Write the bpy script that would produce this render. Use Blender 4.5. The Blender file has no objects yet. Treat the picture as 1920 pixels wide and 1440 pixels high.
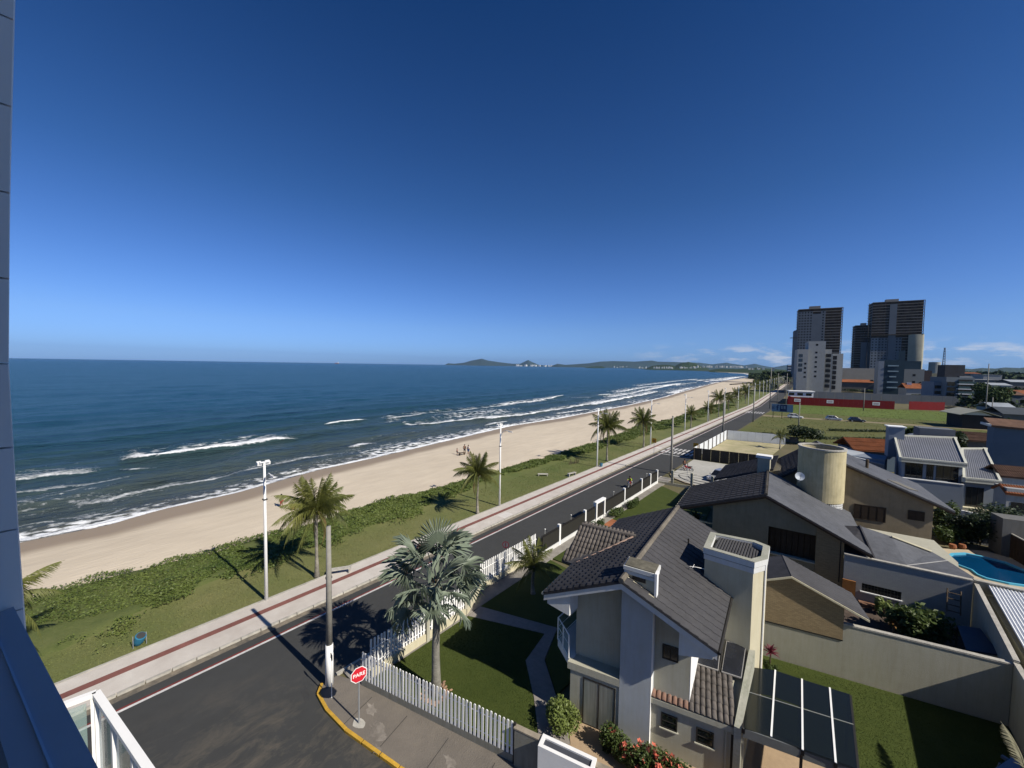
import bpy, math, random
import numpy as np
from mathutils import Vector, Matrix
random.seed(7); rng = np.random.default_rng(7)
sc = bpy.context.scene; COL = sc.collection
PI = math.pi; R_ = math.radians

# ------------------------------------------------------------------ camera
# world frame: +Y runs along the beach road, +X points inland, Z up, metres
HAZE_D = 2.6e-5
F = 721.0; CX = 960.0; CY = 720.0; CH = 16.0
roll = R_(.89); pitch = R_(2.73); yaw = R_(40)
def rotz(v, a):
    c, s = math.cos(a), math.sin(a); return Vector((v[0]*c-v[1]*s, v[0]*s+v[1]*c, v[2]))
fw = Vector((0, math.cos(pitch), -math.sin(pitch))); u0 = Vector((0, math.sin(pitch), math.cos(pitch))); r0 = Vector((1, 0, 0))
rt = r0*math.cos(roll)+u0*math.sin(roll); up = u0*math.cos(roll)-r0*math.sin(roll)
fw, rt, up = rotz(fw, yaw), rotz(rt, yaw), rotz(up, yaw)
cd = bpy.data.cameras.new('camera'); cam = bpy.data.objects.new('camera', cd); COL.objects.link(cam)
cd.sensor_width = 36; cd.lens = F/1920*36; cd.clip_start = .05; cd.clip_end = 90000
m3 = Matrix((rt, up, -fw)).transposed(); mw = m3.to_4x4(); mw.translation = Vector((0, 0, CH)); cam.matrix_world = mw
sc.camera = cam

# ------------------------------------------------------------------ light
SUN_EL = 40.; SUN_AZ = 3.5            # the sun stands inland, over +X
w = bpy.data.worlds.new('World'); sc.world = w; w.use_nodes = True
nt = w.node_tree; nt.nodes.clear()
def N(t, tree=None, **k):
    n = (tree or nt).nodes.new(t)
    for a, b in k.items(): setattr(n, a, b)
    return n
wo = N('ShaderNodeOutputWorld'); bg = N('ShaderNodeBackground'); sky = N('ShaderNodeTexSky', sky_type='NISHITA')
sky.sun_disc = False; sky.sun_elevation = R_(SUN_EL); sky.sun_rotation = R_(90-SUN_AZ)
sky.altitude = 0; sky.air_density = 1.0; sky.dust_density = .35; sky.ozone_density = 3.2
bg.inputs['Strength'].default_value = .055
L = nt.links.new
tc = N('ShaderNodeTexCoord'); sx = N('ShaderNodeSeparateXYZ'); L(tc.outputs['Generated'], sx.inputs[0])
# small fair-weather clouds low over the land
mp = N('ShaderNodeMapping'); mp.inputs['Scale'].default_value = (16, 16, 62); L(tc.outputs['Generated'], mp.inputs[0])
cn = N('ShaderNodeTexNoise'); cn.inputs['Scale'].default_value = 1.0; cn.inputs['Detail'].default_value = 7; cn.inputs['Roughness'].default_value = .62
L(mp.outputs[0], cn.inputs['Vector'])
cr = N('ShaderNodeValToRGB'); cr.color_ramp.elements[0].position = .50; cr.color_ramp.elements[1].position = .64
L(cn.outputs['Fac'], cr.inputs[0])
er = N('ShaderNodeValToRGB'); e = er.color_ramp.elements; e[0].position = .0; e[0].color = (.25,)*3+(1,); e[1].position = .062; e[1].color = (0, 0, 0, 1)
a = er.color_ramp.elements.new(.012); a.color = (.8, .8, .8, 1); a = er.color_ramp.elements.new(.034); a.color = (.9, .9, .9, 1)
L(sx.outputs['Z'], er.inputs[0])
ar = N('ShaderNodeMapRange'); ar.inputs['From Min'].default_value = -.42; ar.inputs['From Max'].default_value = -.18; L(sx.outputs['X'], ar.inputs['Value'])
m1 = N('ShaderNodeMath', operation='MULTIPLY'); L(cr.outputs[0], m1.inputs[0]); L(er.outputs[0], m1.inputs[1])
m2 = N('ShaderNodeMath', operation='MULTIPLY'); L(m1.outputs[0], m2.inputs[0]); L(ar.outputs[0], m2.inputs[1])
tr = N('ShaderNodeValToRGB'); e = tr.color_ramp.elements          # clear deep-blue air: tint by elevation, all round
e[0].position = 0; e[0].color = (.23, .404, .90, 1); e[1].position = 1; e[1].color = (.042, .165, .34, 1)
for p_, c_ in ((.09, (.275, .405, .715)), (.36, (.145, .288, .50)), (.668, (.056, .190, .378))):
    k_ = e.new(p_); k_.color = (*c_, 1)
L(sx.outputs['Z'], tr.inputs[0])
tm = N('ShaderNodeVectorMath', operation='MULTIPLY'); L(tr.outputs[0], tm.inputs[0]); tm.inputs[1].default_value = (2.5, 2.5, 2.5)
hs = N('ShaderNodeVectorMath', operation='MULTIPLY'); L(sky.outputs[0], hs.inputs[0]); L(tm.outputs[0], hs.inputs[1])
mx = N('ShaderNodeMix', data_type='RGBA'); L(m2.outputs[0], mx.inputs['Factor']); L(hs.outputs[0], mx.inputs[6]); mx.inputs[7].default_value = (9.5, 10, 11, 1)
L(mx.outputs[2], bg.inputs['Color']); L(bg.outputs[0], wo.inputs[0])
sl = bpy.data.lights.new('sun', 'SUN'); sl.energy = 5.0; sl.angle = R_(.53); sl.color = (1, .93, .82)
so = bpy.data.objects.new('sun', sl); COL.objects.link(so)
sd = Vector((math.cos(R_(SUN_EL))*math.cos(R_(SUN_AZ)), math.cos(R_(SUN_EL))*math.sin(R_(SUN_AZ)), math.sin(R_(SUN_EL))))
so.rotation_euler = sd.to_track_quat('Z', 'Y').to_euler()
so.location = (20, 0, 60)
sc.view_settings.view_transform = 'Standard'; sc.view_settings.look = 'None'; sc.view_settings.exposure = 0.3; sc.view_settings.gamma = 1
sc.render.engine = 'CYCLES'; sc.cycles.max_bounces = 5; sc.cycles.diffuse_bounces = 2; sc.cycles.transparent_max_bounces = 8

# ------------------------------------------------------------------ helpers
def ray(x, y): return fw+rt*((x-CX)/F)+up*((CY-y)/F)
def G(x, y, z=0.):                      # point at height z seen at a pixel of the 1920x1440 photograph
    d = ray(x, y); return Vector((0, 0, CH))+d*((z-CH)/d.z)
def D(x, y, depth): return Vector((0, 0, CH))+ray(x, y)*depth   # point at a depth
def proj(p):
    d = Vector(p)-Vector((0, 0, CH)); c = d.dot(fw); return CX+F*d.dot(rt)/c, CY-F*d.dot(up)/c
def zat(x, y, p):                       # height above ground point p that shows at pixel row y
    lo, hi = -5., 400.
    for _ in range(50):
        m = (lo+hi)/2
        if proj((p[0], p[1], m))[1] > y: lo = m
        else: hi = m
    return lo
def dirv(deg): return Vector((math.cos(R_(deg)), math.sin(R_(deg)), 0))
def V(*a): return Vector(a)

MATS = {}
def mat(name, col, rough=.8, var=.12, scale=3., bump=.0, bscale=None, metal=0., spec=.22, col2=None, detail=6, stretch=None, streak=0., trans=0., coat=0):
    if name in MATS: return MATS[name]
    m = bpy.data.materials.new(name); m.use_nodes = True; t = m.node_tree; b = t.nodes['Principled BSDF']; l = t.links.new
    b.inputs['Roughness'].default_value = rough; b.inputs['Metallic'].default_value = metal; b.inputs['Specular IOR Level'].default_value = spec
    if coat: b.inputs['Coat Weight'].default_value = coat
    tc = t.nodes.new('ShaderNodeTexCoord'); g = t.nodes.new('ShaderNodeNewGeometry')
    mp = t.nodes.new('ShaderNodeMapping'); l(g.outputs['Position'], mp.inputs[0])
    if stretch: mp.inputs['Scale'].default_value = stretch
    n1 = t.nodes.new('ShaderNodeTexNoise'); n1.inputs['Scale'].default_value = scale; n1.inputs['Detail'].default_value = detail; n1.inputs['Roughness'].default_value = .65
    l(mp.outputs[0], n1.inputs['Vector'])
    n2 = t.nodes.new('ShaderNodeTexNoise'); n2.inputs['Scale'].default_value = scale*.13; n2.inputs['Detail'].default_value = 4; l(mp.outputs[0], n2.inputs['Vector'])
    c = Vector(col); d = Vector(col2) if col2 else c*(1-var*2)
    r = t.nodes.new('ShaderNodeValToRGB'); r.color_ramp.elements[0].position = .32; r.color_ramp.elements[1].position = .68
    hi = c*(1+var) if not col2 else c
    r.color_ramp.elements[0].color = (*d, 1); r.color_ramp.elements[1].color = (*hi, 1)
    mm = t.nodes.new('ShaderNodeMath'); mm.operation = 'MULTIPLY_ADD'; l(n1.outputs['Fac'], mm.inputs[0]); mm.inputs[1].default_value = .55
    m3_ = t.nodes.new('ShaderNodeMath'); m3_.operation = 'MULTIPLY'; l(n2.outputs['Fac'], m3_.inputs[0]); m3_.inputs[1].default_value = .45
    l(m3_.outputs[0], mm.inputs[2]); l(mm.outputs[0], r.inputs[0])
    out = r.outputs[0]
    if streak:                          # rain streaks and grime
        mp2 = t.nodes.new('ShaderNodeMapping'); mp2.inputs['Scale'].default_value = (3.2, 3.2, .35); l(g.outputs['Position'], mp2.inputs[0])
        n3 = t.nodes.new('ShaderNodeTexNoise'); n3.inputs['Scale'].default_value = 1.6; n3.inputs['Detail'].default_value = 8; n3.inputs['Roughness'].default_value = .7; l(mp2.outputs[0], n3.inputs['Vector'])
        r3 = t.nodes.new('ShaderNodeValToRGB'); r3.color_ramp.elements[0].position = .42; r3.color_ramp.elements[1].position = .66
        r3.color_ramp.elements[0].color = (1, 1, 1, 1); k = 1-streak; r3.color_ramp.elements[1].color = (k, k*.98, k*.93, 1); l(n3.outputs['Fac'], r3.inputs[0])
        mu = t.nodes.new('ShaderNodeMix'); mu.data_type = 'RGBA'; mu.blend_type = 'MULTIPLY'; mu.inputs['Factor'].default_value = 1; l(out, mu.inputs[6]); l(r3.outputs[0], mu.inputs[7]); out = mu.outputs[2]
    l(out, b.inputs['Base Color'])
    if bump:
        nb = t.nodes.new('ShaderNodeTexNoise'); nb.inputs['Scale'].default_value = bscale or scale*4; nb.inputs['Detail'].default_value = 5; l(mp.outputs[0], nb.inputs['Vector'])
        bp = t.nodes.new('ShaderNodeBump'); bp.inputs['Strength'].default_value = min(1, bump); bp.inputs['Distance'].default_value = .05; l(nb.outputs['Fac'], bp.inputs['Height']); l(bp.outputs[0], b.inputs['Normal'])
    if trans:
        b.inputs['Subsurface Weight'].default_value = 0
    MATS[name] = m; return m

class MB:
    """collects faces; build() links them as one mesh object"""
    def __init__(s): s.v = []; s.f = []
    def add(s, vs, fs):
        o = len(s.v); s.v += [tuple(p) for p in vs]; s.f += [tuple(i+o for i in f) for f in fs]; return s
    def quad(s, a, b, c, d): return s.add([a, b, c, d], [(0, 1, 2, 3)])
    def hexa(s, p):                     # 8 points: bottom ring 0-3 ccw, top ring 4-7
        return s.add(p, [(3, 2, 1, 0), (4, 5, 6, 7), (0, 1, 5, 4), (1, 2, 6, 5), (2, 3, 7, 6), (3, 0, 4, 7)])
    def box(s, c, sz, ang=0):           # centre of the base, size, rotation in degrees
        x, y, z = c; a, b, h = sz[0]/2, sz[1]/2, sz[2]; u = dirv(ang); v = dirv(ang+90); o = V(x, y, z)
        p = [o-u*a-v*b, o+u*a-v*b, o+u*a+v*b, o-u*a+v*b]
        return s.hexa(p+[q+V(0, 0, h) for q in p])
    def prism(s, poly, z0, z1):
        n = len(poly); z1 = z1 if hasattr(z1, '__len__') else [z1]*n; z0 = z0 if hasattr(z0, '__len__') else [z0]*n
        vs = [(p[0], p[1], z0[i]) for i, p in enumerate(poly)]+[(p[0], p[1], z1[i]) for i, p in enumerate(poly)]
        return s.add(vs, [tuple(range(n))[::-1], tuple(range(n, 2*n))]+[(i, (i+1) % n, n+(i+1) % n, n+i) for i in range(n)])
    def wall(s, p, q, z0, z1, t=.15, side=1):   # wall from p to q, thickness to the left (+1) of p->q
        p = V(p[0], p[1], 0); q = V(q[0], q[1], 0); d = (q-p).normalized(); n = V(-d.y, d.x, 0)*t*side
        z1 = z1 if hasattr(z1, '__len__') else (z1, z1)
        poly = [p, q, q+n, p+n]
        zz = [z1[0], z1[1], z1[1], z1[0]]
        if side < 0: poly = poly[::-1]; zz = zz[::-1]
        return s.prism([(a.x, a.y) for a in poly], z0, zz)
    def slab(s, pts, t):                # flat polygon given by 3-D points (ccw from above), thickness t downwards
        n = len(pts); vs = [Vector(p)-V(0, 0, t) for p in pts]+[Vector(p) for p in pts]
        return s.add(vs, [tuple(range(n))[::-1], tuple(range(n, 2*n))]+[(i, (i+1) % n, n+(i+1) % n, n+i) for i in range(n)])
    def tube(s, pts, rad, n=8, cap=True):
        pts = [Vector(p) for p in pts]; rad = rad if hasattr(rad, '__len__') else [rad]*len(pts); o = len(s.v)
        ref = V(0, 0, 1) if abs((pts[-1]-pts[0]).normalized().z) < .9 else V(1, 0, 0)
        for i, p in enumerate(pts):
            d = (pts[min(i+1, len(pts)-1)]-pts[max(i-1, 0)]).normalized(); a = d.cross(ref).normalized(); b = d.cross(a)
            for k in range(n):
                th = 2*PI*k/n; s.v.append(tuple(p+(a*math.cos(th)+b*math.sin(th))*rad[i]))
        for i in range(len(pts)-1):
            for k in range(n): s.f.append((o+i*n+k, o+i*n+(k+1) % n, o+(i+1)*n+(k+1) % n, o+(i+1)*n+k))
        if cap:
            s.f.append(tuple(o+k for k in range(n))[::-1]); s.f.append(tuple(o+(len(pts)-1)*n+k for k in range(n)))
        return s
    def cyl(s, c, r, h, n=16): return s.tube([c, V(*c)+V(0, 0, h)], r, n)
    def blob(s, c, r, n=6, jit=.15):    # lumpy low sphere
        c = Vector(c); r = r if hasattr(r, '__len__') else (r, r, r); o = len(s.v); m = n*2
        for i in range(1, n):
            th = PI*i/n
            for k in range(m):
                ph = 2*PI*k/m; j = 1+random.uniform(-jit, jit)
                s.v.append((c.x+r[0]*math.sin(th)*math.cos(ph)*j, c.y+r[1]*math.sin(th)*math.sin(ph)*j, c.z+r[2]*math.cos(th)*j))
        s.v.append((c.x, c.y, c.z+r[2])); s.v.append((c.x, c.y, c.z-r[2])); T = len(s.v)-2; B = T+1
        for i in range(n-2):
            for k in range(m): s.f.append((o+i*m+k, o+(i+1)*m+k, o+(i+1)*m+(k+1) % m, o+i*m+(k+1) % m))
        for k in range(m):
            s.f.append((T, o+k, o+(k+1) % m)); s.f.append((B, o+(n-2)*m+(k+1) % m, o+(n-2)*m+k))
        return s
    def build(s, name, m, parent=None, smooth=False, kind=None, label=None):
        me = bpy.data.meshes.new(name); off = V(0, 0, 0); p = parent
        while p is not None: off = off+p.location; p = p.parent
        me.from_pydata([(a[0]-off.x, a[1]-off.y, a[2]-off.z) for a in s.v], [], s.f); me.update()
        if m: me.materials.append(m)
        if smooth: me.polygons.foreach_set('use_smooth', [True]*len(me.polygons))
        o = bpy.data.objects.new(name, me); COL.objects.link(o)
        if parent is not None: o.parent = parent
        if kind: o['kind'] = kind
        if label: o['label'] = label
        return o
def meshobj(name, me, m, parent=None, kind=None):
    if m and not me.materials: me.materials.append(m)
    o = bpy.data.objects.new(name, me); COL.objects.link(o); o.parent = parent
    if kind: o['kind'] = kind
    return o
def tag(o, label, cat, group=None):
    o['label'] = label; o['category'] = cat
    if group: o['group'] = group
    return o
def thing(name, label, cat, loc=(0, 0, 0), group=None, rz=0):
    o = bpy.data.objects.new(name, None); COL.objects.link(o); o.location = loc; o.rotation_euler.z = rz; o.empty_display_size = .2
    return tag(o, label, cat, group)
def copy_tree(o, parent=None):
    c = o.copy(); COL.objects.link(c); c.parent = parent
    for ch in KIDS.get(o.name, []) or list(o.children): copy_tree(ch, c)
    return c
KIDS = {}
def dup(o, loc, label, rz=0, sc_=1, group=None):
    c = copy_tree(o); c.location = loc; c.rotation_euler.z = rz; c.scale = (sc_,)*3; c['label'] = label
    if group: c['group'] = group
    return c
def struct(mb, name, m, smooth=False): return mb.build(name, m, None, smooth, 'structure')
def shade(me): me.polygons.foreach_set('use_smooth', [True]*len(me.polygons))
def npmesh(name, v, f, m, kind=None, parent=None, smooth=False):
    me = bpy.data.meshes.new(name); n = f.shape[1]
    me.vertices.add(len(v)); me.vertices.foreach_set('co', v.astype(np.float32).ravel())
    me.loops.add(f.size); me.loops.foreach_set('vertex_index', f.astype(np.int32).ravel())
    me.polygons.add(len(f)); me.polygons.foreach_set('loop_start', np.arange(0, f.size, n, dtype=np.int32))
    if smooth: me.polygons.foreach_set('use_smooth', [True]*len(f))
    me.update(calc_edges=True); me.validate()
    return meshobj(name, me, m, parent, kind)
def grid_faces(nu, nv):
    i = np.arange((nu)*(nv)).reshape(nu, nv); a = i[:-1, :-1].ravel(); b = i[1:, :-1].ravel(); c = i[1:, 1:].ravel(); d = i[:-1, 1:].ravel()
    return np.stack([a, b, c, d], 1)
def vnoise(x, y, seed=0):               # cheap smooth value noise
    r = np.random.default_rng(seed).random((64, 64)); xi = np.floor(x).astype(int); yi = np.floor(y).astype(int); fx = x-xi; fy = y-yi
    fx = fx*fx*(3-2*fx); fy = fy*fy*(3-2*fy); g = lambda i, j: r[i % 64, j % 64]
    return (g(xi, yi)*(1-fx)+g(xi+1, yi)*fx)*(1-fy)+(g(xi, yi+1)*(1-fx)+g(xi+1, yi+1)*fx)*fy
def fbm(x, y, o=4, seed=0): return sum(vnoise(x*2**k, y*2**k, seed+k)/2**k for k in range(o))/sum(1/2**k for k in range(o))
def window(parent, o, ang, w, h, fm, pm, proud=.03, bars=1, name='window', sill=None, rows=0):
    """window on a wall: o = lower left corner on the wall face, wall runs along ang, outside is to the right of it"""
    u = dirv(ang); n = dirv(ang-90); o = Vector(o); t = .05; f = MB()
    def bar(a, b, c, d): # u0,u1,z0,z1
        p = [o+u*a-n*.04+V(0, 0, c), o+u*a+n*proud+V(0, 0, c), o+u*b+n*proud+V(0, 0, c), o+u*b-n*.04+V(0, 0, c)]
        f.hexa([p[0], p[1], p[2], p[3]]+[q+V(0, 0, d-c) for q in p])
    bar(0, t, 0, h); bar(w-t, w, 0, h); bar(t, w-t, 0, t); bar(t, w-t, h-t, h)
    for i in range(bars):
        x = w*(i+1)/(bars+1); bar(x-.02, x+.02, t, h-t)
    for i in range(rows):
        z = h*(i+1)/(rows+1); bar(t, w-t, z-.012, z+.012)
    fo = f.build(name, fm, parent)
    p = o+n*(proud*.4)
    MB().quad(p+u*t+V(0, 0, t), p+u*(w-t)+V(0, 0, t), p+u*(w-t)+V(0, 0, h-t), p+u*t+V(0, 0, h-t)).build('pane', pm, fo)
    if sill:
        q = o-V(0, 0, .05); s_ = MB(); s_.hexa([q-u*.05-n*.02, q-u*.05+n*.08, q+u*(w+.05)+n*.08, q+u*(w+.05)-n*.02]+[a+V(0, 0, .05) for a in (q-u*.05-n*.02, q-u*.05+n*.08, q+u*(w+.05)+n*.08, q+u*(w+.05)-n*.02)]); s_.build('sill', sill, fo)
    return fo
def tiled(a, b, c, d, tw, tl, amp=.02, step=.02, kind='barrel'):
    """tile covering on the quad a-b (eave, left to right) and d-c (ridge): returns MB"""
    a, b, c, d = [Vector(p) for p in (a, b, c, d)]; n = (b-a).cross(d-a).normalized()
    nc = max(2, round((b-a).length/tw)); nr = max(2, round(((d-a).length+(c-b).length)/2/tl)); mb = MB()
    if kind == 'barrel': prof = [(0, 0), (.18, .75), (.4, 1), (.62, .75), (.8, 0)]
    elif kind == 'flat': prof = [(0, .0), (.06, 1), (.92, 1), (.97, 0)]
    elif kind == 'seam': prof = [(0, .0), (.03, .35), (.90, .25), (.93, 1), (.985, 1)]
    else: prof = [(0, .2), (.25, 1), (.5, .2), (.75, 1)]
    us = []
    for i in range(nc):
        for x, h in prof: us.append(((i+x)/nc, h*amp))
    us.append((1, prof[0][1]*amp))
    for r in range(nr):
        v0, v1 = r/nr, (r+1)/nr; jit = 0
        o = len(mb.v)
        for (u, h) in us:
            p0 = a.lerp(b, u).lerp(d.lerp(c, u), v0); p1 = a.lerp(b, u).lerp(d.lerp(c, u), v1)
            mb.v.append(tuple(p0+n*.002)); mb.v.append(tuple(p0+n*(h+step))); mb.v.append(tuple(p1+n*h))
        for i in range(len(us)-1):
            q = o+i*3; mb.f.append((q, q+3, q+4, q+1)); mb.f.append((q+1, q+4, q+5, q+2))
    return mb
def text_mesh(body, size, m, parent, loc, ang, name='lettering', bold=.0, depth=.004, align='CENTER'):
    c = bpy.data.curves.new(name, 'FONT'); c.body = body; c.size = size; c.align_x = align; c.align_y = 'CENTER'; c.extrude = depth; c.offset = bold
    t = bpy.data.objects.new('t', c); COL.objects.link(t); dg = bpy.context.evaluated_depsgraph_get(); me = bpy.data.meshes.new_from_object(t.evaluated_get(dg)); bpy.data.objects.remove(t)
    o = meshobj(name, me, m, parent); off = V(0, 0, 0); p = parent
    while p is not None: off = off+p.location; p = p.parent
    o.location = Vector(loc)-off; o.rotation_euler = (PI/2, 0, R_(ang)); return o
# ------------------------------------------------------------------ materials
def asphalt_mat():
    m = mat('asphalt', (.052, .053, .0515), .9, .07, 1.2, .5, 60); t = m.node_tree; l = t.links.new; b = t.nodes['Principled BSDF']
    old = b.inputs['Base Color'].links[0].from_socket
    g = t.nodes.new('ShaderNodeNewGeometry'); s = t.nodes.new('ShaderNodeSeparateXYZ'); l(g.outputs['Position'], s.inputs[0])
    # sand washed over the mouth of the side street
    mp = t.nodes.new('ShaderNodeMapping'); mp.inputs['Rotation'].default_value = (0, 0, -.35); mp.inputs['Scale'].default_value = (.9, .42, 1); l(g.outputs['Position'], mp.inputs[0])
    n = t.nodes.new('ShaderNodeTexNoise'); n.inputs['Scale'].default_value = 1.1; n.inputs['Detail'].default_value = 11; n.inputs['Roughness'].default_value = .74; n.inputs['Distortion'].default_value = .5; l(mp.outputs[0], n.inputs['Vector'])
    r = t.nodes.new('ShaderNodeValToRGB'); r.color_ramp.elements[0].position = .47; r.color_ramp.elements[1].position = .66; l(n.outputs['Fac'], r.inputs[0])
    # local: distance from the corner of the side street
    d = t.nodes.new('ShaderNodeVectorMath'); d.operation = 'DISTANCE'; l(g.outputs['Position'], d.inputs[0]); d.inputs[1].default_value = (-13.5, 3.0, 0)
    mr = t.nodes.new('ShaderNodeMapRange'); mr.inputs['From Min'].default_value = 10; mr.inputs['From Max'].default_value = 4; l(d.outputs['Value'], mr.inputs['Value'])
    mm = t.nodes.new('ShaderNodeMath'); mm.operation = 'MULTIPLY'; l(r.outputs[0], mm.inputs[0]); l(mr.outputs[0], mm.inputs[1])
    x = t.nodes.new('ShaderNodeMix'); x.data_type = 'RGBA'; l(mm.outputs[0], x.inputs['Factor']); l(old, x.inputs[6]); x.inputs[7].default_value = (.12, .105, .082, 1)
    l(x.outputs[2], b.inputs['Base Color']); return m
ASPH = asphalt_mat()
CONC = mat('concrete', (.30, .29, .26), .9, .15, 2., .3, 30, streak=.25)
POLE = mat('pole_concrete', (.26, .25, .22), .9, .12, 3., .3, 30)
PROM = mat('promenade_slabs', (.58, .545, .49), .9, .12, .8, .4, 25, col2=(.42, .375, .33), detail=10)
REDS = mat('red_paving', (.20, .085, .07), .9, .15, 3., .3)
KERB = mat('kerb_stone', (.42, .40, .35), .9, .2, 4., .3)
YEL = mat('yellow_kerb_paint', (.55, .33, .045), .8, .2, 5., .3)
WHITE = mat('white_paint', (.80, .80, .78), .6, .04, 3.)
WPOLE = mat('white_pole_paint', (.78, .78, .76), .5, .05, 2.)
LINE = mat('road_paint', (.55, .54, .52), .7, .2, 6.)
REDL = mat('red_road_paint', (.19, .035, .03), .8, .25, 6.)
CREAM = mat('cream_render', (.56, .52, .38), .9, .05, 1.5, .25, 40, streak=.07)
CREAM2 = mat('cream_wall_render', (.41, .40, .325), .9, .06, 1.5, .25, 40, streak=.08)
OFFW = mat('offwhite_render', (.62, .63, .62), .9, .04, 1.5, .15, 40, streak=.05)
GREYR = mat('grey_render', (.40, .43, .45), .9, .05, 1.5, .15, 40, streak=.06)
ROOF = mat('dark_roof_tile', (.050, .050, .055), .75, .25, 2.5, .4, 20)
ROOFW = mat('weathered_roof_tile', (.066, .065, .068), .75, .15, 3.5, .4, 20)
TILE = mat('brown_barrel_tile', (.125, .110, .098), .8, .3, 4., .4, 20)
TERRA = mat('terracotta', (.34, .13, .06), .8, .25, 1.2, .3, 20)
RIDGE = mat('ridge_mortar', (.17, .15, .12), .9, .3, 3., .4)
GLASS = mat('dark_glass', (.012, .014, .016), .08, .1, 1., spec=.8)
FRAME = mat('dark_frame', (.03, .028, .025), .5, .1)
WOODS = mat('dark_wood_shutter', (.035, .025, .018), .6, .2, 3., stretch=(1, 1, 8))
GRASS = mat('mown_grass', (.060, .078, .016), .95, .25, 1.1, .8, 24, col2=(.036, .054, .009), detail=9)
PGRASS = mat('park_grass', (.175, .170, .068), .95, .25, .22, .8, 18, col2=(.080, .112, .028), detail=10)
DRYG = mat('dry_field_grass', (.125, .115, .042), .95, .3, .16, .8, 8, col2=(.075, .095, .024), detail=10)
EARTH = mat('earth', (.16, .13, .08), .95, .3, .2, .5, 5, col2=(.08, .085, .035), detail=8)
PAVE = mat('tan_paving', (.42, .31, .20), .9, .12, 5., .3, 30, col2=(.33, .24, .155))
PATHM = mat('grey_path_paving', (.27, .245, .22), .9, .12, 5., .3, 30)
TRUNK = mat('palm_trunk', (.26, .24, .20), .95, .3, 5., .6, 18, stretch=(1, 1, 3))
DTRUNK = mat('tree_trunk', (.12, .09, .06), .95, .3, 5., .5)
def leafmat(name, c, c2, rough=.55, tr=.25, sc=1.3):
    m = mat(name, c, rough, .2, sc, col2=c2, spec=.35); t = m.node_tree; b = t.nodes['Principled BSDF']; o = t.nodes['Material Output']; l = t.links.new
    td = t.nodes.new('ShaderNodeBsdfTranslucent'); l(b.inputs['Base Color'].links[0].from_socket, td.inputs['Color']); mx = t.nodes.new('ShaderNodeMixShader'); mx.inputs[0].default_value = tr
    l(b.outputs[0], mx.inputs[1]); l(td.outputs[0], mx.inputs[2]); l(mx.outputs[0], o.inputs['Surface']); return m
FROND = leafmat('coconut_frond', (.19, .19, .05), (.075, .10, .022))
FRONDD = leafmat('dry_frond', (.25, .17, .07), (.15, .10, .04))
SILVER = leafmat('silver_fan_leaf', (.22, .26, .19), (.15, .19, .14), .5, .15)
CREEP = leafmat('dune_creeper', (.155, .19, .045), (.058, .095, .018), sc=.6)
BUSHL = leafmat('bush_leaf', (.085, .12, .03), (.045, .075, .02))
YBUSH = leafmat('yellow_green_leaf', (.20, .24, .06), (.10, .15, .035))
DLEAF = leafmat('dark_leaf', (.035, .055, .018), (.02, .035, .012))
FLOWER = leafmat('coral_flower', (.75, .20, .13), (.62, .13, .09))
CORDY = leafmat('burgundy_leaf', (.20, .035, .06), (.10, .02, .035))

# ------------------------------------------------------------------ ground, road, promenade
def bend(y): return 0. if y < 200 else -.045*(y-200)
def strip(name, xa, xb, ys, z, m, zb=None, dense=False):
    mb = MB()
    for y0, y1 in zip(ys[:-1], ys[1:]):
        q = [(xa+bend(y0), y0), (xb+bend(y0), y0), (xb+bend(y1), y1), (xa+bend(y1), y1)]
        if zb is None: mb.add([(*p, z) for p in q], [(0, 1, 2, 3)])
        else: mb.prism(q, zb, z)
    return struct(mb, name, m)
YS = [-80, -40, 0, 40, 80, 120, 160, 200, 260, 320, 400, 500, 640, 800, 1000, 1200]
struct(MB().prism([(-31, -3000), (40000, -3000), (40000, 1230), (-31, 1230)], -2.5, -.03), 'ground', EARTH)
strip('road', -25.45, -18.9, YS, .0, ASPH)
struct(MB().prism([(-18.9, -8), (60, -8), (60, 27.5), (-18.9, 7.9)], -.6, .0), 'side_street', ASPH)
strip('promenade', -28.45, -25.62, YS, .105, PROM, -.5)
strip('promenade_red_stripe', -27.47, -27.02, YS, .109, REDS)
strip('gutter', -25.45, -25.05, YS, .004, mat('gutter_sand', (.27, .23, .17), .95, .4, 3., .4, col2=(.07, .066, .06)))
# kerb stones along the promenade, one by one near the camera
kst = MB().box((0, 0, -.3), (.15, .96, .425)).build('kerb_stone', KERB, None); kst['kind'] = 'structure'
kst.location = (-25.535, -6, 0)
for i in range(1, 95):
    c = kst.copy(); COL.objects.link(c); c.location = (-25.535, -6+i*1.0, random.uniform(-.006, .006))
strip('kerb', -25.61, -25.46, [89]+[y for y in YS if y > 100], .12, KERB, -.3)
strip('white_edge_line', -24.36, -24.2, YS, .0045, LINE)
strip('red_edge_line', -24.48, -24.37, YS, .0045, REDL)
strip('inland_kerb', -18.98, -18.84, [8.9, 57], .12, KERB, -.3)
strip('inland_pavement', -18.83, -17.3, [9.2, 57], .09, mat('pavement_concrete', (.27, .25, .22), .9, .2, 1.5, .4, 20), -.3)
# white concrete edging between grass and promenade
strip('promenade_edging', -28.62, -28.47, YS, .125, KERB, -.3)
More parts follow.
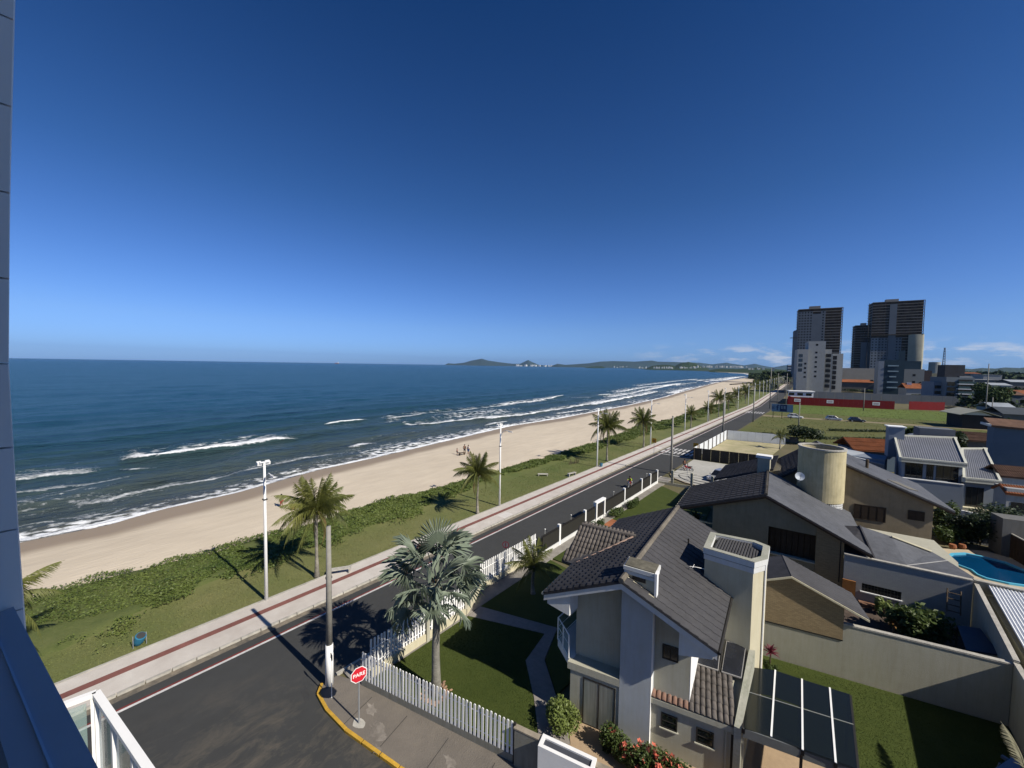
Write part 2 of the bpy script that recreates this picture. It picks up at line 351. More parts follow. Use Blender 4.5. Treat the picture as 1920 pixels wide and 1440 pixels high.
# corner pavement with yellow kerb
kp = [(-18.75, 8.9), (-18.8, 8.2), (-18.35, 7.83), (-17.2, 7.72), (-15.6, 7.82), (-12.5, 8.42), (-6, 10.02), (2, 12.02), (12, 14.52)]
pav = mat('worn_corner_pavement', (.20, .175, .145), .95, .3, .9, .5, 18, col2=(.12, .108, .095), detail=10)
struct(MB().prism(kp+[(12, 17.2), (-17.32, 9.36), (-17.32, 9.5)], -.3, .10), 'corner_pavement', pav)
yk = MB()
for i in range(1, 8):
    a = V(*kp[i], 0); b = V(*kp[i+1], 0); n = max(1, int((b-a).length/.9))
    for k in range(n):
        p = a.lerp(b, k/n); q = a.lerp(b, (k+1)/n-.02); st = MB().wall(p, q, -.2, .125, .14, -1).build('kerb_stone', YEL if p.x < 0 else KERB, None); st['kind'] = 'structure'
pj = MB()
for k, x in enumerate((-15.9, -13.8, -11.6, -9.4)):
    y = 8.0+.245*(x+15.5); pj.wall((x, y-.1), (x-.35, y+1.45), .1015, .104, .03)
struct(pj, 'pavement_joints', mat('joint', (.06, .055, .05), .95))
# crosswalks
def zebra(y0, y1, xa, xb, n):
    for i in range(n):
        for ya, yb in ((y0, y0+(y1-y0)*.42), (y0+(y1-y0)*.58, y1)):
            x = xa+(xb-xa)*(i+.25)/n; o = MB().box((x, (ya+yb)/2, .003), (.42, yb-ya, .002)).build('zebra_stripe', LINE); o['kind'] = 'structure'
    for y in (y0-1.6,):
        o = MB().box(((xa+xb)/2, y, .003), (xb-xa, .3, .002)).build('stop_line', LINE); o['kind'] = 'structure'
zebra(74.3, 79.6, -25.0, -19.1, 8)
zebra(165, 171, -25.0, -19.1, 7)
# crossing ramps cut in the promenade
for y in (30.5, 77): struct(MB().box((-26.25, y, .1095), (1.0, 1.5, .003)), 'crossing_ramp', mat('pale_ramp', (.60, .57, .53), .9, .08))
struct(MB().box((-27.25, 74.5, .113), (.35, 1.6, .003)), 'tactile_patch', REDS)

# ------------------------------------------------------------------ beach and sea
SH = np.array([(-3000, -50), (-60, -53.5), (-2, -53.6), (3, -53.3), (7, -54.8), (14, -55.3), (20, -57), (25, -58.4), (34, -59.2), (47, -61), (64, -63.4), (78, -65.3), (99, -64.4), (118, -65), (156, -66.5), (215, -71), (273, -79), (380, -92), (551, -112), (700, -121), (860, -128), (1156, -133), (40000, -133)])
def shore(y): return np.interp(y, SH[:, 0], SH[:, 1])
# sand
vs = np.concatenate([np.arange(-80, 160, 1.2), np.geomspace(160, 1300, 90)]); us = np.concatenate([np.arange(-14, 36, .7), [40, 50, 70, 110]])
U, Y = np.meshgrid(us, vs, indexing='ij'); X = shore(Y)+U
X = np.minimum(X, -29+np.where(Y > 200, -.045*(Y-200), 0)+0*Y)
h = np.where(U < 0, U*.10, np.minimum(U*.02, .15))+(fbm(X*.35, Y*.35, 4, 3)-.5)*.12*np.clip(U/6, 0, 1)+(fbm(X*1.6, Y*1.6, 3, 9)-.5)*.05*np.clip(U/8, 0, 1)
inl = np.clip((np.interp(Y, [-80, -1, 5, 11, 23, 36, 44, 57, 90, 200, 300, 500, 800], [-31.8, -32, -33.6, -34.6, -34.6, -36.8, -37, -36, -35.2, -34, -39, -51, -67])-.9-X)/.9, 0, 1); h = h*inl+(-.1)*(1-inl)
sand = npmesh('beach_sand', np.stack([X, Y, h], -1).reshape(-1, 3), grid_faces(*X.shape), None, 'structure', smooth=True)
wet = np.clip(1-(U+(fbm(X*0+Y*.12, Y*.03, 3, 5)-.5)*2.6-3.2)/1.6, 0, 1)
wet = wet**1
at = sand.data.attributes.new('wet', 'FLOAT', 'POINT'); at.data.foreach_set('value', wet.astype(np.float32).ravel())
sm = mat('sand', (.60, .52, .40), .95, .12, .55, 1., 3.2, col2=(.45, .385, .295), detail=12, stretch=(1.6, .35, 1)); sand.data.materials.append(sm)
t = sm.node_tree; l = t.links.new; b = t.nodes['Principled BSDF']; old = b.inputs['Base Color'].links[0].from_socket
an = t.nodes.new('ShaderNodeAttribute'); an.attribute_name = 'wet'; x = t.nodes.new('ShaderNodeMix'); x.data_type = 'RGBA'; l(an.outputs['Fac'], x.inputs['Factor']); l(old, x.inputs[6]); x.inputs[7].default_value = (.27, .215, .155, 1); l(x.outputs[2], b.inputs['Base Color'])
mr = t.nodes.new('ShaderNodeMapRange'); l(an.outputs['Fac'], mr.inputs['Value']); mr.inputs['To Min'].default_value = .95; mr.inputs['To Max'].default_value = .62; l(mr.outputs[0], b.inputs['Roughness'])
# sea: one sheet with swells, breaking crests and foam
us = np.concatenate([np.arange(-1.6, 62, .45), np.geomspace(62.5, 40000, 170)]); vs = np.concatenate([np.geomspace(3000, 61, 20)*-1, np.arange(-60, 170, .62), np.geomspace(171, 900, 330), np.geomspace(910, 40000, 60)])
U, Y = np.meshgrid(us, vs, indexing='ij'); Xs = shore(Y)-U
dist = np.hypot(Xs, Y)
wob = (fbm(Y*.035, U*.02, 3, 21)-.5)*14
sw = np.zeros_like(U)
for lam, am, ph in ((13.5, .17, .4), (7.1, .06, 2.2), (21, .10, 4.)):
    ang = 2*PI*(U+wob*.55)/lam+ph; sw += am*(np.exp(1.3*(np.sin(ang)-1))*2-.5)
sw += (fbm(Xs*.22+Y*.05, Y*.12, 4, 31)-.5)*.5*np.clip(U/10, 0, 1)*np.clip(1.5-dist/900, .25, 1)+(fbm(Xs*1.1, Y*.55, 3, 33)-.5)*.30*np.clip(1-dist/260, 0, 1)
H = sw*np.clip(U/7, 0, 1)*np.clip(1.4-dist/1200, .15, 1)
foam = np.zeros_like(U)
def breaker(pts, wd, strength, height, tail, seed=0):
    """pts: (Y, offshore distance) line of a breaking crest; foam trails offshore of it (tail) """
    global foam, H
    p = np.array(pts); c = np.interp(Y, p[:, 0], p[:, 1]); on = np.clip((Y-p[0, 0])/2.5, 0, 1)*np.clip((p[-1, 0]-Y)/4, 0, 1)
    c = c+(fbm(Y*.35, Y*0+seed, 3, seed)-.5)*1.6
    d = U-c                              # >0 offshore of the crest line
    n1 = fbm(U*1.3+seed*7, Y*.8, 4, seed+50)
    core = np.exp(-(np.maximum(d, 0)/wd)**2)*np.clip(1+d/.35, 0, 1)*on
    tl = np.clip(1-np.maximum(d, 0)/max(tail, .1), 0, 1)*np.clip(1+d/.35, 0, 1)*on*np.clip((n1-.40)*5, 0, 1)
    foam = np.maximum(foam, strength*np.maximum(core*(.55+.8*n1), tl*(.5+.5*n1))); H = H+height*np.exp(-(d-.3)**2/.8)*on
def off(x, y): return float(shore(y)-x)
def brk(pxs, wd, st, ht, tail, seed):
    q = [G(*p) for p in pxs]; breaker([(a.y, off(a.x, a.y)) for a in q], wd, st, ht, tail, seed)
brk([(216, 868), (400, 845), (470, 833), (565, 821)], 3.4, 1., .55, 14, 1)
brk([(205, 886), (250, 882), (308, 874)], .5, .8, .2, 1.5, 2)
brk([(605, 797), (650, 791), (697, 786)], 1.1, 1., .4, 1.5, 3)
brk([(722, 783), (748, 779)], .9, .9, .3, 1, 4)
brk([(648, 839), (680, 834), (715, 829)], .9, 1., .3, 3, 5)
brk([(760, 797), (820, 795), (900, 787), (960, 782)], .7, .9, .3, 12, 6)
brk([(530, 862), (557, 856)], .4, .8, .15, .6, 7)
brk([(940, 760), (1010, 752), (1060, 742)], 1.8, 1, .5, 10, 8)
brk([(1110, 760), (1170, 748), (1235, 735)], 2.6, 1, .4, 14, 9)
brk([(1120, 742), (1152, 740)], 2.4, 1, .4, 3, 10)
brk([(1165, 736), (1210, 727), (1308, 718)], 3.5, 1, .4, 16, 11)
brk([(1310, 714), (1350, 711), (1385, 707)], 5, 1, .4, 20, 12)
brk([(1340, 721), (1352, 716)], 4, 1, .3, 10, 13)
brk([(1330, 716), (1365, 712), (1400, 706)], 8, .9, .3, 30, 14)
brk([(1260, 738), (1300, 727)], 4, .9, .3, 14, 15)
brk([(1040, 777), (1110, 768)], 1.2, .8, .2, 6, 16)
brk([(905, 800), (960, 790)], .8, .8, .2, 3, 17)
breaker([(-60, 31), (-10, 27.5), (6, 26.5)], 4, .42, .1, 16, 18); breaker([(-20, 20), (9, 18.5)], 2, .35, .1, 6, 19); breaker([(0, 9.5), (34, 7.5)], .8, .5, .15, 5, 20); breaker([(60, 34), (150, 36)], 1.5, .6, .2, 12, 22); breaker([(80, 12), (170, 13)], 1.2, .75, .2, 8, 23); breaker([(190, 22), (420, 26)], 3, .9, .2, 12, 24); breaker([(330, 44), (620, 40)], 4, .95, .2, 16, 25)
# wash at the water's edge
lace = fbm(U*.9, Y*.55, 5, 71); lace2 = 1-np.abs(fbm(U*1.2+9, Y*1.0, 4, 75)-.5)*7
edge = np.exp(-((U-.35-(fbm(Y*.09, Y*0, 3, 77)-.5)*1.2)/.42)**2)
near = np.clip(1-dist/900, .45, 1)
foam = np.maximum(foam, edge*(.55+.75*fbm(Y*.06, Y*0+3, 3, 79))*1.15)
foam = np.maximum(foam, np.clip(1-(U-1)/11, 0, 1)*np.clip(lace2, 0, 1)*.92*np.clip((fbm(Y*.05, U*.1, 2, 81)-.33)*4, 0, 1))
foam = np.maximum(foam, np.clip((fbm(U*.10, Y*.045, 3, 91)-.52)*5, 0, 1)*np.clip(1-np.abs(U-24)/26, 0, 1)*np.clip(lace2, 0, 1)*.72)
sea = npmesh('sea', np.stack([Xs, Y, H-.0], -1).reshape(-1, 3), grid_faces(*U.shape)[:, ::-1], None, 'structure', smooth=True)
for nm, arr in (('foam', foam), ('off', U)):
    a = sea.data.attributes.new(nm, 'FLOAT', 'POINT'); a.data.foreach_set('value', arr.astype(np.float32).ravel())
m = bpy.data.materials.new('sea_water'); m.use_nodes = True; t = m.node_tree; l = t.links.new; b = t.nodes['Principled BSDF']; sea.data.materials.append(m)
g = t.nodes.new('ShaderNodeNewGeometry'); fo = t.nodes.new('ShaderNodeAttribute'); fo.attribute_name = 'foam'; of = t.nodes.new('ShaderNodeAttribute'); of.attribute_name = 'off'
r = t.nodes.new('ShaderNodeValToRGB'); r.color_ramp.interpolation = 'EASE'; l(of.outputs['Fac'], (mr := t.nodes.new('ShaderNodeMapRange')).inputs['Value']); mr.inputs['From Max'].default_value = 120; l(mr.outputs[0], r.inputs[0])
e = r.color_ramp.elements; e[0].position = 0; e[0].color = (.085, .085, .068, 1); e[1].position = 1; e[1].color = (.009, .050, .082, 1)
for p, c in ((.05, (.055, .072, .066)), (.22, (.028, .055, .058)), (.5, (.014, .050, .072))):
    k = e.new(p); k.color = (*c, 1)
n = t.nodes.new('ShaderNodeTexNoise'); n.inputs['Scale'].default_value = 2.4; n.inputs['Detail'].default_value = 7; n.inputs['Roughness'].default_value = .7; l(g.outputs['Position'], n.inputs['Vector'])
ma = t.nodes.new('ShaderNodeMath'); ma.operation = 'MULTIPLY_ADD'; l(n.outputs['Fac'], ma.inputs[0]); ma.inputs[1].default_value = .9; l(fo.outputs['Fac'], ma.inputs[2])
cr2 = t.nodes.new('ShaderNodeMapRange'); l(ma.outputs[0], cr2.inputs['Value']); cr2.inputs['From Min'].default_value = .66; cr2.inputs['From Max'].default_value = 1.06
x = t.nodes.new('ShaderNodeMix'); x.data_type = 'RGBA'; l(cr2.outputs[0], x.inputs['Factor']); l(r.outputs[0], x.inputs[6]); x.inputs[7].default_value = (.80, .82, .83, 1); l(x.outputs[2], b.inputs['Base Color'])
rr = t.nodes.new('ShaderNodeMapRange'); l(cr2.outputs[0], rr.inputs['Value']); rr.inputs['To Min'].default_value = .24; rr.inputs['To Max'].default_value = .9; l(rr.outputs[0], b.inputs['Roughness'])
b.inputs['IOR'].default_value = 1.33; b.inputs['Specular IOR Level'].default_value = .10
n1 = t.nodes.new('ShaderNodeTexNoise'); mp = t.nodes.new('ShaderNodeMapping'); mp.inputs['Scale'].default_value = (.9, .35, 1); l(g.outputs['Position'], mp.inputs[0]); l(mp.outputs[0], n1.inputs['Vector']); n1.inputs['Scale'].default_value = 1.3; n1.inputs['Detail'].default_value = 9; n1.inputs['Roughness'].default_value = .62
n2 = t.nodes.new('ShaderNodeTexNoise'); l(mp.outputs[0], n2.inputs['Vector']); n2.inputs['Scale'].default_value = .22; n2.inputs['Detail'].default_value = 7
sm_ = t.nodes.new('ShaderNodeMath'); sm_.operation = 'MULTIPLY_ADD'; l(n2.outputs['Fac'], sm_.inputs[0]); sm_.inputs[1].default_value = 3.6; l(n1.outputs['Fac'], sm_.inputs[2])
bp = t.nodes.new('ShaderNodeBump'); bp.inputs['Strength'].default_value = 1.; bp.inputs['Distance'].default_value = .8; l(sm_.outputs[0], bp.inputs['Height']); l(bp.outputs[0], b.inputs['Normal'])

# ------------------------------------------------------------------ dune creeper between sand and lawn
SEA_E = np.array([(-80, -41), (-1, -40.7), (5, -39.8), (8, -38.9), (12, -39.3), (17, -39), (23, -39.9), (29, -38.4), (36, -38.3), (45, -37.7), (60, -38.1), (74, -37.3), (90, -39), (107, -41), (123, -38), (200, -40), (300, -45), (500, -60), (800, -75)])
LAND_E = np.array([(-80, -31), (0, -31.3), (3, -32.6), (7, -33.5), (11, -33.9), (16, -33.8), (23, -33.8), (30, -35), (37, -36.2), (44, -36.4), (57, -35.3), (70, -34.8), (90, -34.5), (110, -34), (200, -33), (300, -38), (500, -50), (800, -66)])
def leafquads(cx, cy, cz, size, nrm_up=.55, seed=1, n=1):
    r = np.random.default_rng(seed); N_ = len(cx); c = np.stack([cx, cy, cz], 1)
    d = r.normal(size=(N_, 3)); d[:, 2] = np.abs(d[:, 2])+nrm_up; d /= np.linalg.norm(d, axis=1)[:, None]
    a = np.cross(d, r.normal(size=(N_, 3))); a /= np.linalg.norm(a, axis=1)[:, None]; b_ = np.cross(d, a); s = size[:, None] if hasattr(size, 'shape') else size
    v = np.stack([c-a*s, c-b_*s*.5, c+a*s, c+b_*s*.5], 1).reshape(-1, 3); f = np.arange(N_*4).reshape(-1, 4); return v, f
def veg_points(n, ymax, seed, k=1.):
    r = np.random.default_rng(seed); y = -12+(ymax+12)*r.random(n)**1.7; a = np.interp(y, SEA_E[:, 0], SEA_E[:, 1]); b_ = np.interp(y, LAND_E[:, 0], LAND_E[:, 1]); u = r.random(n)
    a = a+(fbm(y*.5, y*0, 3, 5)-.5)*1.6; x = a+(b_-a)*(u*1.22-.04)+r.normal(size=n)*.25
    keep = fbm(x*.45, y*.45, 5, 12) > .36+.34*np.maximum(0, np.abs(u-.45)-.30)*2.6
    return x[keep], y[keep], u[keep]
def mound(x, y): return .12+np.clip((fbm(x*.9, y*.9, 4, 14)-.3), 0, 1)*.85
x, y, u = veg_points(210000, 190, 3)
z = mound(x, y)*np.clip(np.minimum(u, 1-u)*6+.25, 0, 1); rr_ = np.random.default_rng(5).random(len(x)); z = z*(.22+.30*rr_)+.17
v, f = leafquads(x, y, z, (.048+.042*rr_)*(1+np.maximum(y, 0)/45), nrm_up=1.1, seed=6)
npmesh('dune_creeper', v, f, CREEP, 'stuff')
us = np.linspace(0, 1, 16); vs = np.concatenate([np.arange(-80, 130, 1.), np.geomspace(131, 1200, 60)]); Uq, Yq = np.meshgrid(us, vs, indexing='ij'); bq = np.where(Yq > 200, -.045*(Yq-200), 0)
lq = np.interp(Yq, LAND_E[:, 0], LAND_E[:, 1])-1.6; eq = -28.46+bq; lq = np.minimum(lq, eq-4); Xq = lq+(eq-lq)*Uq; Zq = .065+.15*np.clip(1-Uq*3.2, 0, 1)+(fbm(Xq*.6, Yq*.4, 3, 44)-.5)*.05*np.clip((1-Uq)*6, 0, 1)
npmesh('park_lawn', np.stack([Xq, Yq, Zq], -1).reshape(-1, 3), grid_faces(*Uq.shape), PGRASS, 'structure', smooth=True)
us = np.linspace(0, 1, 14); vs = np.concatenate([np.arange(-40, 130, .7), np.geomspace(131, 900, 60)]); Uq, Yq = np.meshgrid(us, vs, indexing='ij')
A_ = np.interp(Yq, SEA_E[:, 0], SEA_E[:, 1]); B_ = np.interp(Yq, LAND_E[:, 0], LAND_E[:, 1]); Xq = A_+(B_-A_)*Uq
Zq = np.where(np.minimum(Uq, 1-Uq) < .01, -.1, mound(Xq, Yq)*.28*np.clip(np.minimum(Uq, 1-Uq)*6, 0, 1)+.17)
npmesh('dune_vegetation_bed', np.stack([Xq, Yq, Zq], -1).reshape(-1, 3), grid_faces(*Uq.shape), mat('creeper_bed', (.12, .135, .045), .95, .4, 2.2, 1., 14, col2=(.06, .085, .022)), 'stuff')
# grass tufts along the lawn so that it is not a flat sheet
r = np.random.default_rng(9); n = 42000; y = -8+88*r.random(n)**1.5; x = -28.7-r.random(n)*(5.5)-.1; k = x > np.interp(y, LAND_E[:, 0], LAND_E[:, 1])-.5; x = x[k]; y = y[k]
v, f = leafquads(x, y, np.full(len(x), .075), .03+.03*r.random(len(x)), .2, 8); npmesh('lawn_tufts', v, f, PGRASS, 'stuff')
# ------------------------------------------------------------------ the building the picture is taken from
fy = lambda x: .25+.151*x           # outer face of the balcony parapet
own = thing('apartment_building', 'white tiled apartment building whose balcony frames the left edge', 'building', (0, -3, 0))
BTILE = mat('white_wall_tile', (.86, .86, .84), .55, .04, 1.5)
MB().prism([(-3.2, -1.6), (14, -1.0), (14, -16), (-3.2, -16)], 0, 26).build('wall', OFFW, own)
# corner column clad with big tiles, a joint every 34 cm
z = 13.6; k = 0
while z < 19.6:
    a = .0+.062*max(0, z-15.3)**1.0*.30; m = MB(); xr = -2.55; ya, yb = [float(np.interp(q, [13.6, 15.1, 15.95, 16.8, 17.5, 19.5], [-.085, -.112, -.119, -.091, -.060, .03])) for q in (z, z+.333)]
    m.hexa([V(xr-.7, ya-.7, z), V(xr, ya-.9, z), V(xr, ya, z), V(xr-.7, ya-.03, z), V(xr-.7, yb-.7, z+.333), V(xr, yb-.9, z+.333), V(xr, yb, z+.333), V(xr-.7, yb-.03, z+.333)]).build('wall_tile', BTILE, own); z += .34
MB().prism([(-3.2, -1.2), (-2.57, -1.1), (-2.57, -.16), (-3.2, -.22)], 0, 26).build('corner_column', mat('joint_grey', (.25, .26, .27), .9), own)
for zz in (5.4, 8.3, 14.0, 17.5, 20.4, 23.3):
    x0, x1 = -3.1, 1.6
    MB().prism([(x0, -1.9), (x1, -1.9), (x1, fy(x1)-.26), (x0, fy(x0)-.26)], zz-.16, zz).build('balcony_slab', OFFW, own)
MB().prism([(1.25, -1.9), (1.45, -1.9), (1.45, .33), (1.25, .33)], 0, 26).build('shade_fin', OFFW, own)  # fin out of view, added to keep the sun off the parapet
RAILB = mat('painted_balcony_wall', (.50, .54, .60), .55, .05, 2.)
p = MB(); x0, x1 = -2.53, 1.25
p.prism([(x0, fy(x0)-.115), (x1, fy(x1)-.115), (x1, fy(x1)), (x0, fy(x0))], 14, [14.965, 14.965, 14.985, 14.985]).build('parapet', RAILB, own)
MB().prism([(x0, fy(x0)-.063), (x1, fy(x1)-.063), (x1, fy(x1)-.058), (x0, fy(x0)-.058)], 14.97, 14.9805).build('parapet_crease', mat('pale_line', (.45, .55, .68), .4), own)
# the balcony below, with white framed glass
low = thing('balcony_railing', 'white framed glass railing of the balcony below, at bottom left', 'railing', (-6, 0, 11))
c0 = G(180, 1296, 12.1); c1 = G(128, 1312, 12.1); c2 = G(285, 1450, 12.1)
dd = (c2-c0).normalized(); dl = (c1-c0).normalized(); e2 = c0+dd*6.2; e1 = c0+V(-.25, -1.5, 0)
slabp = [c0+V(-.1, .05, 0), e1+V(-.1, 0, 0), V(e2.x, e2.y-1.8, 0), e2+V(0, .05, 0)]
MB().prism([(q.x, q.y) for q in slabp], 10.85, 11.0).build('floor_slab', CREAM2, low)
n_ = V(-dd.y, dd.x, 0)
def rail(a, b, nm='top_rail'): 
    d = (b-a).normalized(); n = V(-d.y, d.x, 0)*.035; MB().hexa([a-n-V(0, 0, .05), b-n-V(0, 0, .05), b+n-V(0, 0, .05), a+n-V(0, 0, .05), a-n, b-n, b+n, a+n]).build(nm, WHITE, low)
rail(c0, e2); rail(c0, e1)
GLS = bpy.data.materials.new('clear_green_glass'); GLS.use_nodes = True; t = GLS.node_tree; b = t.nodes['Principled BSDF']; b.inputs['Base Color'].default_value = (.30, .42, .40, 1); b.inputs['Roughness'].default_value = .05; b.inputs['Alpha'].default_value = .35
for base, d, Ln in ((c0, dd, 6.2), (c0, (e1-c0).normalized(), 1.5)):
    nn = V(-d.y, d.x, 0); k = 0; s_ = .02
    while s_ < Ln:
        q = base+d*s_; MB().box((q.x, q.y, 11.0), (.05, .05, 1.06), math.degrees(math.atan2(d.y, d.x))).build('post', WHITE, low)
        q1 = base+d*(s_+.06); q2 = base+d*min(s_+.56, Ln); MB().prism([(q1.x, q1.y), (q2.x, q2.y), (q2.x+nn.x*.012, q2.y+nn.y*.012), (q1.x+nn.x*.012, q1.y+nn.y*.012)], 11.1, 12.0).build('glass_panel', GLS, low)
        s_ += .62

# ------------------------------------------------------------------ house one: skewed corner plot
R0, R1 = V(-6.34, 14.71, 7.25), V(-7.23, 25.07, 7.25); L0, L1 = V(-9.82, 14.18, 5.6), V(-10.86, 24.64, 5.6); E0, E1 = V(-2.88, 15.43, 5.6), V(-3.72, 25.28, 5.6)
def planez(a, b, c):
    n = (b-a).cross(c-a); return lambda x, y: a.z-(n.x*(x-a.x)+n.y*(y-a.y))/n.z
zL, zR = planez(R0, R1, L0), planez(R0, R1, E0)
h1 = thing('beach_house', 'two storey pale house with dark tiled gable roof behind the white picket fence', 'house', (-6, 18, 0))
rf, rb = (-6.38, 15.24), (-7.2, 24.7)
A, B, C_, D_, E_, Fq = (-8.68, 15.25), (-5.31, 15.55), (-5.33, 15.87), (-3.97, 16.19), (-4.72, 24.9), (-9.5, 24.4)
k = .16
MB().prism([A, (-6.57, 15.78), rb, Fq], 0, [zL(*A)-k, zL(-6.57, 15.78)-k, zL(*rb)-k, zL(*Fq)-k]).build('wall', CREAM2, h1)
MB().prism([(-6.57, 15.78), (-5.33, 16.09), C_, D_, E_, rb], 0, [zR(-6.57, 15.78)-k, zR(*B)-k, zR(*C_)-k, zR(*D_)-k, zR(*E_)-k, zR(*rb)-k]).build('wall', CREAM2, h1)
fl = (-8.60, 14.68)
MB().wall(fl, (-6.47, 15.20), 0, 2.36, .5).build('lower_wall', CREAM2, h1)
MB().prism([(-6.49, 15.17), (-5.29, 15.47), (-5.29, 15.9), (-6.49, 15.6)], 0, [zR(-6.47, 15.17)-k, zR(-5.29, 15.47)-k, zR(-5.29, 15.9)-k, zR(-6.47, 15.6)-k]).build('pillar', GREYR, h1)
MB().prism([(-8.72, 14.60), (-6.50, 15.16), (-6.58, 15.8), (-8.8, 15.3)], 2.36, 2.68).build('floor_band', CREAM2, h1)
# roofs with real tile relief
MB().slab([L0, R0, R1, L1], .1).build('roof', ROOF, h1); MB().slab([R0, E0, E1, R1], .1).build('roof', ROOFW, h1)
up1 = V(0, 0, .004)
tl = tiled(L1+up1, L0+up1, R0+up1, R1+up1, .33, .34, .05, .045, 'barrel').build('roof_tiles', ROOF, h1, kind='stuff')
tl = tiled(E0+up1, E1+up1, R1+up1, R0+up1, .45, .34, .035, .032, 'seam').build('roof_tiles', ROOFW, h1, kind='stuff')
MB().tube([R0+V(0, -.02, .03), R0.lerp(R1, .5)+V(0, 0, .045), R1+V(0, 0, .03)], .12, 8).build('ridge', RIDGE, h1)
for a, b_ in ((L0, R0), (R0, E0), (L1, R1), (R1, E1)):
    fr = a in (L0, R0) and b_ in (R0, E0); sgn = 1
    d = (b_-a); n = V(-d.y, d.x, 0).normalized()*(.12 if fr else -.12); o_ = V(-d.y, d.x, 0).normalized()*(.04 if fr else -.04)
    p = [a-V(0, 0, .36)+o_, b_-V(0, 0, .36)+o_, b_-V(0, 0, .36)+n, a-V(0, 0, .36)+n, a-V(0, 0, .104)+o_, b_-V(0, 0, .104)+o_, b_-V(0, 0, .104)+n, a-V(0, 0, .104)+n]
    MB().hexa(p if fr else [p[i] for i in (3, 2, 1, 0, 7, 6, 5, 4)]).build('gable_fascia', OFFW, h1)
for a, b_, m_ in ((L0, L1, CREAM), (E0, E1, FRAME)):
    q = V(.06 if a is L0 else -.06, 0, 0); MB().tube([a-V(0, 0, .05)-q, b_-V(0, 0, .05)-q], .06, 8).build('gutter', m_, h1)
# boxed eave ends
MB().prism([(-9.68, 14.30), (-8.62, 14.50), (-8.64, 15.5), (-9.8, 15.3)], [5.12, 4.88, 4.88, 5.12], [5.46, 5.96, 5.96, 5.44]).build('eave_box', OFFW, h1)
MB().prism([(-4.20, 15.34), (-3.04, 15.54), (-3.1, 16.4), (-4.2, 16.3)], [4.85, 5.15, 5.15, 4.85], [5.90, 5.40, 5.40, 5.86]).build('eave_box', OFFW, h1)
# windows and doors (walls run along 14 degrees)
fo = window(h1, V(-5.0, 15.905, 3.98)+V(0.0, .03, 0), 14, .62, .62, FRAME, GLASS, bars=1)
for ox, oz in ((-4.90, 1.22), (-3.63, 1.16)): window(h1, V(ox, 15.655+.2493*(ox+5.27), oz), 14, .62, .62, FRAME, GLASS, bars=0, rows=1, sill=CREAM2)
MB().wall((-5.27, 15.66), (-2.05, 16.46), 0, 2.2, .12).build('lower_wall', CREAM2, h1)
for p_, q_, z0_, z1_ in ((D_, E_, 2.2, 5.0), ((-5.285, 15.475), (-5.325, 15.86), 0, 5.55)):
    MB().wall((p_[0]+.004, p_[1]), (q_[0]+.004, q_[1]), z0_, (zR(*p_)-.2, zR(*q_)-.2), .02, -1).build('painted_sunlit_side', WHITE, h1)  # white skin over the cream wall, sunlight on these sides painted in
# sliding glass door with pale curtain
CURT = mat('grey_green_curtain', (.20, .22, .20), .35, .25, 2., stretch=(6, 6, .3), spec=.6)
fo = window(h1, V(-8.02, 14.815, .06), 14, 1.42, 2.14, FRAME, CURT, bars=1, proud=.02, name='sliding_door')
# dark door and opening right of the small windows
fo = window(h1, V(-2.52, 16.345, .02), 14, .44, 2.05, CREAM2, FRAME, bars=0, name='door')
# little cream post + downpipe
MB().tube([(-2.62, 16.26, .1), (-2.62, 16.26, 2.2)], .03).build('downpipe', CREAM2, h1)
# lower roof of barrel tiles, one object per tile
e0 = V(-5.34, 15.60, 2.39); sl_ = .30; nn = V(sl_*math.sin(R_(14)), -sl_*math.cos(R_(14)), 1).normalized()
zl = lambda x, y: e0.z-(nn.x*(x-e0.x)+nn.y*(y-e0.y))/nn.z
P3 = lambda x, y, dz=0: V(x, y, zl(x, y)+dz)
poly = [(-5.2, 15.74), (-2.2, 16.5), (-2.5, 20.1), (-4.3, 19.8), (-4.0, 16.6)]
MB().prism(poly, 2.0, [zl(*q)-.12 for q in poly]).build('lower_roof_base', CREAM2, h1)
MB().prism([(-5.36, 15.52), (-2.08, 16.36), (-2.12, 16.52), (-5.4, 15.68)], 2.14, 2.36).build('eave_board', CREAM2, h1)
def barrel(w, ln, r1, r2, name, m):
    mb = MB(); n = 7
    for j, (yy, rr, zz) in enumerate(((0, r1, .022), (ln, r2, 0))):
        for k_ in range(n): th = PI*k_/(n-1); mb.v.append((-math.cos(th)*rr, yy, math.sin(th)*rr*.8+zz))
    for j, (yy, rr, zz) in enumerate(((0, r1*.8, .01), (ln, r2*.8, -.01))):
        for k_ in range(n): th = PI*k_/(n-1); mb.v.append((-math.cos(th)*rr, yy, math.sin(th)*rr*.6+zz))
    for k_ in range(n-1):
        mb.f.append((k_, n+k_, n+k_+1, k_+1)); mb.f.append((2*n+k_, 2*n+k_+1, k_+1, k_)[::-1])
    return mb.build(name, m, None, smooth=True)
proto_tile = barrel(.25, .40, .099, .082, 'roof_tile', TILE)
pt2 = barrel(.25, .40, .099, .082, 'roof_tile', mat('orange_worn_tile', (.30, .15, .095), .85, .35, 5., .4, col2=(.14, .115, .10)))
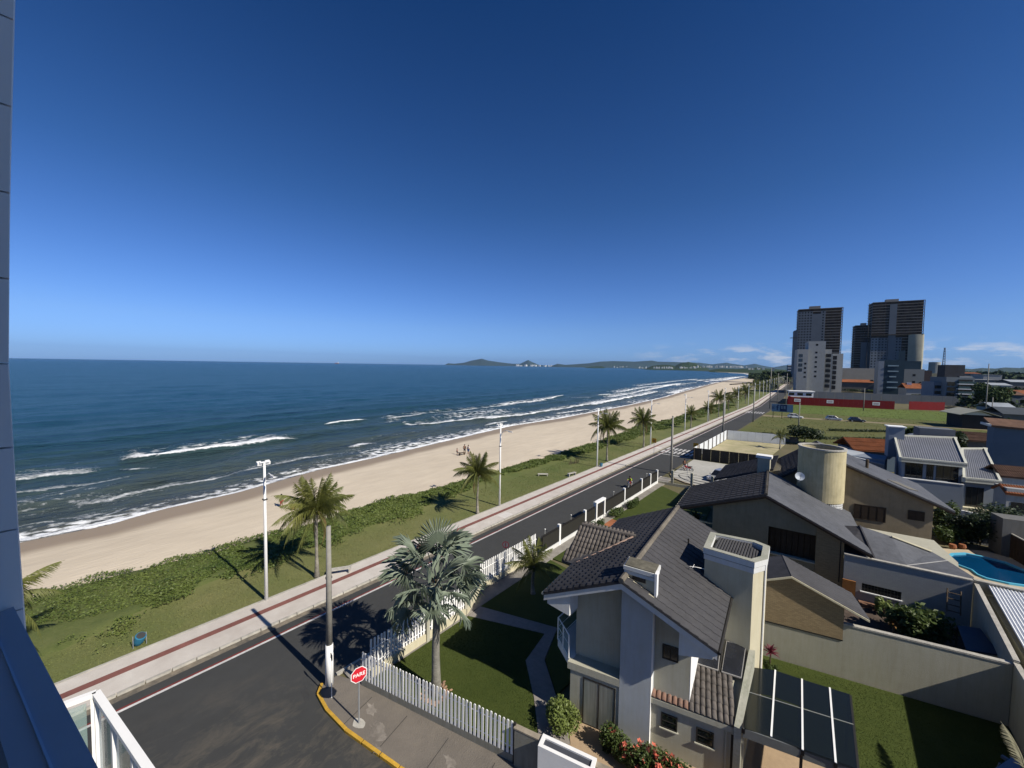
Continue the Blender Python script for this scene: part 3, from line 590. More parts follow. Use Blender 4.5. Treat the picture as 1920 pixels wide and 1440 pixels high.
def lay(origin, xd, yd, nx, ny, dx, dy, inside, parent, off, red=lambda x, y: False):
    xd = xd.normalized(); yd = yd.normalized(); zd = xd.cross(yd).normalized(); M = Matrix((xd, yd, zd)).transposed().to_4x4(); first = True; k = 0
    poff = V(0, 0, 0); q = parent
    while q is not None: poff = poff+q.location; q = q.parent
    for i in range(nx):
        for j in range(ny):
            p = origin+xd*(dx*(i+.5))+yd*(dy*j)
            if not inside(p.x, p.y): continue
            o = (pt2 if red(p.x, p.y) else proto_tile).copy(); COL.objects.link(o); o.parent = parent
            M2 = M.copy(); M2.translation = p-poff+zd*(off+random.uniform(-.003, .003)); o.matrix_local = M2 @ Matrix.Rotation(random.uniform(-.02, .02), 4, 'Z'); k += 1
    return k
xd = dirv(14); yd = V(-math.sin(R_(14)), math.cos(R_(14)), sl_); xd3 = V(xd.x, xd.y, 0)
def in_low(x, y):
    if x > -2.36: return False
    if x < -4.02-.09*(y-16.2)*1: return y < 15.9+.25*(x+5.33)+.02 and x > -5.3
    if 17.82 < y+.0-.2*(x+4.15)*1. < 19.45 and x < -2.4: return False
    return y < 20.0
k_low = lay(P3(-5.30, 15.56, .0), xd3, yd, 15, 12, .205, .345, in_low, h1, .005, lambda x, y: (x < -3.85 and y < 16.2))
# parapet along the right edge of the lower roof, speckled with lichen
LICH = mat('lichen_coping', (.40, .39, .33), .95, .35, 9., .4, col2=(.24, .25, .19))
a, b_ = (-2.36, 16.20), (-2.42, 19.62)
MB().prism([a, (-2.12, 16.22), (-2.2, 19.75), b_], 0, [zl(*a)+.16, zl(*a)+.16, zl(*b_)+.16, zl(*b_)+.16]).build('roof_parapet', LICH, h1)
# two solar panels
PAN = mat('solar_absorber', (.022, .024, .03), .25, .25, 2., spec=.7)
for qs in (((-4.13, 17.80), (-3.29, 18.0), (-3.50, 19.52), (-4.36, 19.32)), ((-3.18, 18.03), (-2.46, 18.2), (-2.55, 19.74), (-3.30, 19.56))):
    pn = MB().slab([P3(*q, .13) for q in qs], .05).build('solar_panel', mat('aluminium', (.55, .53, .50), .4, .05, metal=.6), h1)
    c = V(*qs[0], 0).lerp(V(*qs[2], 0), .5); MB().slab([P3(q[0]+(c.x-q[0])*.07, q[1]+(c.y-q[1])*.04, .137) for q in qs], .004).build('absorber', PAN, pn)
MB().tube([P3(-3.25, 17.9, .1), P3(-3.4, 19.6, .1)], .025).build('pipe', FRAME, h1)
# water tower with sunken tiled roof
tw = [(-4.43, 19.57), (-2.35, 19.56), (-1.95, 20.36), (-2.04, 21.87), (-2.68, 22.12), (-4.61, 21.71)]
def V2(*a): return Vector(a)
def inset(p, d):
    n = len(p); out = []
    for i in range(n):
        a = V2(*p[i-1]); b = V2(*p[i]); c = V2(*p[(i+1) % n]); u = (b-a).normalized(); v = (c-b).normalized(); n1 = V2(-u.y, u.x); n2 = V2(-v.y, v.x); m_ = (n1+n2).normalized(); out.append(tuple(b+m_*(d/max(.4, m_.dot(n1)))))
    return out

ti = inset(tw, .07); ring_in = inset(tw, .27)
MB().prism(ti, 0, 7.0).build('tower_wall', CREAM, h1)
def ring(outer, inner, z0, z1, name, m):
    n = len(outer); mb = MB(); mb.v = [(*q, z0) for q in outer]+[(*q, z1) for q in outer]+[(*q, z1) for q in inner]+[(*q, z0) for q in inner]
    for i in range(n):
        j = (i+1) % n; mb.f += [(i, j, n+j, n+i), (n+i, n+j, 2*n+j, 2*n+i), (2*n+i, 2*n+j, 3*n+j, 3*n+i), (3*n+i, 3*n+j, j, i)]
    return mb.build(name, m, h1)
ring(inset(tw, .03), ring_in, 7.0, 7.23, 'cornice', OFFW); ring(inset(tw, .06), ring_in, 7.23, 7.27, 'cornice_groove', FRAME)
ring(tw, ring_in, 7.27, 7.52, 'cornice', OFFW); ring(inset(tw, .005), ring_in, 7.523, 7.55, 'coping', LICH)
ri = inset(tw, .30); MB().prism(ri, 7.0, 7.28).build('tower_roof_base', FRAME, h1)
mb = MB(); x_ = -4.05
while x_ < -2.15:
    y0_ = 19.93; y1_ = 21.7+.1*(x_+4.3) if x_ < -2.65 else 21.4-(x_+2.65)*1.0
    y0_ += max(0, (x_+2.75))*1.2
    if y1_-y0_ > .3: mb.tube([(x_, y0_, 7.33), (x_-.06, y1_, 7.42)], .052, 6)
    x_ += .118
mb.build('tower_roof_tiles', ROOFW, h1, kind='stuff')
MB().tube([(-4.36, 19.62, 6.5), (-4.62, 19.3, 6.62), (-4.9, 19.15, 6.62)], .012, 5).build('aerial', WHITE, h1)
MB().tube([(-4.75, 19.1, 6.62), (-4.78, 19.5, 6.62)], .01, 5).build('aerial', WHITE, h1)
MB().tube([(-2.02, 20.3, .2), (-2.02, 20.3, 7.3)], .035).build('downpipe', WHITE, h1)
MB().tube([(-5.6, 21.5, 6.3), (-5.6, 21.5, 6.95)], .04).build('vent_pipe', FRAME, h1)
# dormer / chimney box at the front of the ridge
dz = V(0, 0, 0); d8 = dirv(8); dn = dirv(98); o = V(-6.46, 15.24, 0)
def dbox(u0_, u1_, v0, v1, z0, z1, nm, m_, zb=None):
    p = [o+d8*u0_+dn*v0, o+d8*u1_+dn*v0, o+d8*u1_+dn*v1, o+d8*u0_+dn*v1]; return MB().prism([(q.x, q.y) for q in p], z0, z1).build(nm, m_, h1)
dbox(.02, 1.24, .07, .8, 6.4, 7.33, 'dormer_wall', CREAM); dbox(0, 1.27, .02, .85, 7.33, 7.47, 'dormer_band', OFFW); dbox(.03, 1.24, .05, .8, 7.47, 7.505, 'dormer_groove', FRAME)
dbox(-.03, 1.30, -.01, .88, 7.505, 7.67, 'dormer_band', OFFW); dbox(.02, 1.24, .03, .82, 7.672, 7.71, 'dormer_top', mat('mossy_slab', (.13, .12, .09), .95, .35, 5.))
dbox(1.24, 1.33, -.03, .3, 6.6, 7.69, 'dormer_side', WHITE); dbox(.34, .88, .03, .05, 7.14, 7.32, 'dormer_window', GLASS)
MB().tube([o+V(-.02, -.02, 7.28), o+d8*1.27+V(0, -.05, 6.68)], .05, 6).build('dormer_flashing', CREAM, h1)
# cross wing with barrel tiles on the sea side
ka = V(-7.97, 20.23, 6.71); kb = V(-10.97, 19.70, 6.71)
gb = G(1053, 1050, 5.5); gr = G(1077, 1058, 5.62)
nrm = (kb-ka).cross(gb-ka); 
if nrm.z < 0: nrm = -nrm
nrm.normalize(); zg = lambda x, y: ka.z-(nrm.x*(x-ka.x)+nrm.y*(y-ka.y))/nrm.z
vx = [ka+V(-.05, 0, .03), gr]
MB().slab([gb, vx[1], vx[0], kb], .12).build('wing_roof', ROOFW, h1)
yy = (kb-gb); xx = (ka-kb)
yyn = (yy-xx.normalized()*yy.dot(xx.normalized())).normalized()
def in_wing(x, y):
    q = V(x, y, 0); ed = (V(vx[0].x, vx[0].y, 0)-V(vx[1].x, vx[1].y, 0)); c = ed.cross(q-V(vx[1].x, vx[1].y, 0)).z
    ed2 = V(kb.x-gb.x, kb.y-gb.y, 0); c2 = ed2.cross(q-V(gb.x, gb.y, 0)).z
    return c > .05 and c2 < -.02
Ln = yy.length; nyw = int(Ln/.345)
kw = lay(gb, xx, yyn, 30, nyw+1, .205, .345, in_wing, h1, .01)
back = V(kb.x-.2, kb.y+2.6, 5.5); MB().slab([kb+V(0, .01, 0), ka+V(0, .01, 0), V(ka.x-1.6, ka.y+2.6, 5.85), back], .1).build('wing_roof', ROOF, h1)
MB().tube([kb+V(0, 0, .08), ka+V(0, 0, .08)], .1, 8).build('ridge', TILE, h1)
MB().tube([vx[1]+V(0, 0, .03), vx[0]+V(0, 0, .05)], .05, 6).build('valley_flashing', mat('pink_mortar', (.34, .24, .19), .9, .3, 5.), h1)
wa = gb+V(.9, .25, 0); MB().prism([(wa.x, wa.y), (-9.2, wa.y+.5), (-9.2, wa.y+3), (wa.x-.25, wa.y+3)], 0, [gb.z-.1, gb.z-.1, 5.2, 5.2]).build('wing_wall', CREAM2, h1)
# side balcony, glass with white rail, at the front left corner
ba = G(1066, 1233, 2.7); bb = G(1046, 1198, 2.7); bc = bb+V(-.0, 2.4, 0)
MB().prism([(ba.x, ba.y), (-8.6, 14.95), (-8.9, 17.5), (bc.x, bc.y), (bb.x, bb.y)], 2.36, 2.69).build('balcony_floor', OFFW, h1)
for q0, q1 in ((ba, bb), (bb, bc)):
    
    for hh_, rr_ in ((1.08, .03), (.62, .015), (.06, .02)): MB().tube([q0+V(0, 0, hh_), q1+V(0, 0, hh_)], rr_, 6).build('balcony_rail', WHITE, h1)
    MB().quad(q0+V(0, 0, .1), q1+V(0, 0, .1), q1+V(0, 0, 1.02), q0+V(0, 0, 1.02)).build('balcony_glass', GLS, h1)
for q in (ba, ba.lerp(bb, .5), bb, bc): MB().box((q.x, q.y, 2.69), (.05, .05, 1.1)).build('balcony_post', WHITE, h1)

# pergola with tinted glass
pg = thing('glass_canopy', 'carport canopy of dark tinted glass panels on white beams beside the house', 'canopy', (-.5, 18.5, 0))
TG = bpy.data.materials.new('tinted_canopy_glass'); TG.use_nodes = True; t = TG.node_tree; b = t.nodes['Principled BSDF']; b.inputs['Base Color'].default_value = (.010, .013, .012, 1); b.inputs['Roughness'].default_value = .12; b.inputs['Alpha'].default_value = .86
cz = 2.6; xs_ = [((-2.40, 19.83), (-2.10, 16.05)), (None, None)]
def cpt(px, py, z=cz): q = G(px, py, z); return V(q.x, q.y, z)
tops = [cpt(1405, 1250), cpt(1453.7, 1257), cpt(1503.7, 1273.6), cpt(1555.8, 1290), cpt(1594, 1302)]
bots = [cpt(1394, 1366), cpt(1446, 1382), cpt(1505, 1407), cpt(1567, 1431), cpt(1609, 1444)]
for i in range(4):
    for s0, s1 in ((0, .445), (.455, 1)):
        g_ = .02
        q = [bots[i].lerp(tops[i], 1-s1), bots[i+1].lerp(tops[i+1], 1-s1), bots[i+1].lerp(tops[i+1], 1-s0), bots[i].lerp(tops[i], 1-s0)]
        MB().slab([q[0]+V(g_, 0, 0), q[1]-V(g_, 0, 0), q[2]-V(g_, 0, 0), q[3]+V(g_, 0, 0)], .012).build('glass_panel', TG, pg)
for i in (1, 2, 3):
    d = tops[i]-bots[i]; MB().prism([(bots[i].x-.03, bots[i].y), (bots[i].x+.03, bots[i].y), (tops[i].x+.03, tops[i].y), (tops[i].x-.03, tops[i].y)], cz+.004, cz+.03).build('cover_strip', WHITE, pg)
for i in range(5):
    MB().prism([(bots[i].x-.05, bots[i].y), (bots[i].x+.05, bots[i].y), (tops[i].x+.05, tops[i].y), (tops[i].x-.05, tops[i].y)], cz-.2, cz-.02).build('beam', FRAME, pg)
mid = [b_.lerp(t_, .55) for b_, t_ in zip(bots, tops)]
MB().tube([mid[0]+V(0, 0, .01), mid[4]+V(0, 0, .01)], .012, 6).build('glazing_joint', mat('pale_joint', (.35, .36, .34), .6), pg)
MB().wall(bots[0], bots[4], cz-.34, cz-.0, .04).build('front_fascia', mat('grey_fascia', (.13, .14, .14), .4, .1), pg)
for q in (tops[4], bots[4], tops[2], bots[2]): MB().box((q.x-.03, q.y+.03, 0), (.09, .09, cz-.2)).build('post', FRAME, pg)

# plot: paving, lawns
def gpoly(name, pts, z0, z1, m): return struct(MB().prism(pts, z0, z1), name, m)
fl2 = [(-17.25, 9.6), (-8.95, 11.75), (-8.95, 12.83), (-10.46, 14.43), (-12.15, 16.02), (-12.58, 18.39), (-17.2, 16.52)]
gpoly('house_lawn', fl2, -.2, .07, GRASS)
gpoly('back_lawn', [(-17.3, 17.75), (-12.29, 19.35), (-11.40, 16.75), (-9.7, 15.3), (-8.9, 24.6), (-17.9, 26), (-18.3, 19.2)], -.2, .07, GRASS)
gpoly('garden_path', [(-17.2, 16.54), (-12.6, 18.41), (-12.17, 16.0), (-10.44, 14.45), (-8.93, 12.81), (-7.9, 13.6), (-8.75, 14.6), (-9.66, 15.2), (-11.43, 16.72), (-12.31, 19.33), (-17.3, 17.72)], -.2, .075, PATHM)
gpoly('driveway', [(-8.92, 11.5), (6.6, 15.4), (6.6, 16.6), (1.25, 17.1), (1.25, 20.0), (-4, 19), (-8.7, 14.7), (-7.88, 13.6), (-8.91, 12.82)], -.2, .068, PAVE)
gpoly('side_lawn', [(1.27, 17.1), (6.6, 16.62), (6.6, 27.3), (-5, 24.4), (-5, 20.0), (1.25, 20.02)], -.2, .072, GRASS)
for (xa, ya, xb, yb) in ((-6.55, 12.2, -7.0, 13.55), (-5.85, 12.4, -6.15, 13.5)):
    struct(MB().wall((xa, ya), (xb, yb), .0685, .073, .12), 'drain_slot', mat('rust_grate', (.07, .035, .02), .9))
r = np.random.default_rng(4)
def tufts(name, poly, n, m, h0=.075, s=(.02, .045), seed=1):
    P = np.array(poly); x0, y0 = P.min(0); x1, y1 = P.max(0); x = x0+(x1-x0)*r.random(n*2); y = y0+(y1-y0)*r.random(n*2); ins = np.zeros(len(x), bool); j = len(P)-1
    for i in range(len(P)):
        c = ((P[i, 1] > y) != (P[j, 1] > y)) & (x < (P[j, 0]-P[i, 0])*(y-P[i, 1])/(P[j, 1]-P[i, 1]+1e-9)+P[i, 0]); ins ^= c; j = i
    x = x[ins][:n]; y = y[ins][:n]; v, f = leafquads(x, y, np.full(len(x), h0), s[0]+(s[1]-s[0])*r.random(len(x)), .1, seed); npmesh(name, v, f, m, 'stuff')
tufts('lawn_blades', fl2, 30000, GRASS, s=(.015, .032), seed=2)
tufts('side_lawn_blades', [(1.35, 17.1), (6.5, 16.7), (6.5, 27.2), (-2.2, 25.0), (1.3, 20.1)], 26000, GRASS, s=(.015, .032), seed=3)

# ------------------------------------------------------------------ fences
def picket_fence(name, label, p, q, z0, z1, n, wallz, wm, loc, rails=(.25, 1.05), wt=.14, side=1, top_jit=0):
    f = thing(name, label, 'fence', loc); p = V(*p, 0); q = V(*q, 0); d = (q-p).normalized(); a = math.degrees(math.atan2(d.y, d.x))
    if wallz: MB().wall(p, q, -.1, wallz, wt, side).build('base_wall', wm, f)
    nn = V(-d.y, d.x, 0)*side; c0_ = nn*wt*.5
    for rz_ in rails: MB().tube([p+c0_+V(0, 0, z0+rz_), q+c0_+V(0, 0, z0+rz_)], .022, 6).build('rail', WHITE, f)
    pk = None; L_ = (q-p).length
    for i in range(n):
        c = p+d*(L_*(i+.5)/n)+c0_*(.2)
        if pk is None:
            pk = MB(); w_ = .052
            pk.box((0, 0, 0), (w_*2, .03, z1-z0-.03), 0); pk.hexa([V(-w_, -.015, z1-z0-.03), V(w_, -.015, z1-z0-.03), V(w_, .015, z1-z0-.03), V(-w_, .015, z1-z0-.03), V(-w_*.45, -.015, z1-z0), V(w_*.45, -.015, z1-z0), V(w_*.45, .015, z1-z0), V(-w_*.45, .015, z1-z0)])
            pk = pk.build('picket', WHITE, None); o = pk
        else: o = pk.copy(); COL.objects.link(o)
        o.parent = f; o.location = c+V(0, 0, z0)-f.location; o.rotation_euler = (random.uniform(-.012, .012), random.uniform(-.012, .012), R_(a))
    return f
GW = mat('grey_wall_render', (.24, .235, .20), .9, .06, 1.5, .25, 40, streak=.2)
f1 = picket_fence('picket_fence', 'white picket fence on a low grey wall behind the red stop sign', (-17.30, 9.38), (-9.20, 11.43), .42, 1.80, 43, .40, GW, (-13, 10.4, 0))
f2 = picket_fence('picket_fence', 'white picket fence on a cream wall between the palm tree and the road', (-17.46, 9.9), (-17.5, 16.45), .50, 2.02, 34, .48, CREAM, (-17.4, 13, 0), side=-1)
MB().wall((-17.42, 16.47), (-18.55, 18.9), -.1, .48, .14, -1).build('base_wall', CREAM, f2)
f3 = picket_fence('picket_fence', 'white picket fence beside the road behind the small green palm', (-18.6, 18.9), (-18.6, 25.6), .50, 2.0, 34, .48, CREAM, (-18.6, 22, 0), side=-1)
for q in ((-17.35, 13.45), (-17.44, 16.5)): MB().box((*q, 0), (.16, .2, 2.0)).build('pier', CREAM2, f2)
# solid wall that follows on the side street and a white framed gate hood behind it
sw_ = thing('street_wall', 'grey rendered wall at the bottom edge, right of the picket fence', 'wall', (-5, 12.4, 0))
MB().wall((-9.12, 11.35), (7, 15.38), -.1, 1.62, .16).build('wall', GW, sw_); MB().wall((-9.15, 11.33), (7, 15.36), 1.621, 1.68, .22).build('coping', mat('brown_coping', (.30, .26, .20), .9, .2, 4.), sw_)
ps_ = thing('fence_post', 'dark post closing the picket fence at the grey wall', 'post', (-9.16, 11.5, 0)); MB().box((-9.2, 11.47, 0), (.1, .1, 1.75), 14).build('post', FRAME, ps_)
gh = thing('gate_hood', 'white concrete frame with a dark slot behind the grey wall at the bottom edge', 'gate frame', (-8, 12.2, 0))
u = dirv(14); vv = dirv(104); o0 = G(1012, 1390, 1.75); o0 = V(o0.x, o0.y, 0)
def gb_(a, b_, c, d, z0, z1, nm, m_): q = [o0+u*a+vv*c, o0+u*b_+vv*c, o0+u*b_+vv*d, o0+u*a+vv*d]; MB().prism([(w_.x, w_.y) for w_ in q], z0, z1).build(nm, m_, gh)
gb_(0, 2.1, .22, .36, 0, 1.75, 'frame_side', WHITE); gb_(0, 2.1, -.18, -.05, 0, 1.75, 'frame_side', WHITE); gb_(0, .14, -.05, .22, 0, 1.75, 'frame_end', WHITE); gb_(1.96, 2.1, -.05, .22, 0, 1.75, 'frame_end', WHITE); gb_(.14, 1.96, -.05, .22, 0, 1.69, 'slot', mat('slate', (.06, .065, .08), .7))
# dark railing of the neighbour with white pillars and portal
irn = thing('iron_fence', 'dark iron railing with white pillars along the road past the picket fence', 'fence', (-18, 40, 0))
IR = mat('black_iron', (.02, .018, .016), .6, .1)
fx = lambda y: -18.3
MB().wall((-18.3, 25.8), (-18.3, 53.4), -.1, .42, .16, -1).build('base_wall', OFFW, irn)
bars = MB(); y = 25.9
while y < 53.2:
    if not (35.2 < y < 37.4): bars.box((-18.22, y, .42), (.03, .045, 1.38))
    y += .11
bars.build('bars', IR, irn, kind='stuff')
for z_ in (.55, 1.7): MB().tube([(-18.22, 25.8, z_), (-18.22, 53.3, z_)], .025, 6).build('rail', IR, irn)
MB().wall((-18.19, 26), (-18.19, 53.2), .5, 1.62, .012, -1).build('mesh_infill', mat('dark_mesh', (.025, .024, .02), .8), irn)
for y in (28.6, 33.2, 42.4, 47.6, 50.6, 53.2): MB().box((-18.25, y, 0), (.24, .24, 1.95)).build('pillar', WHITE, irn)
for i, y in enumerate((26.4, 30.6, 35.3, 39.6, 44.6, 49.4)):
    lp_ = MB(); lp_.tube([(-18.25, y, 1.7), (-18.25, y, 2.15)], .015, 5).blob((-18.25, y, 2.2), .07, 4, 0); lp_.build('spike_lamp', mat('lamp_globe', (.6, .6, .57), .4), irn)
gt = thing('gateway', 'white portal with a dark door in the iron railing', 'gate', (-18.2, 36.3, 0))
for y in (35.35, 37.15): MB().box((-18.22, y, 0), (.32, .22, 2.0)).build('jamb', WHITE, gt)
MB().box((-18.22, 36.25, 2.0), (.36, 2.1, .18)).build('lintel', WHITE, gt); MB().box((-18.2, 36.25, .05), (.05, 1.56, 1.7)).build('door', FRAME, gt)
gpoly('gateway_paving', [(-18.1, 35.4), (-16.2, 35.2), (-15.8, 37.2), (-18.1, 37.3)], -.1, .078, TERRA)
gpoly('neighbour_lawn', [(-18.15, 26.2), (-9.5, 26.5), (-9.0, 34.5), (-10.2, 48), (-18.15, 53)], -.2, .066, GRASS)
fr_ = thing('side_railing', 'railing with pale pillars along the far side street beyond the lawn', 'fence', (-14, 54, 0))
MB().wall((-18.2, 53.5), (-10, 54.6), -.1, .35, .16).build('base_wall', CREAM2, fr_)
for x in (-16.4, -14.0, -11.6): MB().box((x, 53.7+.13*(x+18), 0), (.3, .26, 2.1)).build('pillar', CREAM2, fr_)
for z_ in (.5, .85, 1.2, 1.55, 1.85): MB().tube([(-18.2, 53.6, z_), (-10, 54.7, z_)], .018, 5).build('rail', FRAME, fr_)
# garden wall behind the house, right wall
gwl = thing('garden_wall', 'long cream rendered wall with pale coping behind the lawn, in half shade', 'wall', (3, 26.5, 0))
a, b_ = V(-5.6, 24.33, 0), V(6.7, 27.47, 0)
q = a.lerp(b_, .527); MB().wall(q, b_, -.1, 2.84, .15).build('wall', CREAM2, gwl); MB().wall(q-V(0, .03, 0), b_-V(0, .03, 0), 2.841, 2.92, .22).build('coping', KERB, gwl)
MB().wall(a, q, -.1, 2.0, .15).build('wall', CREAM2, gwl)
rwl = thing('boundary_wall', 'tall grey wall along the white corrugated roof at the right edge', 'wall', (6.9, 30, 0))
MB().wall((6.72, 10), (6.72, 27.47), -.1, 2.95, .15, -1).build('wall', CREAM2, rwl); MB().wall((6.72, 27.47), (7.1, 36.0), -.1, 3.05, .15, -1).build('wall', CREAM2, rwl)
MB().wall((6.70, 10), (6.70, 27.47), 2.951, 3.0, .2, -1).build('coping', KERB, rwl); MB().wall((6.70, 27.5), (7.08, 36.0), 3.051, 3.11, .2, -1).build('coping', KERB, rwl)
# brick garage gable on that wall
BRK = bpy.data.materials.new('yellow_brick'); BRK.use_nodes = True; t = BRK.node_tree; b = t.nodes['Principled BSDF']; b.inputs['Roughness'].default_value = .9
g = t.nodes.new('ShaderNodeNewGeometry'); s = t.nodes.new('ShaderNodeSeparateXYZ'); c = t.nodes.new('ShaderNodeCombineXYZ'); br = t.nodes.new('ShaderNodeTexBrick'); l = t.links.new
ad = t.nodes.new('ShaderNodeMath'); ad.operation = 'ADD'; l(g.outputs['Position'], s.inputs[0]); l(s.outputs['X'], ad.inputs[0]); l(s.outputs['Y'], ad.inputs[1]); l(ad.outputs[0], c.inputs[0]); l(s.outputs['Z'], c.inputs[1]); l(c.outputs[0], br.inputs['Vector'])
br.inputs['Scale'].default_value = 1; br.inputs['Brick Width'].default_value = .22; br.inputs['Row Height'].default_value = .065; br.inputs['Mortar Size'].default_value = .007
br.inputs['Color1'].default_value = (.36, .27, .145, 1); br.inputs['Color2'].default_value = (.28, .205, .11, 1); br.inputs['Mortar'].default_value = (.19, .15, .095, 1); l(br.outputs['Color'], b.inputs['Base Color'])
bp = t.nodes.new('ShaderNodeBump'); bp.inputs['Strength'].default_value = .6; bp.inputs['Distance'].default_value = .02; l(br.outputs['Fac'], bp.inputs['Height']); bp.invert = True; l(bp.outputs[0], b.inputs['Normal'])
ga = thing('brick_garage', 'brown brick gable outbuilding with dark roof on the cream wall', 'outbuilding', (0, 26.5, 0))
u14 = dirv(14.3); n14 = dirv(104.3); o = V(-3.6, 24.83, 0)
def gp(s_, v_, z_): q = o+u14*s_+n14*v_; return V(q.x, q.y, z_)
s_l, s_ap, s_r = 0, 2.3, 4.63
ap = 4.9; zl_ = 4.02; zr_ = 3.85
front = [gp(s_l, 0, 2.0), gp(s_r, 0, 2.0), gp(s_r, 0, zr_), gp(s_ap, 0, ap-.06), gp(s_l, 0, zl_)]
bk = [p+n14*1.5 for p in front]; mb = MB(); mb.add(front+bk, [(0, 1, 2, 3, 4), (9, 8, 7, 6, 5)]+[(i, (i+1) % 5+0, (i+1) % 5+5, i+5)[::-1] for i in range(5)]); mb.build('wall', BRK, ga)
MB().wall(gp(s_l, -.02, 0), gp(s_r, -.02, 0), 1.98, 2.04, .05).build('ledge', FRAME, ga)
rr1 = G(1632, 1159, 3.42); far = G(1612, 1103, 3.9); 
A1 = gp(s_ap, -.12, ap); B1 = gp(5.6, -.12, zr_-.38); MB().slab([A1, B1, B1+n14*2.6, A1+n14*2.6], .09).build('roof', ROOF, ga); MB().slab([gp(-.4, -.12, zl_-.2), A1, A1+n14*2.6, gp(-.4, 2.4, zl_-.2)], .09).build('roof', ROOF, ga)
tiled(B1+V(0, 0, .004), B1+n14*2.6+V(0, 0, .004), A1+n14*2.6+V(0, 0, .004), A1+V(0, 0, .004), .3, .36, .02, .02, 'flat').build('roof_tiles', ROOFW, ga, kind='stuff')
MB().wall(A1-V(0, 0.03, 0), B1-V(0, .03, 0), ap-.12, ap-.02, .04, -1) if False else None
bd = MB(); d_ = .035
for P0, P1 in ((A1, B1), (gp(-.4, -.12, zl_-.2), A1)):
    bd.hexa([P0-V(0, 0, .1)-n14*.06, P1-V(0, 0, .1)-n14*.06, P1-V(0, 0, .1)-n14*.01, P0-V(0, 0, .1)-n14*.01, P0-n14*.06, P1-n14*.06, P1-n14*.01, P0-n14*.01])
bd.build('verge_board', CREAM, ga)
# courtyard clutter between the walls
gpoly('courtyard_floor', [(1.0, 26.4), (6.65, 27.8), (7.0, 35.7), (.8, 35.0)], -.2, .06, mat('courtyard_slabs', (.10, .075, .06), .95, .3, 2.))
sh = thing('shed_roof', 'dark blue low shed roof between the garden wall and the grey wall', 'shed', (6.2, 31.2, 0))
q = [G(1795, 1172, 1.9), G(1838, 1178, 1.9), G(1876, 1228, 1.9), G(1812, 1218, 1.9)]; MB().slab([V(w_.x, w_.y, 1.9) for w_ in (q[3], q[2], q[1], q[0])], .08).build('roof', mat('dark_blue_sheet', (.04, .05, .075), .5, .2), sh)
for w_ in q: MB().box((w_.x, w_.y, 0), (.08, .08, 1.82)).build('post', FRAME, sh)
ld = thing('ladder', 'short wooden ladder leaning on the shaded grey wall', 'ladder', (5.9, 34.6, 0))
for dx in (0, .55): MB().tube([(5.75+dx, 34.2, 1.6), (5.85+dx, 35.0, 2.75)], .035, 6).build('stile', DTRUNK, ld)
for k in range(4): MB().tube([(5.75+.03*k, 34.27+.2*k, 1.7+.29*k), (6.3+.03*k, 34.27+.2*k, 1.7+.29*k)], .03, 6).build('rung', DTRUNK, ld)
wr = thing('corrugated_roof', 'white corrugated metal roof at the right edge, its near end in shade', 'roof', (10, 32, 0))
z0 = 3.0; x = 7.22
mb = MB(); M_ = 70; v0 = []; 
for i in range(M_*4+1):
    s_ = i/4; xx_ = 7.25+.05*(s_*0)+s_*.145; zz_ = .035*math.sin(s_*2*PI)
    v0.append((xx_, zz_))
for (xa, zz_) in v0: mb.v += [(xa-.35*0, 22.5, 2.66+zz_), (xa+.38, 36.05+.12*(xa-7.2), 3.16+zz_)]
for i in range(len(v0)-1): mb.f.append((2*i, 2*i+2, 2*i+3, 2*i+1))
mb.build('corrugated_sheet', mat('white_sheet_metal', (.72, .74, .76), .4, .05, 2.), wr)
MB().wall((7.1, 36.05), (18, 37.4), -.1, 3.24, .18).build('end_wall', CREAM2, wr); MB().wall((7.1, 36.0), (18, 37.35), 3.241, 3.3, .26).build('coping', KERB, wr)
MB().prism([(7.3, 22.6), (17, 22.6), (17, 36.8), (7.6, 36.0)], 0, 2.55).build('wall', CREAM2, wr)
# taller block beyond the right edge that shades it
nb = thing('neighbour_block', 'tall rendered block standing just beyond the right edge', 'building', (22, 24, 0)); MB().prism([(17.5, 14), (30, 14), (30, 31.2), (17.5, 31.2)], 0, 11.0).build('wall', CREAM2, nb)
# ------------------------------------------------------------------ palms and plants
def frond_mesh(L_=2.6, droop=1.0, n=26, seed=0, wind=0., wid=.8, side=1.0):
    """coconut frond growing along +X from the origin, arching down; leaflets hang from the midrib"""
    r = random.Random(seed); mb = MB(); pts = []
    for i in range(n+1):
        s = i/n; x = L_*(s-.16*droop*s**3); z = L_*(.42*s*(1.15-droop*.45)-.62*droop*s*s); y = wind*s*s*L_; pts.append(V(x, y, z))
    mb.tube(pts[::2], [.035*(1-.85*i/(len(pts[::2])-1)) for i in range(len(pts[::2]))], 4)
    for i in range(2, n):
        s = i/n; t = (pts[min(i+1, n)]-pts[i-1]).normalized(); sd = t.cross(V(0, 0, 1)).normalized(); ln = wid*(math.sin(PI*min(1, s*1.02+.08))**.55)*(1-.35*s)
        for q in (-1, 1):
            for h_ in (0, .33, .66):
                p = pts[i].lerp(pts[min(i+1, n)], h_); l_ = ln*r.uniform(.8, 1.1); d = (sd*q*(.62)*r.uniform(.6, 1.2)+t*.5*r.uniform(.5, 1.3)+V(0, 0, -.35-.55*droop*r.uniform(.4, 1.5))).normalized()
                tip = p+d*l_+V(0, 0, -.28*l_); w_ = t*.019
                mb.add([p-w_, p+w_, p+d*l_*.55+w_*.9+V(0, 0, .01), tip, p+d*l_*.55-w_*.9], [(0, 1, 2, 4), (4, 2, 3)])
    return mb
FR = []
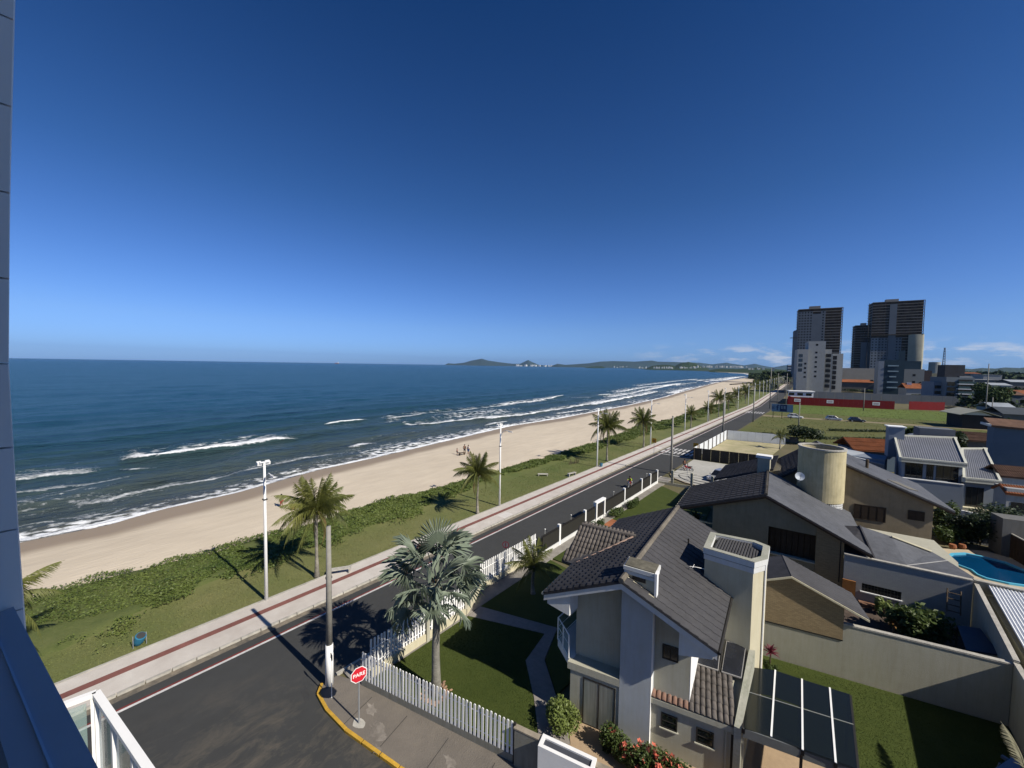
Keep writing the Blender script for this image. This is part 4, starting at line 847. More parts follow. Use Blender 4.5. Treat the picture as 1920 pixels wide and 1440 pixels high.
for i, (dr, L_) in enumerate(((.3, 2.8), (.7, 3.1), (1.05, 3.1), (1.4, 2.9), (1.75, 2.7), (.85, 3.0))):
    o = frond_mesh(L_, dr, seed=i).build('frond', FROND); o.location = (0, 0, -50); FR.append(o.data); bpy.data.objects.remove(o)
FRD = frond_mesh(2.1, 1.9, seed=9, wid=.45).build('frond', FRONDD); FRDm = FRD.data; bpy.data.objects.remove(FRD)
def coconut(label, p, h, cr=1., seed=0, n=20, lean=(0, 0), group='coconut palms along the promenade', wind=V(.0, -.0, 0), m_trunk=TRUNK, dry=2):
    r = random.Random(seed); t = thing('coconut_palm', label, 'palm tree', (p[0], p[1], 0), group)
    pts = [V(p[0]+lean[0]*(s**1.6)+.03*math.sin(s*7+seed), p[1]+lean[1]*s**1.6, h*s-.1) for s in [i/9 for i in range(10)]]
    MB().tube(pts, [.19*(1.0-.42*min(1, i/3))+(.08 if i == 0 else 0) for i in range(10)], 9).build('trunk', m_trunk, t, smooth=True)
    top = pts[-1]; cb = MB()
    for k in range(5): a = k*1.3+seed; cb.blob(top+V(.2*math.cos(a), .2*math.sin(a), -.12), .13, 4, .1)
    cb.build('coconuts', mat('coconut', (.12, .10, .03), .7), t, kind='stuff')
    for k in range(n):
        az = k*2.399+r.uniform(-.3, .3)+seed; el = 1-(k+.5)/n; mi = 0 if el > .70 else (1 if el > .5 else (5 if el > .4 else (2 if el > .25 else (3 if el > .1 else 4))))
        o = bpy.data.objects.new('frond', FR[mi]); COL.objects.link(o); o.parent = t; tilt = -(1.1*el**1.2)*1.1+.14
        o.location = top-V(p[0], p[1], 0)+V(0, 0, .05); o.rotation_euler = (r.uniform(-.3, .3), tilt, az); sc_ = cr*r.uniform(.85, 1.08)*(1-.12*el); o.scale = (sc_,)*3
    for k in range(dry):
        o = bpy.data.objects.new('frond', FRDm); COL.objects.link(o); o.parent = t; o.location = top-V(p[0], p[1], 0); o.rotation_euler = (0, .55, seed+k*2.1+.5); o.scale = (cr,)*3
    return t
def crownz(base, yc): return zat(0, yc, base) if False else zat(0, yc, base)
pal = [((594, 1083), 955, 1.16, 'coconut palm left of the concrete pole, in front of the two beach people', 13, 34),
       ((895, 964), 886, 1.08, 'coconut palm beside the second white lamp post, dry fronds under its crown', 2, 28),
       ((1138, 865), 799, 1.38, 'tall coconut palm just right of the third white lamp post', 3, 28),
       ((1207, 840), 789, 1.3, 'coconut palm leaning seaward between the third and fourth lamp posts', 4, 26),
       ((1295, 803), 775, 1.05, 'low coconut palm next to the fifth white lamp post', 5, 18),
       ((1329, 790), 765, 1.15, 'coconut palm with a pale trunk foot past the fifth lamp post', 6, 18),
       ((1347, 782), 746, 1.45, 'tall slim coconut palm in the far row, standing above its neighbours', 7, 18),
       ((1366, 770), 748, 1.45, 'shaggy coconut palm right after the tall slim one', 8, 16),
       ((1380, 765), 739, 1.5, 'coconut palm near the second crosswalk', 9, 16),
       ((1398, 757), 736, 1.7, 'dense dark coconut palm before the far grove', 10, 14)]
for px_, cy_, cr_, lab, sd_, nf in pal:
    b_ = G(*px_); h_ = zat(px_[0], cy_, b_); coconut(lab, b_, h_, cr_, sd_, nf, lean=(-.25 if sd_ in (4,) else 0, 0))
coconut('coconut palm half hidden behind the building column at the left edge', V(-30.4, -2.3, 0), 4.3, 1.0, 12, 20)
for i in range(14):
    y = 235+i*27; coconut((ORD[i]+' palm of the far dark grove, counted outward from the second crosswalk' if i < 8 else 'tiny dark palm at the far end of the palm row') .replace('sixth', ['first','second','third','fourth','fifth'][min(i,4)]) if False else (['first', 'second', 'third', 'fourth', 'fifth', 'sixth', 'seventh', 'eighth'][min(i, 7)]+' dark palm past the second crosswalk, counted away from the camera' if i < 8 else 'tiny dark palm at the far end of the palm row'), V(-29.8+bend(y)-random.uniform(0, 5), y+random.uniform(-5, 5), 0), random.uniform(5, 7.5), 1.8, 20+i, 11, group='distant palms of the far grove', dry=0)
# silver fan palm on the house lawn
def fan_leaf(seed=0, R=1.02, nseg=30):
    r = random.Random(seed); mb = MB(); mb.tube([V(0, 0, 0), V(.8, 0, .05), V(1.55, 0, -.04)], [.035, .025, .02], 5)
    c = V(1.55, 0, -.04)
    for k in range(nseg):
        a0 = -2.35+4.7*k/nseg; a1 = -2.35+4.7*(k+1)/nseg; am = (a0+a1)/2; ln = R*(.86+.22*math.cos(am*.7))*r.uniform(.93, 1.03); cup = .16
        def P(a, d, up=0): return c+V(math.cos(a)*d, math.sin(a)*d, cup*d*d*(.7 if abs(a) < 1 else 1.1)-.10*abs(math.sin(a))*d+up)
        sp = .36; wm = (a1-a0)*.5
        tipdrop = -.34*r.uniform(.3, 1.9)
        mb.add([c, P(a0, ln*sp, -.025), P(am, ln*sp, .03), P(a1, ln*sp, -.025), P(am, ln)+V(0, 0, tipdrop), P(am-wm*.5, ln*.82, -.02+tipdrop*.3), P(am+wm*.5, ln*.82, -.02+tipdrop*.3)], [(0, 1, 2), (0, 2, 3), (1, 5, 2), (2, 6, 3), (2, 5, 4), (2, 4, 6)])
    return mb
FL = []
for i in range(4):
    o = fan_leaf(i).build('fan_leaf', SILVER); FL.append(o.data); bpy.data.objects.remove(o)
fb = G(817, 1302); fp = thing('fan_palm', 'silver green fan palm with a stone ring on the house lawn', 'palm tree', (fb.x, fb.y, 0)); hh = 5.75
pts = [V(fb.x+.02*math.sin(i), fb.y, hh*i/12) for i in range(13)]
MB().tube(pts, [.30, .25, .215, .20, .19, .185, .18, .175, .17, .17, .17, .17, .16], 12).build('trunk', mat('pale_ringed_trunk', (.30, .29, .25), .95, .35, 4., 1., 9, stretch=(1, 1, 5), col2=(.13, .12, .10)), fp, smooth=True)
r = random.Random(11); nF = 23
for k in range(nF):
    s = (k+.5)/nF; az = k*2.399; o = bpy.data.objects.new('fan_leaf', FL[k % 4]); COL.objects.link(o); o.parent = fp
    el = 1.30-1.95*s+r.uniform(-.22, .22); o.location = (0, 0, hh-.12-.25*s); o.rotation_euler = (r.uniform(-.9, .9), -el, az); sc_ = r.uniform(.92, 1.1)*(1.12 if s < .5 else 1.0); o.scale = (sc_,)*3
bt = MB()
for k in range(14):
    a = k*.9; z_ = hh-.75+.05*k; bt.tube([V(fb.x+.13*math.cos(a), fb.y+.13*math.sin(a), z_), V(fb.x+.24*math.cos(a), fb.y+.24*math.sin(a), z_+.28)], [.035, .02], 5)
bt.build('leaf_bases', mat('brown_leaf_base', (.16, .10, .05), .9), fp, kind='stuff')
STONE = mat('ring_stone', (.36, .23, .15), .9, .35, 2., .5, 20)
stn = None
for k in range(44):
    a = k*2.399; d = .42+.32*((k*7) % 11)/11; p = V(fb.x+d*math.cos(a), fb.y+d*math.sin(a), .1)
    s_ = MB().blob((0, 0, 0), (r.uniform(.06, .11), r.uniform(.05, .08), .05), 4, .25); o = s_.build('stone', STONE); o.location = p-V(fb.x, fb.y, 0); o.rotation_euler.z = a; o.parent = fp
# the small green palm behind the house lawn (leaning fronds, short trunk)
sp_ = coconut('bushy green palm between the white fence and the dark tiled wing', V(-15.6, 21.2, 0), 2.1, .82, 33, 18, group='garden palms', dry=1)
# bushes
def bush(name, label, cat, c, rx, ry, h, n, m, leaf=.07, seed=0, group=None, clumps=7, flowers=0, stems=True, up=.4):
    r = np.random.default_rng(seed); t = thing(name, label, cat, (c[0], c[1], 0), group)
    cl = [(c[0]+rx*.6*r.uniform(-1, 1), c[1]+ry*.6*r.uniform(-1, 1), h*r.uniform(.4, .72), r.uniform(.38, .6)) for _ in range(clumps)]
    xs, ys, zs, ss = [], [], [], []
    per = n//clumps
    for (x, y, z, q) in cl:
        d = r.normal(size=(per, 3)); d /= np.linalg.norm(d, axis=1)[:, None]; rad = r.random(per)**.4
        xs.append(x+d[:, 0]*rad*rx*q); ys.append(y+d[:, 1]*rad*ry*q); zs.append(np.maximum(.04, z+d[:, 2]*rad*h*.42)); ss.append(leaf*(.6+.7*r.random(per)))
    xs, ys, zs, ss = map(np.concatenate, (xs, ys, zs, ss)); v, f = leafquads(xs-c[0], ys-c[1], zs, ss, up, seed); npmesh('foliage', v, f, m, 'stuff', t)
    if stems:
        mb = MB()
        for (x, y, z, q) in cl[:6]: mb.tube([V(c[0], c[1], 0), V((x+c[0])/2, (y+c[1])/2, z*.6), V(x, y, z)], [.04, .025, .01], 5)
        mb.build('stems', DTRUNK, t, kind='stuff')
    fm = None
    for k in range(flowers):
        x, y, z, q = cl[k % clumps]; d = r.normal(size=3); d /= np.linalg.norm(d); d[2] = abs(d[2]); d[1] = -abs(d[1])*.8
        p = V(x+d[0]*rx*q-c[0], y+d[1]*ry*q-c[1], z+d[2]*h*.42)
        if fm is None:
            mb = MB()
            for j in range(5):
                a = j*2*PI/5; u = V(math.cos(a), math.sin(a), .35); w_ = V(-math.sin(a), math.cos(a), 0); mb.add([V(0, 0, 0), u*.065+w_*.04, u*.11, u*.065-w_*.04], [(0, 1, 2, 3)])
            o = mb.build('flower', FLOWER); fm = o.data
        else: o = bpy.data.objects.new('flower', fm); COL.objects.link(o)
        o.parent = t; o.location = p; o.rotation_euler = (r.uniform(.3, 1.2), r.uniform(-.6, .6), r.uniform(0, 6))
    return t
g1 = G(1045, 1375); bush('shrub', 'yellow green leafy shrub in front of the curtained sliding door', 'shrub', (g1.x+.05, g1.y+.25), .85, .75, 1.15, 5200, YBUSH, .06, 1, clumps=10)
g2 = G(1245, 1440); bush('flowering_shrub', 'dark green hibiscus hedge with coral flowers under the small windows', 'shrub', (-4.1, 14.6), 1.95, .62, 1.15, 11000, BUSHL, .06, 2, clumps=16, flowers=120)
bush('flowering_shrub', 'leafy hibiscus end beside the pale pillar, few flowers', 'shrub', (-6.2, 14.45), .75, .5, 1.15, 3400, BUSHL, .055, 3, clumps=7, flowers=5)
g3 = G(1134, 1412); bush('spiky_plant', 'dark speckled low plant at the edge of the paving', 'plant', (g3.x, g3.y), .3, .25, .45, 500, DLEAF, .07, 4, clumps=3)
def rosette(name, label, cat, c, h, n, L_, m, wid=.05, seed=0, group=None, tr=True):
    r = random.Random(seed); t = thing(name, label, cat, (c[0], c[1], 0), group); z0_ = h
    if h > .1: MB().tube([V(c[0], c[1], 0), V(c[0]+.02, c[1], h)], [.05, .035], 6).build('stem', DTRUNK, t)
    lm = None
    for k in range(n):
        az = k*2.399; el = 1.25-1.3*(k/n); 
        if lm is None:
            mb = MB(); P_ = [(0, 0), (.35, .12), (.7, .13), (1, -.02)]
            for (x0, za), (x1, zb), w0_, w1_ in zip(P_[:-1], P_[1:], (.5, 1, .8), (1, .8, .05)):
                mb.add([V(x0*L_, -wid*w0_, za*L_), V(x0*L_, wid*w0_, za*L_), V(x1*L_, wid*w1_, zb*L_), V(x1*L_, -wid*w1_, zb*L_)], [(0, 1, 2, 3)])
            o = mb.build('leaf', m); lm = o.data
        else: o = bpy.data.objects.new('leaf', lm); COL.objects.link(o)
        o.parent = t; o.location = (0, 0, z0_-.02*k/n); o.rotation_euler = (r.uniform(-.3, .3), -el, az); o.scale = (r.uniform(.8, 1.1),)*3
    return t
g4 = G(1441, 1248); rosette('cordyline', 'burgundy leaved cordyline beside the sunlit corner of the tower', 'plant', (g4.x+.05, g4.y, 0), .75, 30, .5, CORDY, .045, 1)
bush('ground_plant', 'low green plants at the foot of the burgundy cordyline', 'plant', (g4.x+.1, g4.y-.25), .35, .3, .3, 700, BUSHL, .05, 6, clumps=4)
# neighbour courtyard plants
q = G(1730, 1205, .8); bush('courtyard_shrub', 'large leaved green shrub behind the coping of the cream wall', 'shrub', (q.x, q.y+1.6), 1.5, 1.1, 2.0, 2600, BUSHL, .15, 7, clumps=10)
q = G(1672, 1180, .8); rosette('bromeliad', 'orange tinted bromeliad behind the cream wall', 'plant', (q.x+.1, q.y+.4, 0), .9, 26, .45, mat('bromeliad_leaf', (.30, .16, .05), .6, .3, 4.), .05, 3)
q = G(1655, 1155, 1); bush('courtyard_shrub', 'small pale shrub by the brown strip under the grey wall', 'shrub', (q.x+.2, q.y+2.2), .5, .5, 1.3, 500, YBUSH, .1, 8, clumps=4)
# iron fence garden border
for i, (y, x, lab) in enumerate(((38.5, -17.4, 'green hedge plant right of the white portal'), (42.5, -17.3, 'bushy border plant midway along the dark railing'), (33.5, -17.3, 'border plants left of the white portal'))):
    bush('border_plant', lab, 'plant', (x, y), .7, 1.5, .9, 1500, BUSHL, .09, 30+i, clumps=7)
rosette('cycad', 'dark cycad at the left eave of the ribbed roof house', 'plant', (-9.9, 40.5, 0), .9, 30, 1.2, DLEAF, .1, 5)
# the frond that pokes in at the bottom right corner
fr2 = thing('palm_frond', 'large grey green frond hanging in at the bottom right corner', 'palm frond', (6.2, 21, 2.0))
P0 = G(1925, 1450, 2.6); P1 = G(1848, 1370, 2.3); o = frond_mesh((P1-P0).length*1.05, .35, n=30, seed=5, wid=.34).build('frond', mat('grey_frond', (.20, .19, .12), .7, .3, 5.)); o.parent = fr2; o.location = P0-V(6.2, 21, 2.0)
dd_ = P1-P0; o.rotation_euler = (1.0, 0, math.atan2(dd_.y, dd_.x))

# ------------------------------------------------------------------ street furniture
def lamp_post(label, p, h=9.4, group='white lamp posts along the promenade', detail=True, first=[None]):
    if first[0] is None:
        t = thing('street_lamp', label, 'street lamp', (0, 0, 0), group)
        MB().tube([V(0, 0, 0), V(0, 0, h*.5), V(0, 0, h)], [.115, .095, .07], 10).build('pole', WPOLE, t, smooth=True)
        MB().tube([V(0, 0, 8.0), V(.35, 0, 8.62), V(.8, 0, 8.82), V(1.3, 0, 8.78)], .028, 6).build('arm', WPOLE, t)
        MB().hexa([V(1.2, -.09, 8.68), V(1.75, -.06, 8.70), V(1.75, .06, 8.70), V(1.2, .09, 8.68), V(1.2, -.07, 8.80), V(1.7, -.04, 8.77), V(1.7, .04, 8.77), V(1.2, .07, 8.80)]).build('lamp_head', mat('pale_grey_metal', (.5, .5, .5), .4), t)
        fh = MB(); fh.box((0, 0, h-.02), (.16, .55, .07)); fh.build('crossbar', WPOLE, t)
        for q in (-.25, .25): MB().hexa([V(-.34, q-.13, h-.12), V(-.06, q-.13, h-.2), V(-.06, q+.13, h-.2), V(-.34, q+.13, h-.12), V(-.30, q-.13, h+.06), V(-.02, q-.13, h-.02), V(-.02, q+.13, h-.02), V(-.30, q+.13, h+.06)]).build('floodlight', WPOLE, t)
        MB().box((0, 0, 6.9), (.26, .26, .06)).build('collar', FRAME, t)
        first[0] = t; KIDS[t.name] = list(t.children); t.location = p; return t
    c = copy_tree(first[0]); c.location = p; c['label'] = label; return c
ys = [8.74, 32.1, 55.4, 78.6, 102.2]
labs = ['white lamp post nearest the camera, left of the first coconut palm', 'second white lamp post, right of the palm with dry fronds', 'third white lamp post, with a blue bin at its foot', 'fourth white lamp post, behind the seaward leaning palm', 'fifth white lamp post, beside the low coconut palm']
for y, lab in zip(ys, labs): lamp_post(lab, V(-28.5, y, 0))
ORD = ['sixth', 'seventh', 'eighth', 'ninth', 'tenth', 'eleventh', 'twelfth', 'thirteenth', 'fourteenth', 'fifteenth']
for i in range(22):
    y = 125.5+i*23.3; lamp_post(ORD[i]+' white lamp post of the promenade row, counted from the camera' if i < 10 else 'tiny white lamp post at the far end of the promenade row', V(-28.6+bend(y), y, 0))
KP = {}
def conc_pole(label, p, h, group='concrete utility poles on the inland side', white=0, cross=False, r0_=.17):
    t = thing('utility_pole', label, 'utility pole', (p[0], p[1], 0), group)
    MB().tube([V(p[0], p[1], max(white, 0)), V(p[0], p[1], h)], [r0_*(1-.35*white/h) if white else r0_, r0_*.62], 12).build('shaft', POLE, t, smooth=True)
    if white: MB().tube([V(p[0], p[1], 0), V(p[0], p[1], white)], [r0_+.025, r0_+.003], 12).build('painted_foot', WHITE, t, smooth=True)
    if cross:
        MB().box((p[0], p[1], h-.6), (2.0, .09, .11)).build('crossarm', DTRUNK, t)
        for q in (-.9, -.3, .3, .9): MB().tube([V(p[0]+q, p[1], h-.49), V(p[0]+q, p[1], h-.3)], .045, 6).build('insulator', FRAME, t)
    return t
t = conc_pole('thick concrete pole with white painted foot beside the stop sign', G(618, 1286), 8.07, white=2.15)
b_ = G(618, 1283); MB().tube([V(b_.x, b_.y, 5.42), V(b_.x, b_.y, 5.5)], .155, 12).build('clamp', FRAME, t); MB().tube([V(b_.x+.13, b_.y-.1, 5.28), V(b_.x+.13, b_.y-.1, 5.6)], .06, 6).build('bracket', FRAME, t)
conc_pole('concrete pole at the corner with the parked car', G(1258, 888), 8.8, r0_=.2); conc_pole('dark concrete pole by the corrugated fence of the sand lot', G(1355, 822), 10.7, r0_=.2)
conc_pole('pole at the corner of the grass field by the second crosswalk', G(1412, 791), 10.9, r0_=.18); conc_pole('thin pale pole in the field behind the round tower', G(1497, 808), 7.5, white=0, r0_=.16)
MB().cyl((G(1355, 823).x+.5, G(1355, 823).y-.4, 0), .3, .9, 8).build('white_bollard', WHITE, None); o = bpy.context.scene.objects['white_bollard']; tag(o, 'white block at the foot of the dark concrete pole', 'bollard')
for x_, y_, top_, lab in ((1443, 766, 690, 'pole left of the billboard'), (1457, 760, 700, 'dark pole between billboard and red hoarding'), (1473, 768, 700, 'crossarm pole at the red hoarding corner'), (1619, 770, 728, 'thin dark pole at the middle of the red hoarding'), (1846, 796, 682, 'pole at the right end of the field'), (1858, 794, 745, 'short pale pole beside the low roofed shed')):
    b_ = G(x_, y_); conc_pole(lab, b_, zat(x_, top_, b_), cross=(x_ in (1473, 1457)), group='utility poles in the distance')
for i in range(6):
    y = 300+i*38; conc_pole(['first', 'second', 'third', 'fourth', 'fifth', 'farthest'][i]+' of the far crossarm poles along the road beyond the hoarding', V(-19.5+bend(y), y, 0), 9.5, group='far utility poles', cross=True)
# wires
wi = MB()
def wire(a, b, sag=.6, rr=.012):
    a = Vector(a); b = Vector(b); wi.tube([a.lerp(b, s/8)-V(0, 0, sag*4*(s/8)*(1-s/8)) for s in range(9)], rr, 3, cap=False)
pp = [G(1355, 822), G(1412, 791), V(-19, 190, 0), V(-19.5, 250, 0), V(-24, 300, 0)]
for a, b_ in zip(pp[:-1], pp[1:]): wire((a.x, a.y, 9.6), (b_.x, b_.y, 9.6), 1.)
o = wi.build('overhead_wires', FRAME); tag(o, 'thin overhead wires between the far utility poles', 'wires')
# stop sign
RED = mat('sign_red', (.55, .02, .035), .4, .03, 2.); SW = mat('sign_white', (.8, .8, .8), .4, .03, 2.); SB = mat('sign_back', (.05, .05, .05), .5); SY = mat('sign_yellow', (.62, .30, .02), .5, .05, 2.); GALV = mat('galvanised', (.40, .42, .44), .4, .1, 3., metal=.5)
def disc(c, n_, r_, nseg, t_=.006, rot=0.):   # flat plate facing n_
    n_ = Vector(n_).normalized(); a = n_.cross(V(0, 0, 1)).normalized(); b = a.cross(n_)*-1 if a.cross(n_).z < 0 else a.cross(n_); p = [Vector(c)+(a*math.cos(rot+2*PI*k/nseg)+b*math.sin(rot+2*PI*k/nseg))*r_ for k in range(nseg)]
    q = [x-n_*t_ for x in p]; mb = MB(); mb.add(p+q, [tuple(range(nseg)), tuple(range(nseg, 2*nseg))[::-1]]+[(k, (k+1) % nseg, nseg+(k+1) % nseg, nseg+k)[::-1] for k in range(nseg)]); return mb
sb = G(673, 1360); st = thing('stop_sign', 'red octagonal stop sign on a thin post at the street corner', 'road sign', (sb.x, sb.y, 0))
MB().tube([V(sb.x, sb.y, 0), V(sb.x, sb.y, 2.3)], .035, 8).build('post', GALV, st); nn_ = dirv(-14); c = V(sb.x, sb.y, 2.36)+nn_*.05
disc(c-nn_*.004, nn_, .37, 8, rot=PI/8).build('plate', SW, st); disc(c+nn_*.002, nn_, .335, 8, rot=PI/8).build('face', RED, st)
o = text_mesh('PARE', .23, SW, st, c+nn_*.006, -14+90, 'lettering', bold=.004, depth=.002)
# pale repair patches of mortar around its foot
fo = MB()
pa = thing('mortar_patch', 'pale mortar patch at the foot of the stop sign', 'patch', (sb.x, sb.y, 0)); poly = [(sb.x+.34*math.cos(a)*random.uniform(.6, 1.1), sb.y+.24*math.sin(a)*random.uniform(.6, 1.1)) for a in [k*.5 for k in range(12)]]; MB().prism(poly, .09, .112).build('patch', KERB, pa)
for cx_, cy_, s_ in ((697, 1330, .5), (712, 1375, .75), (705, 1405, .35), (845, 1430, .5)):
    g_ = G(cx_, cy_, .1); poly = [(g_.x+s_*math.cos(a)*random.uniform(.35, 1.1), g_.y+s_*.5*math.sin(a)*random.uniform(.35, 1.1)) for a in [k*.35 for k in range(18)]]
    struct(MB().prism(poly, .095, .1035), 'mortar_smear', mat('mortar_grey', (.235, .21, .18), .95, .3, 4.))
# thin rod sign near the pole foot
rb_ = G(622, 1312); rd = thing('thin_signpost', 'thin white rod with a small plate in front of the painted pole foot', 'post', (rb_.x, rb_.y, 0)); MB().tube([V(rb_.x, rb_.y, 0), V(rb_.x, rb_.y, 2.25)], .022, 6).build('rod', WHITE, rd); MB().box((rb_.x, rb_.y, 2.0), (.03, .25, .25), 80).build('plate', SB, rd)
# drain inlet in the kerb
dr = thing('drain_inlet', 'slotted drain inlet in the sandy road by the yellow kerb', 'drain', (-18.6, 7.1, 0)); g_ = G(575, 1300)
for k in range(6): MB().box((g_.x-.35+.14*k, g_.y-.02*k, .002), (.06, .3, .006), 20).build('slot', SB, dr)
# no parking sign on the road edge, seen beyond the fan palm
ns = G(940, 1108); b_ = V(-18.75, 21.9, 0); hz = zat(0, 1021, b_); npk = thing('no_parking_sign', 'round no parking sign seen over the white fence beside the fan palm', 'road sign', tuple(b_))
MB().tube([b_, b_+V(0, 0, hz)], .025, 6).build('post', SB, npk); nv = dirv(-60); c = b_+V(0, 0, hz)+nv*.04
disc(c, nv, .26, 20).build('rim', mat('dark_red', (.16, .015, .03), .5), npk); disc(c+nv*.003, nv, .2, 20).build('face', mat('dim_face', (.14, .14, .16), .5), npk)
text_mesh('E', .26, SB, npk, c+nv*.006, -60+90, 'letter', bold=.01, depth=.001)
MB().box((c.x+nv.x*.008, c.y+nv.y*.008, c.z-.2), (.04, .004, .4), 30).build('slash', mat('dark_red', (.16, .015, .03)), npk); npk.children[-1].rotation_euler = (0, 0, 0)
def yellow_sign(label, px_, top_, yc):
    b = G(*px_); h_ = zat(0, yc, b); t = thing('crossing_sign', label, 'road sign', (b.x, b.y, 0), 'yellow crossing signs'); MB().tube([b, b+V(0, 0, h_)], .035, 6).build('post', GALV, t); nv = dirv(-95)
    u_ = V(-nv.y, nv.x, 0); s_ = .42; c = b+V(0, 0, h_)+nv*.05; MB().hexa([c-u_*s_-V(0, 0, s_)-nv*.01, c+u_*s_-V(0, 0, s_)-nv*.01, c+u_*s_-V(0, 0, s_)+nv*.0, c-u_*s_-V(0, 0, s_)+nv*.0, c-u_*s_+V(0, 0, s_)-nv*.01, c+u_*s_+V(0, 0, s_)-nv*.01, c+u_*s_+V(0, 0, s_), c-u_*s_+V(0, 0, s_)]).build('plate', SY, t)
    for k in (-1, 0, 1):
        q = c+u_*(.14*k)+nv*.006-V(0, 0, .2); MB().hexa([q-u_*.035, q+u_*.035, q+u_*.035+nv*.002, q-u_*.035+nv*.002]+[w_+V(0, 0, .36) for w_ in (q-u_*.035, q+u_*.035, q+u_*.035+nv*.002, q-u_*.035+nv*.002)]).build('symbol_bar', SB, t)
yellow_sign('yellow crossing sign on the grass side of the crosswalk', (1226, 850), 0, 826)
yellow_sign('yellow crossing sign in front of the white fence of the sand lot', (1304, 856), 0, 835)
rs = G(1288, 902); rsg = thing('red_sign', 'slim red sign on a post on the corner pavement by the parked car', 'road sign', (rs.x, rs.y, 0)); MB().tube([rs, rs+V(0, 0, 2.6)], .03, 6).build('post', GALV, rsg); disc(rs+V(0, 0, 2.35)+dirv(20)*.04, dirv(20), .36, 8, rot=PI/8).build('plate', RED, rsg)
# litter bins on stakes
def bin_(label, p, tilt=0.5):
    t = thing('litter_bin', label, 'bin', tuple(p), 'blue litter bins'); BL = mat('blue_plastic', (.03, .16, .27), .35, .1, 3.)
    q = V(p[0], p[1], .42); d = V(math.sin(tilt)*.9, math.sin(tilt)*.4, math.cos(tilt)).normalized(); MB().tube([q-d*.26, q-d*.1, q+d*.25, q+d*.27], [.2, .235, .25, .235], 14).build('barrel', BL, t, smooth=False)
    MB().tube([q+d*.272, q+d*.29], .2, 14).build('mouth', SB, t)
    for s_ in (-1, 1): MB().tube([V(p[0]+.1, p[1]+.27*s_, 0), V(p[0]+.1, p[1]+.27*s_, .75)], .02, 5).build('stake', GALV, t)
bin_('blue litter bin on the grass at the bottom left', G(262, 1212)); bin_('blue litter bin at the foot of the third lamp post', G(1127, 876), .1)
# benches
def bench(label, p, ang, L_=1.6, h=.45, w=.4, leg=True):
    t = thing('park_bench', label, 'bench', (p.x, p.y, 0), 'concrete benches on the grass'); u_ = dirv(ang); MB().box((p.x, p.y, h), (L_, w, .08), ang).build('seat', KERB, t)
    for s_ in (-1, 1): q = p+u_*(L_/2-.12)*s_; MB().box((q.x, q.y, 0), (.1, w*.9, h), ang).build('leg', KERB, t)
bench('white concrete bench behind the thick concrete pole', G(637, 1078), 60); bench('low stone bench on the open lawn, farther from the path', G(1018, 893), 40, 1.5, .3); bench('white concrete bench close to the promenade near the lawn bench', G(1072, 893), 80)
# driftwood cages / stakes on the grass edge by the creeper
stk = thing('dark_stakes', 'dark wooden stakes and brush pile at the end of the hedge', 'brush pile', (-35.6, 60, 0))
for k in range(9): a = G(1068+k*2.2, 872-k*.4); MB().tube([V(a.x, a.y, 0), V(a.x+random.uniform(-.2, .2), a.y+random.uniform(-.2, .2), random.uniform(.5, 1.1))], .05, 5).build('stake', DTRUNK, stk)
gr_ = thing('groyne', 'dark line of drainage outfall across the far beach', 'outfall', (-72, 420, 0)); a = G(1372, 722); b_ = G(1440, 717)
MB().wall(a, b_, -.2, 1.1, 2.0).build('wall', mat('dark_stone', (.05, .045, .04), .95), gr_)

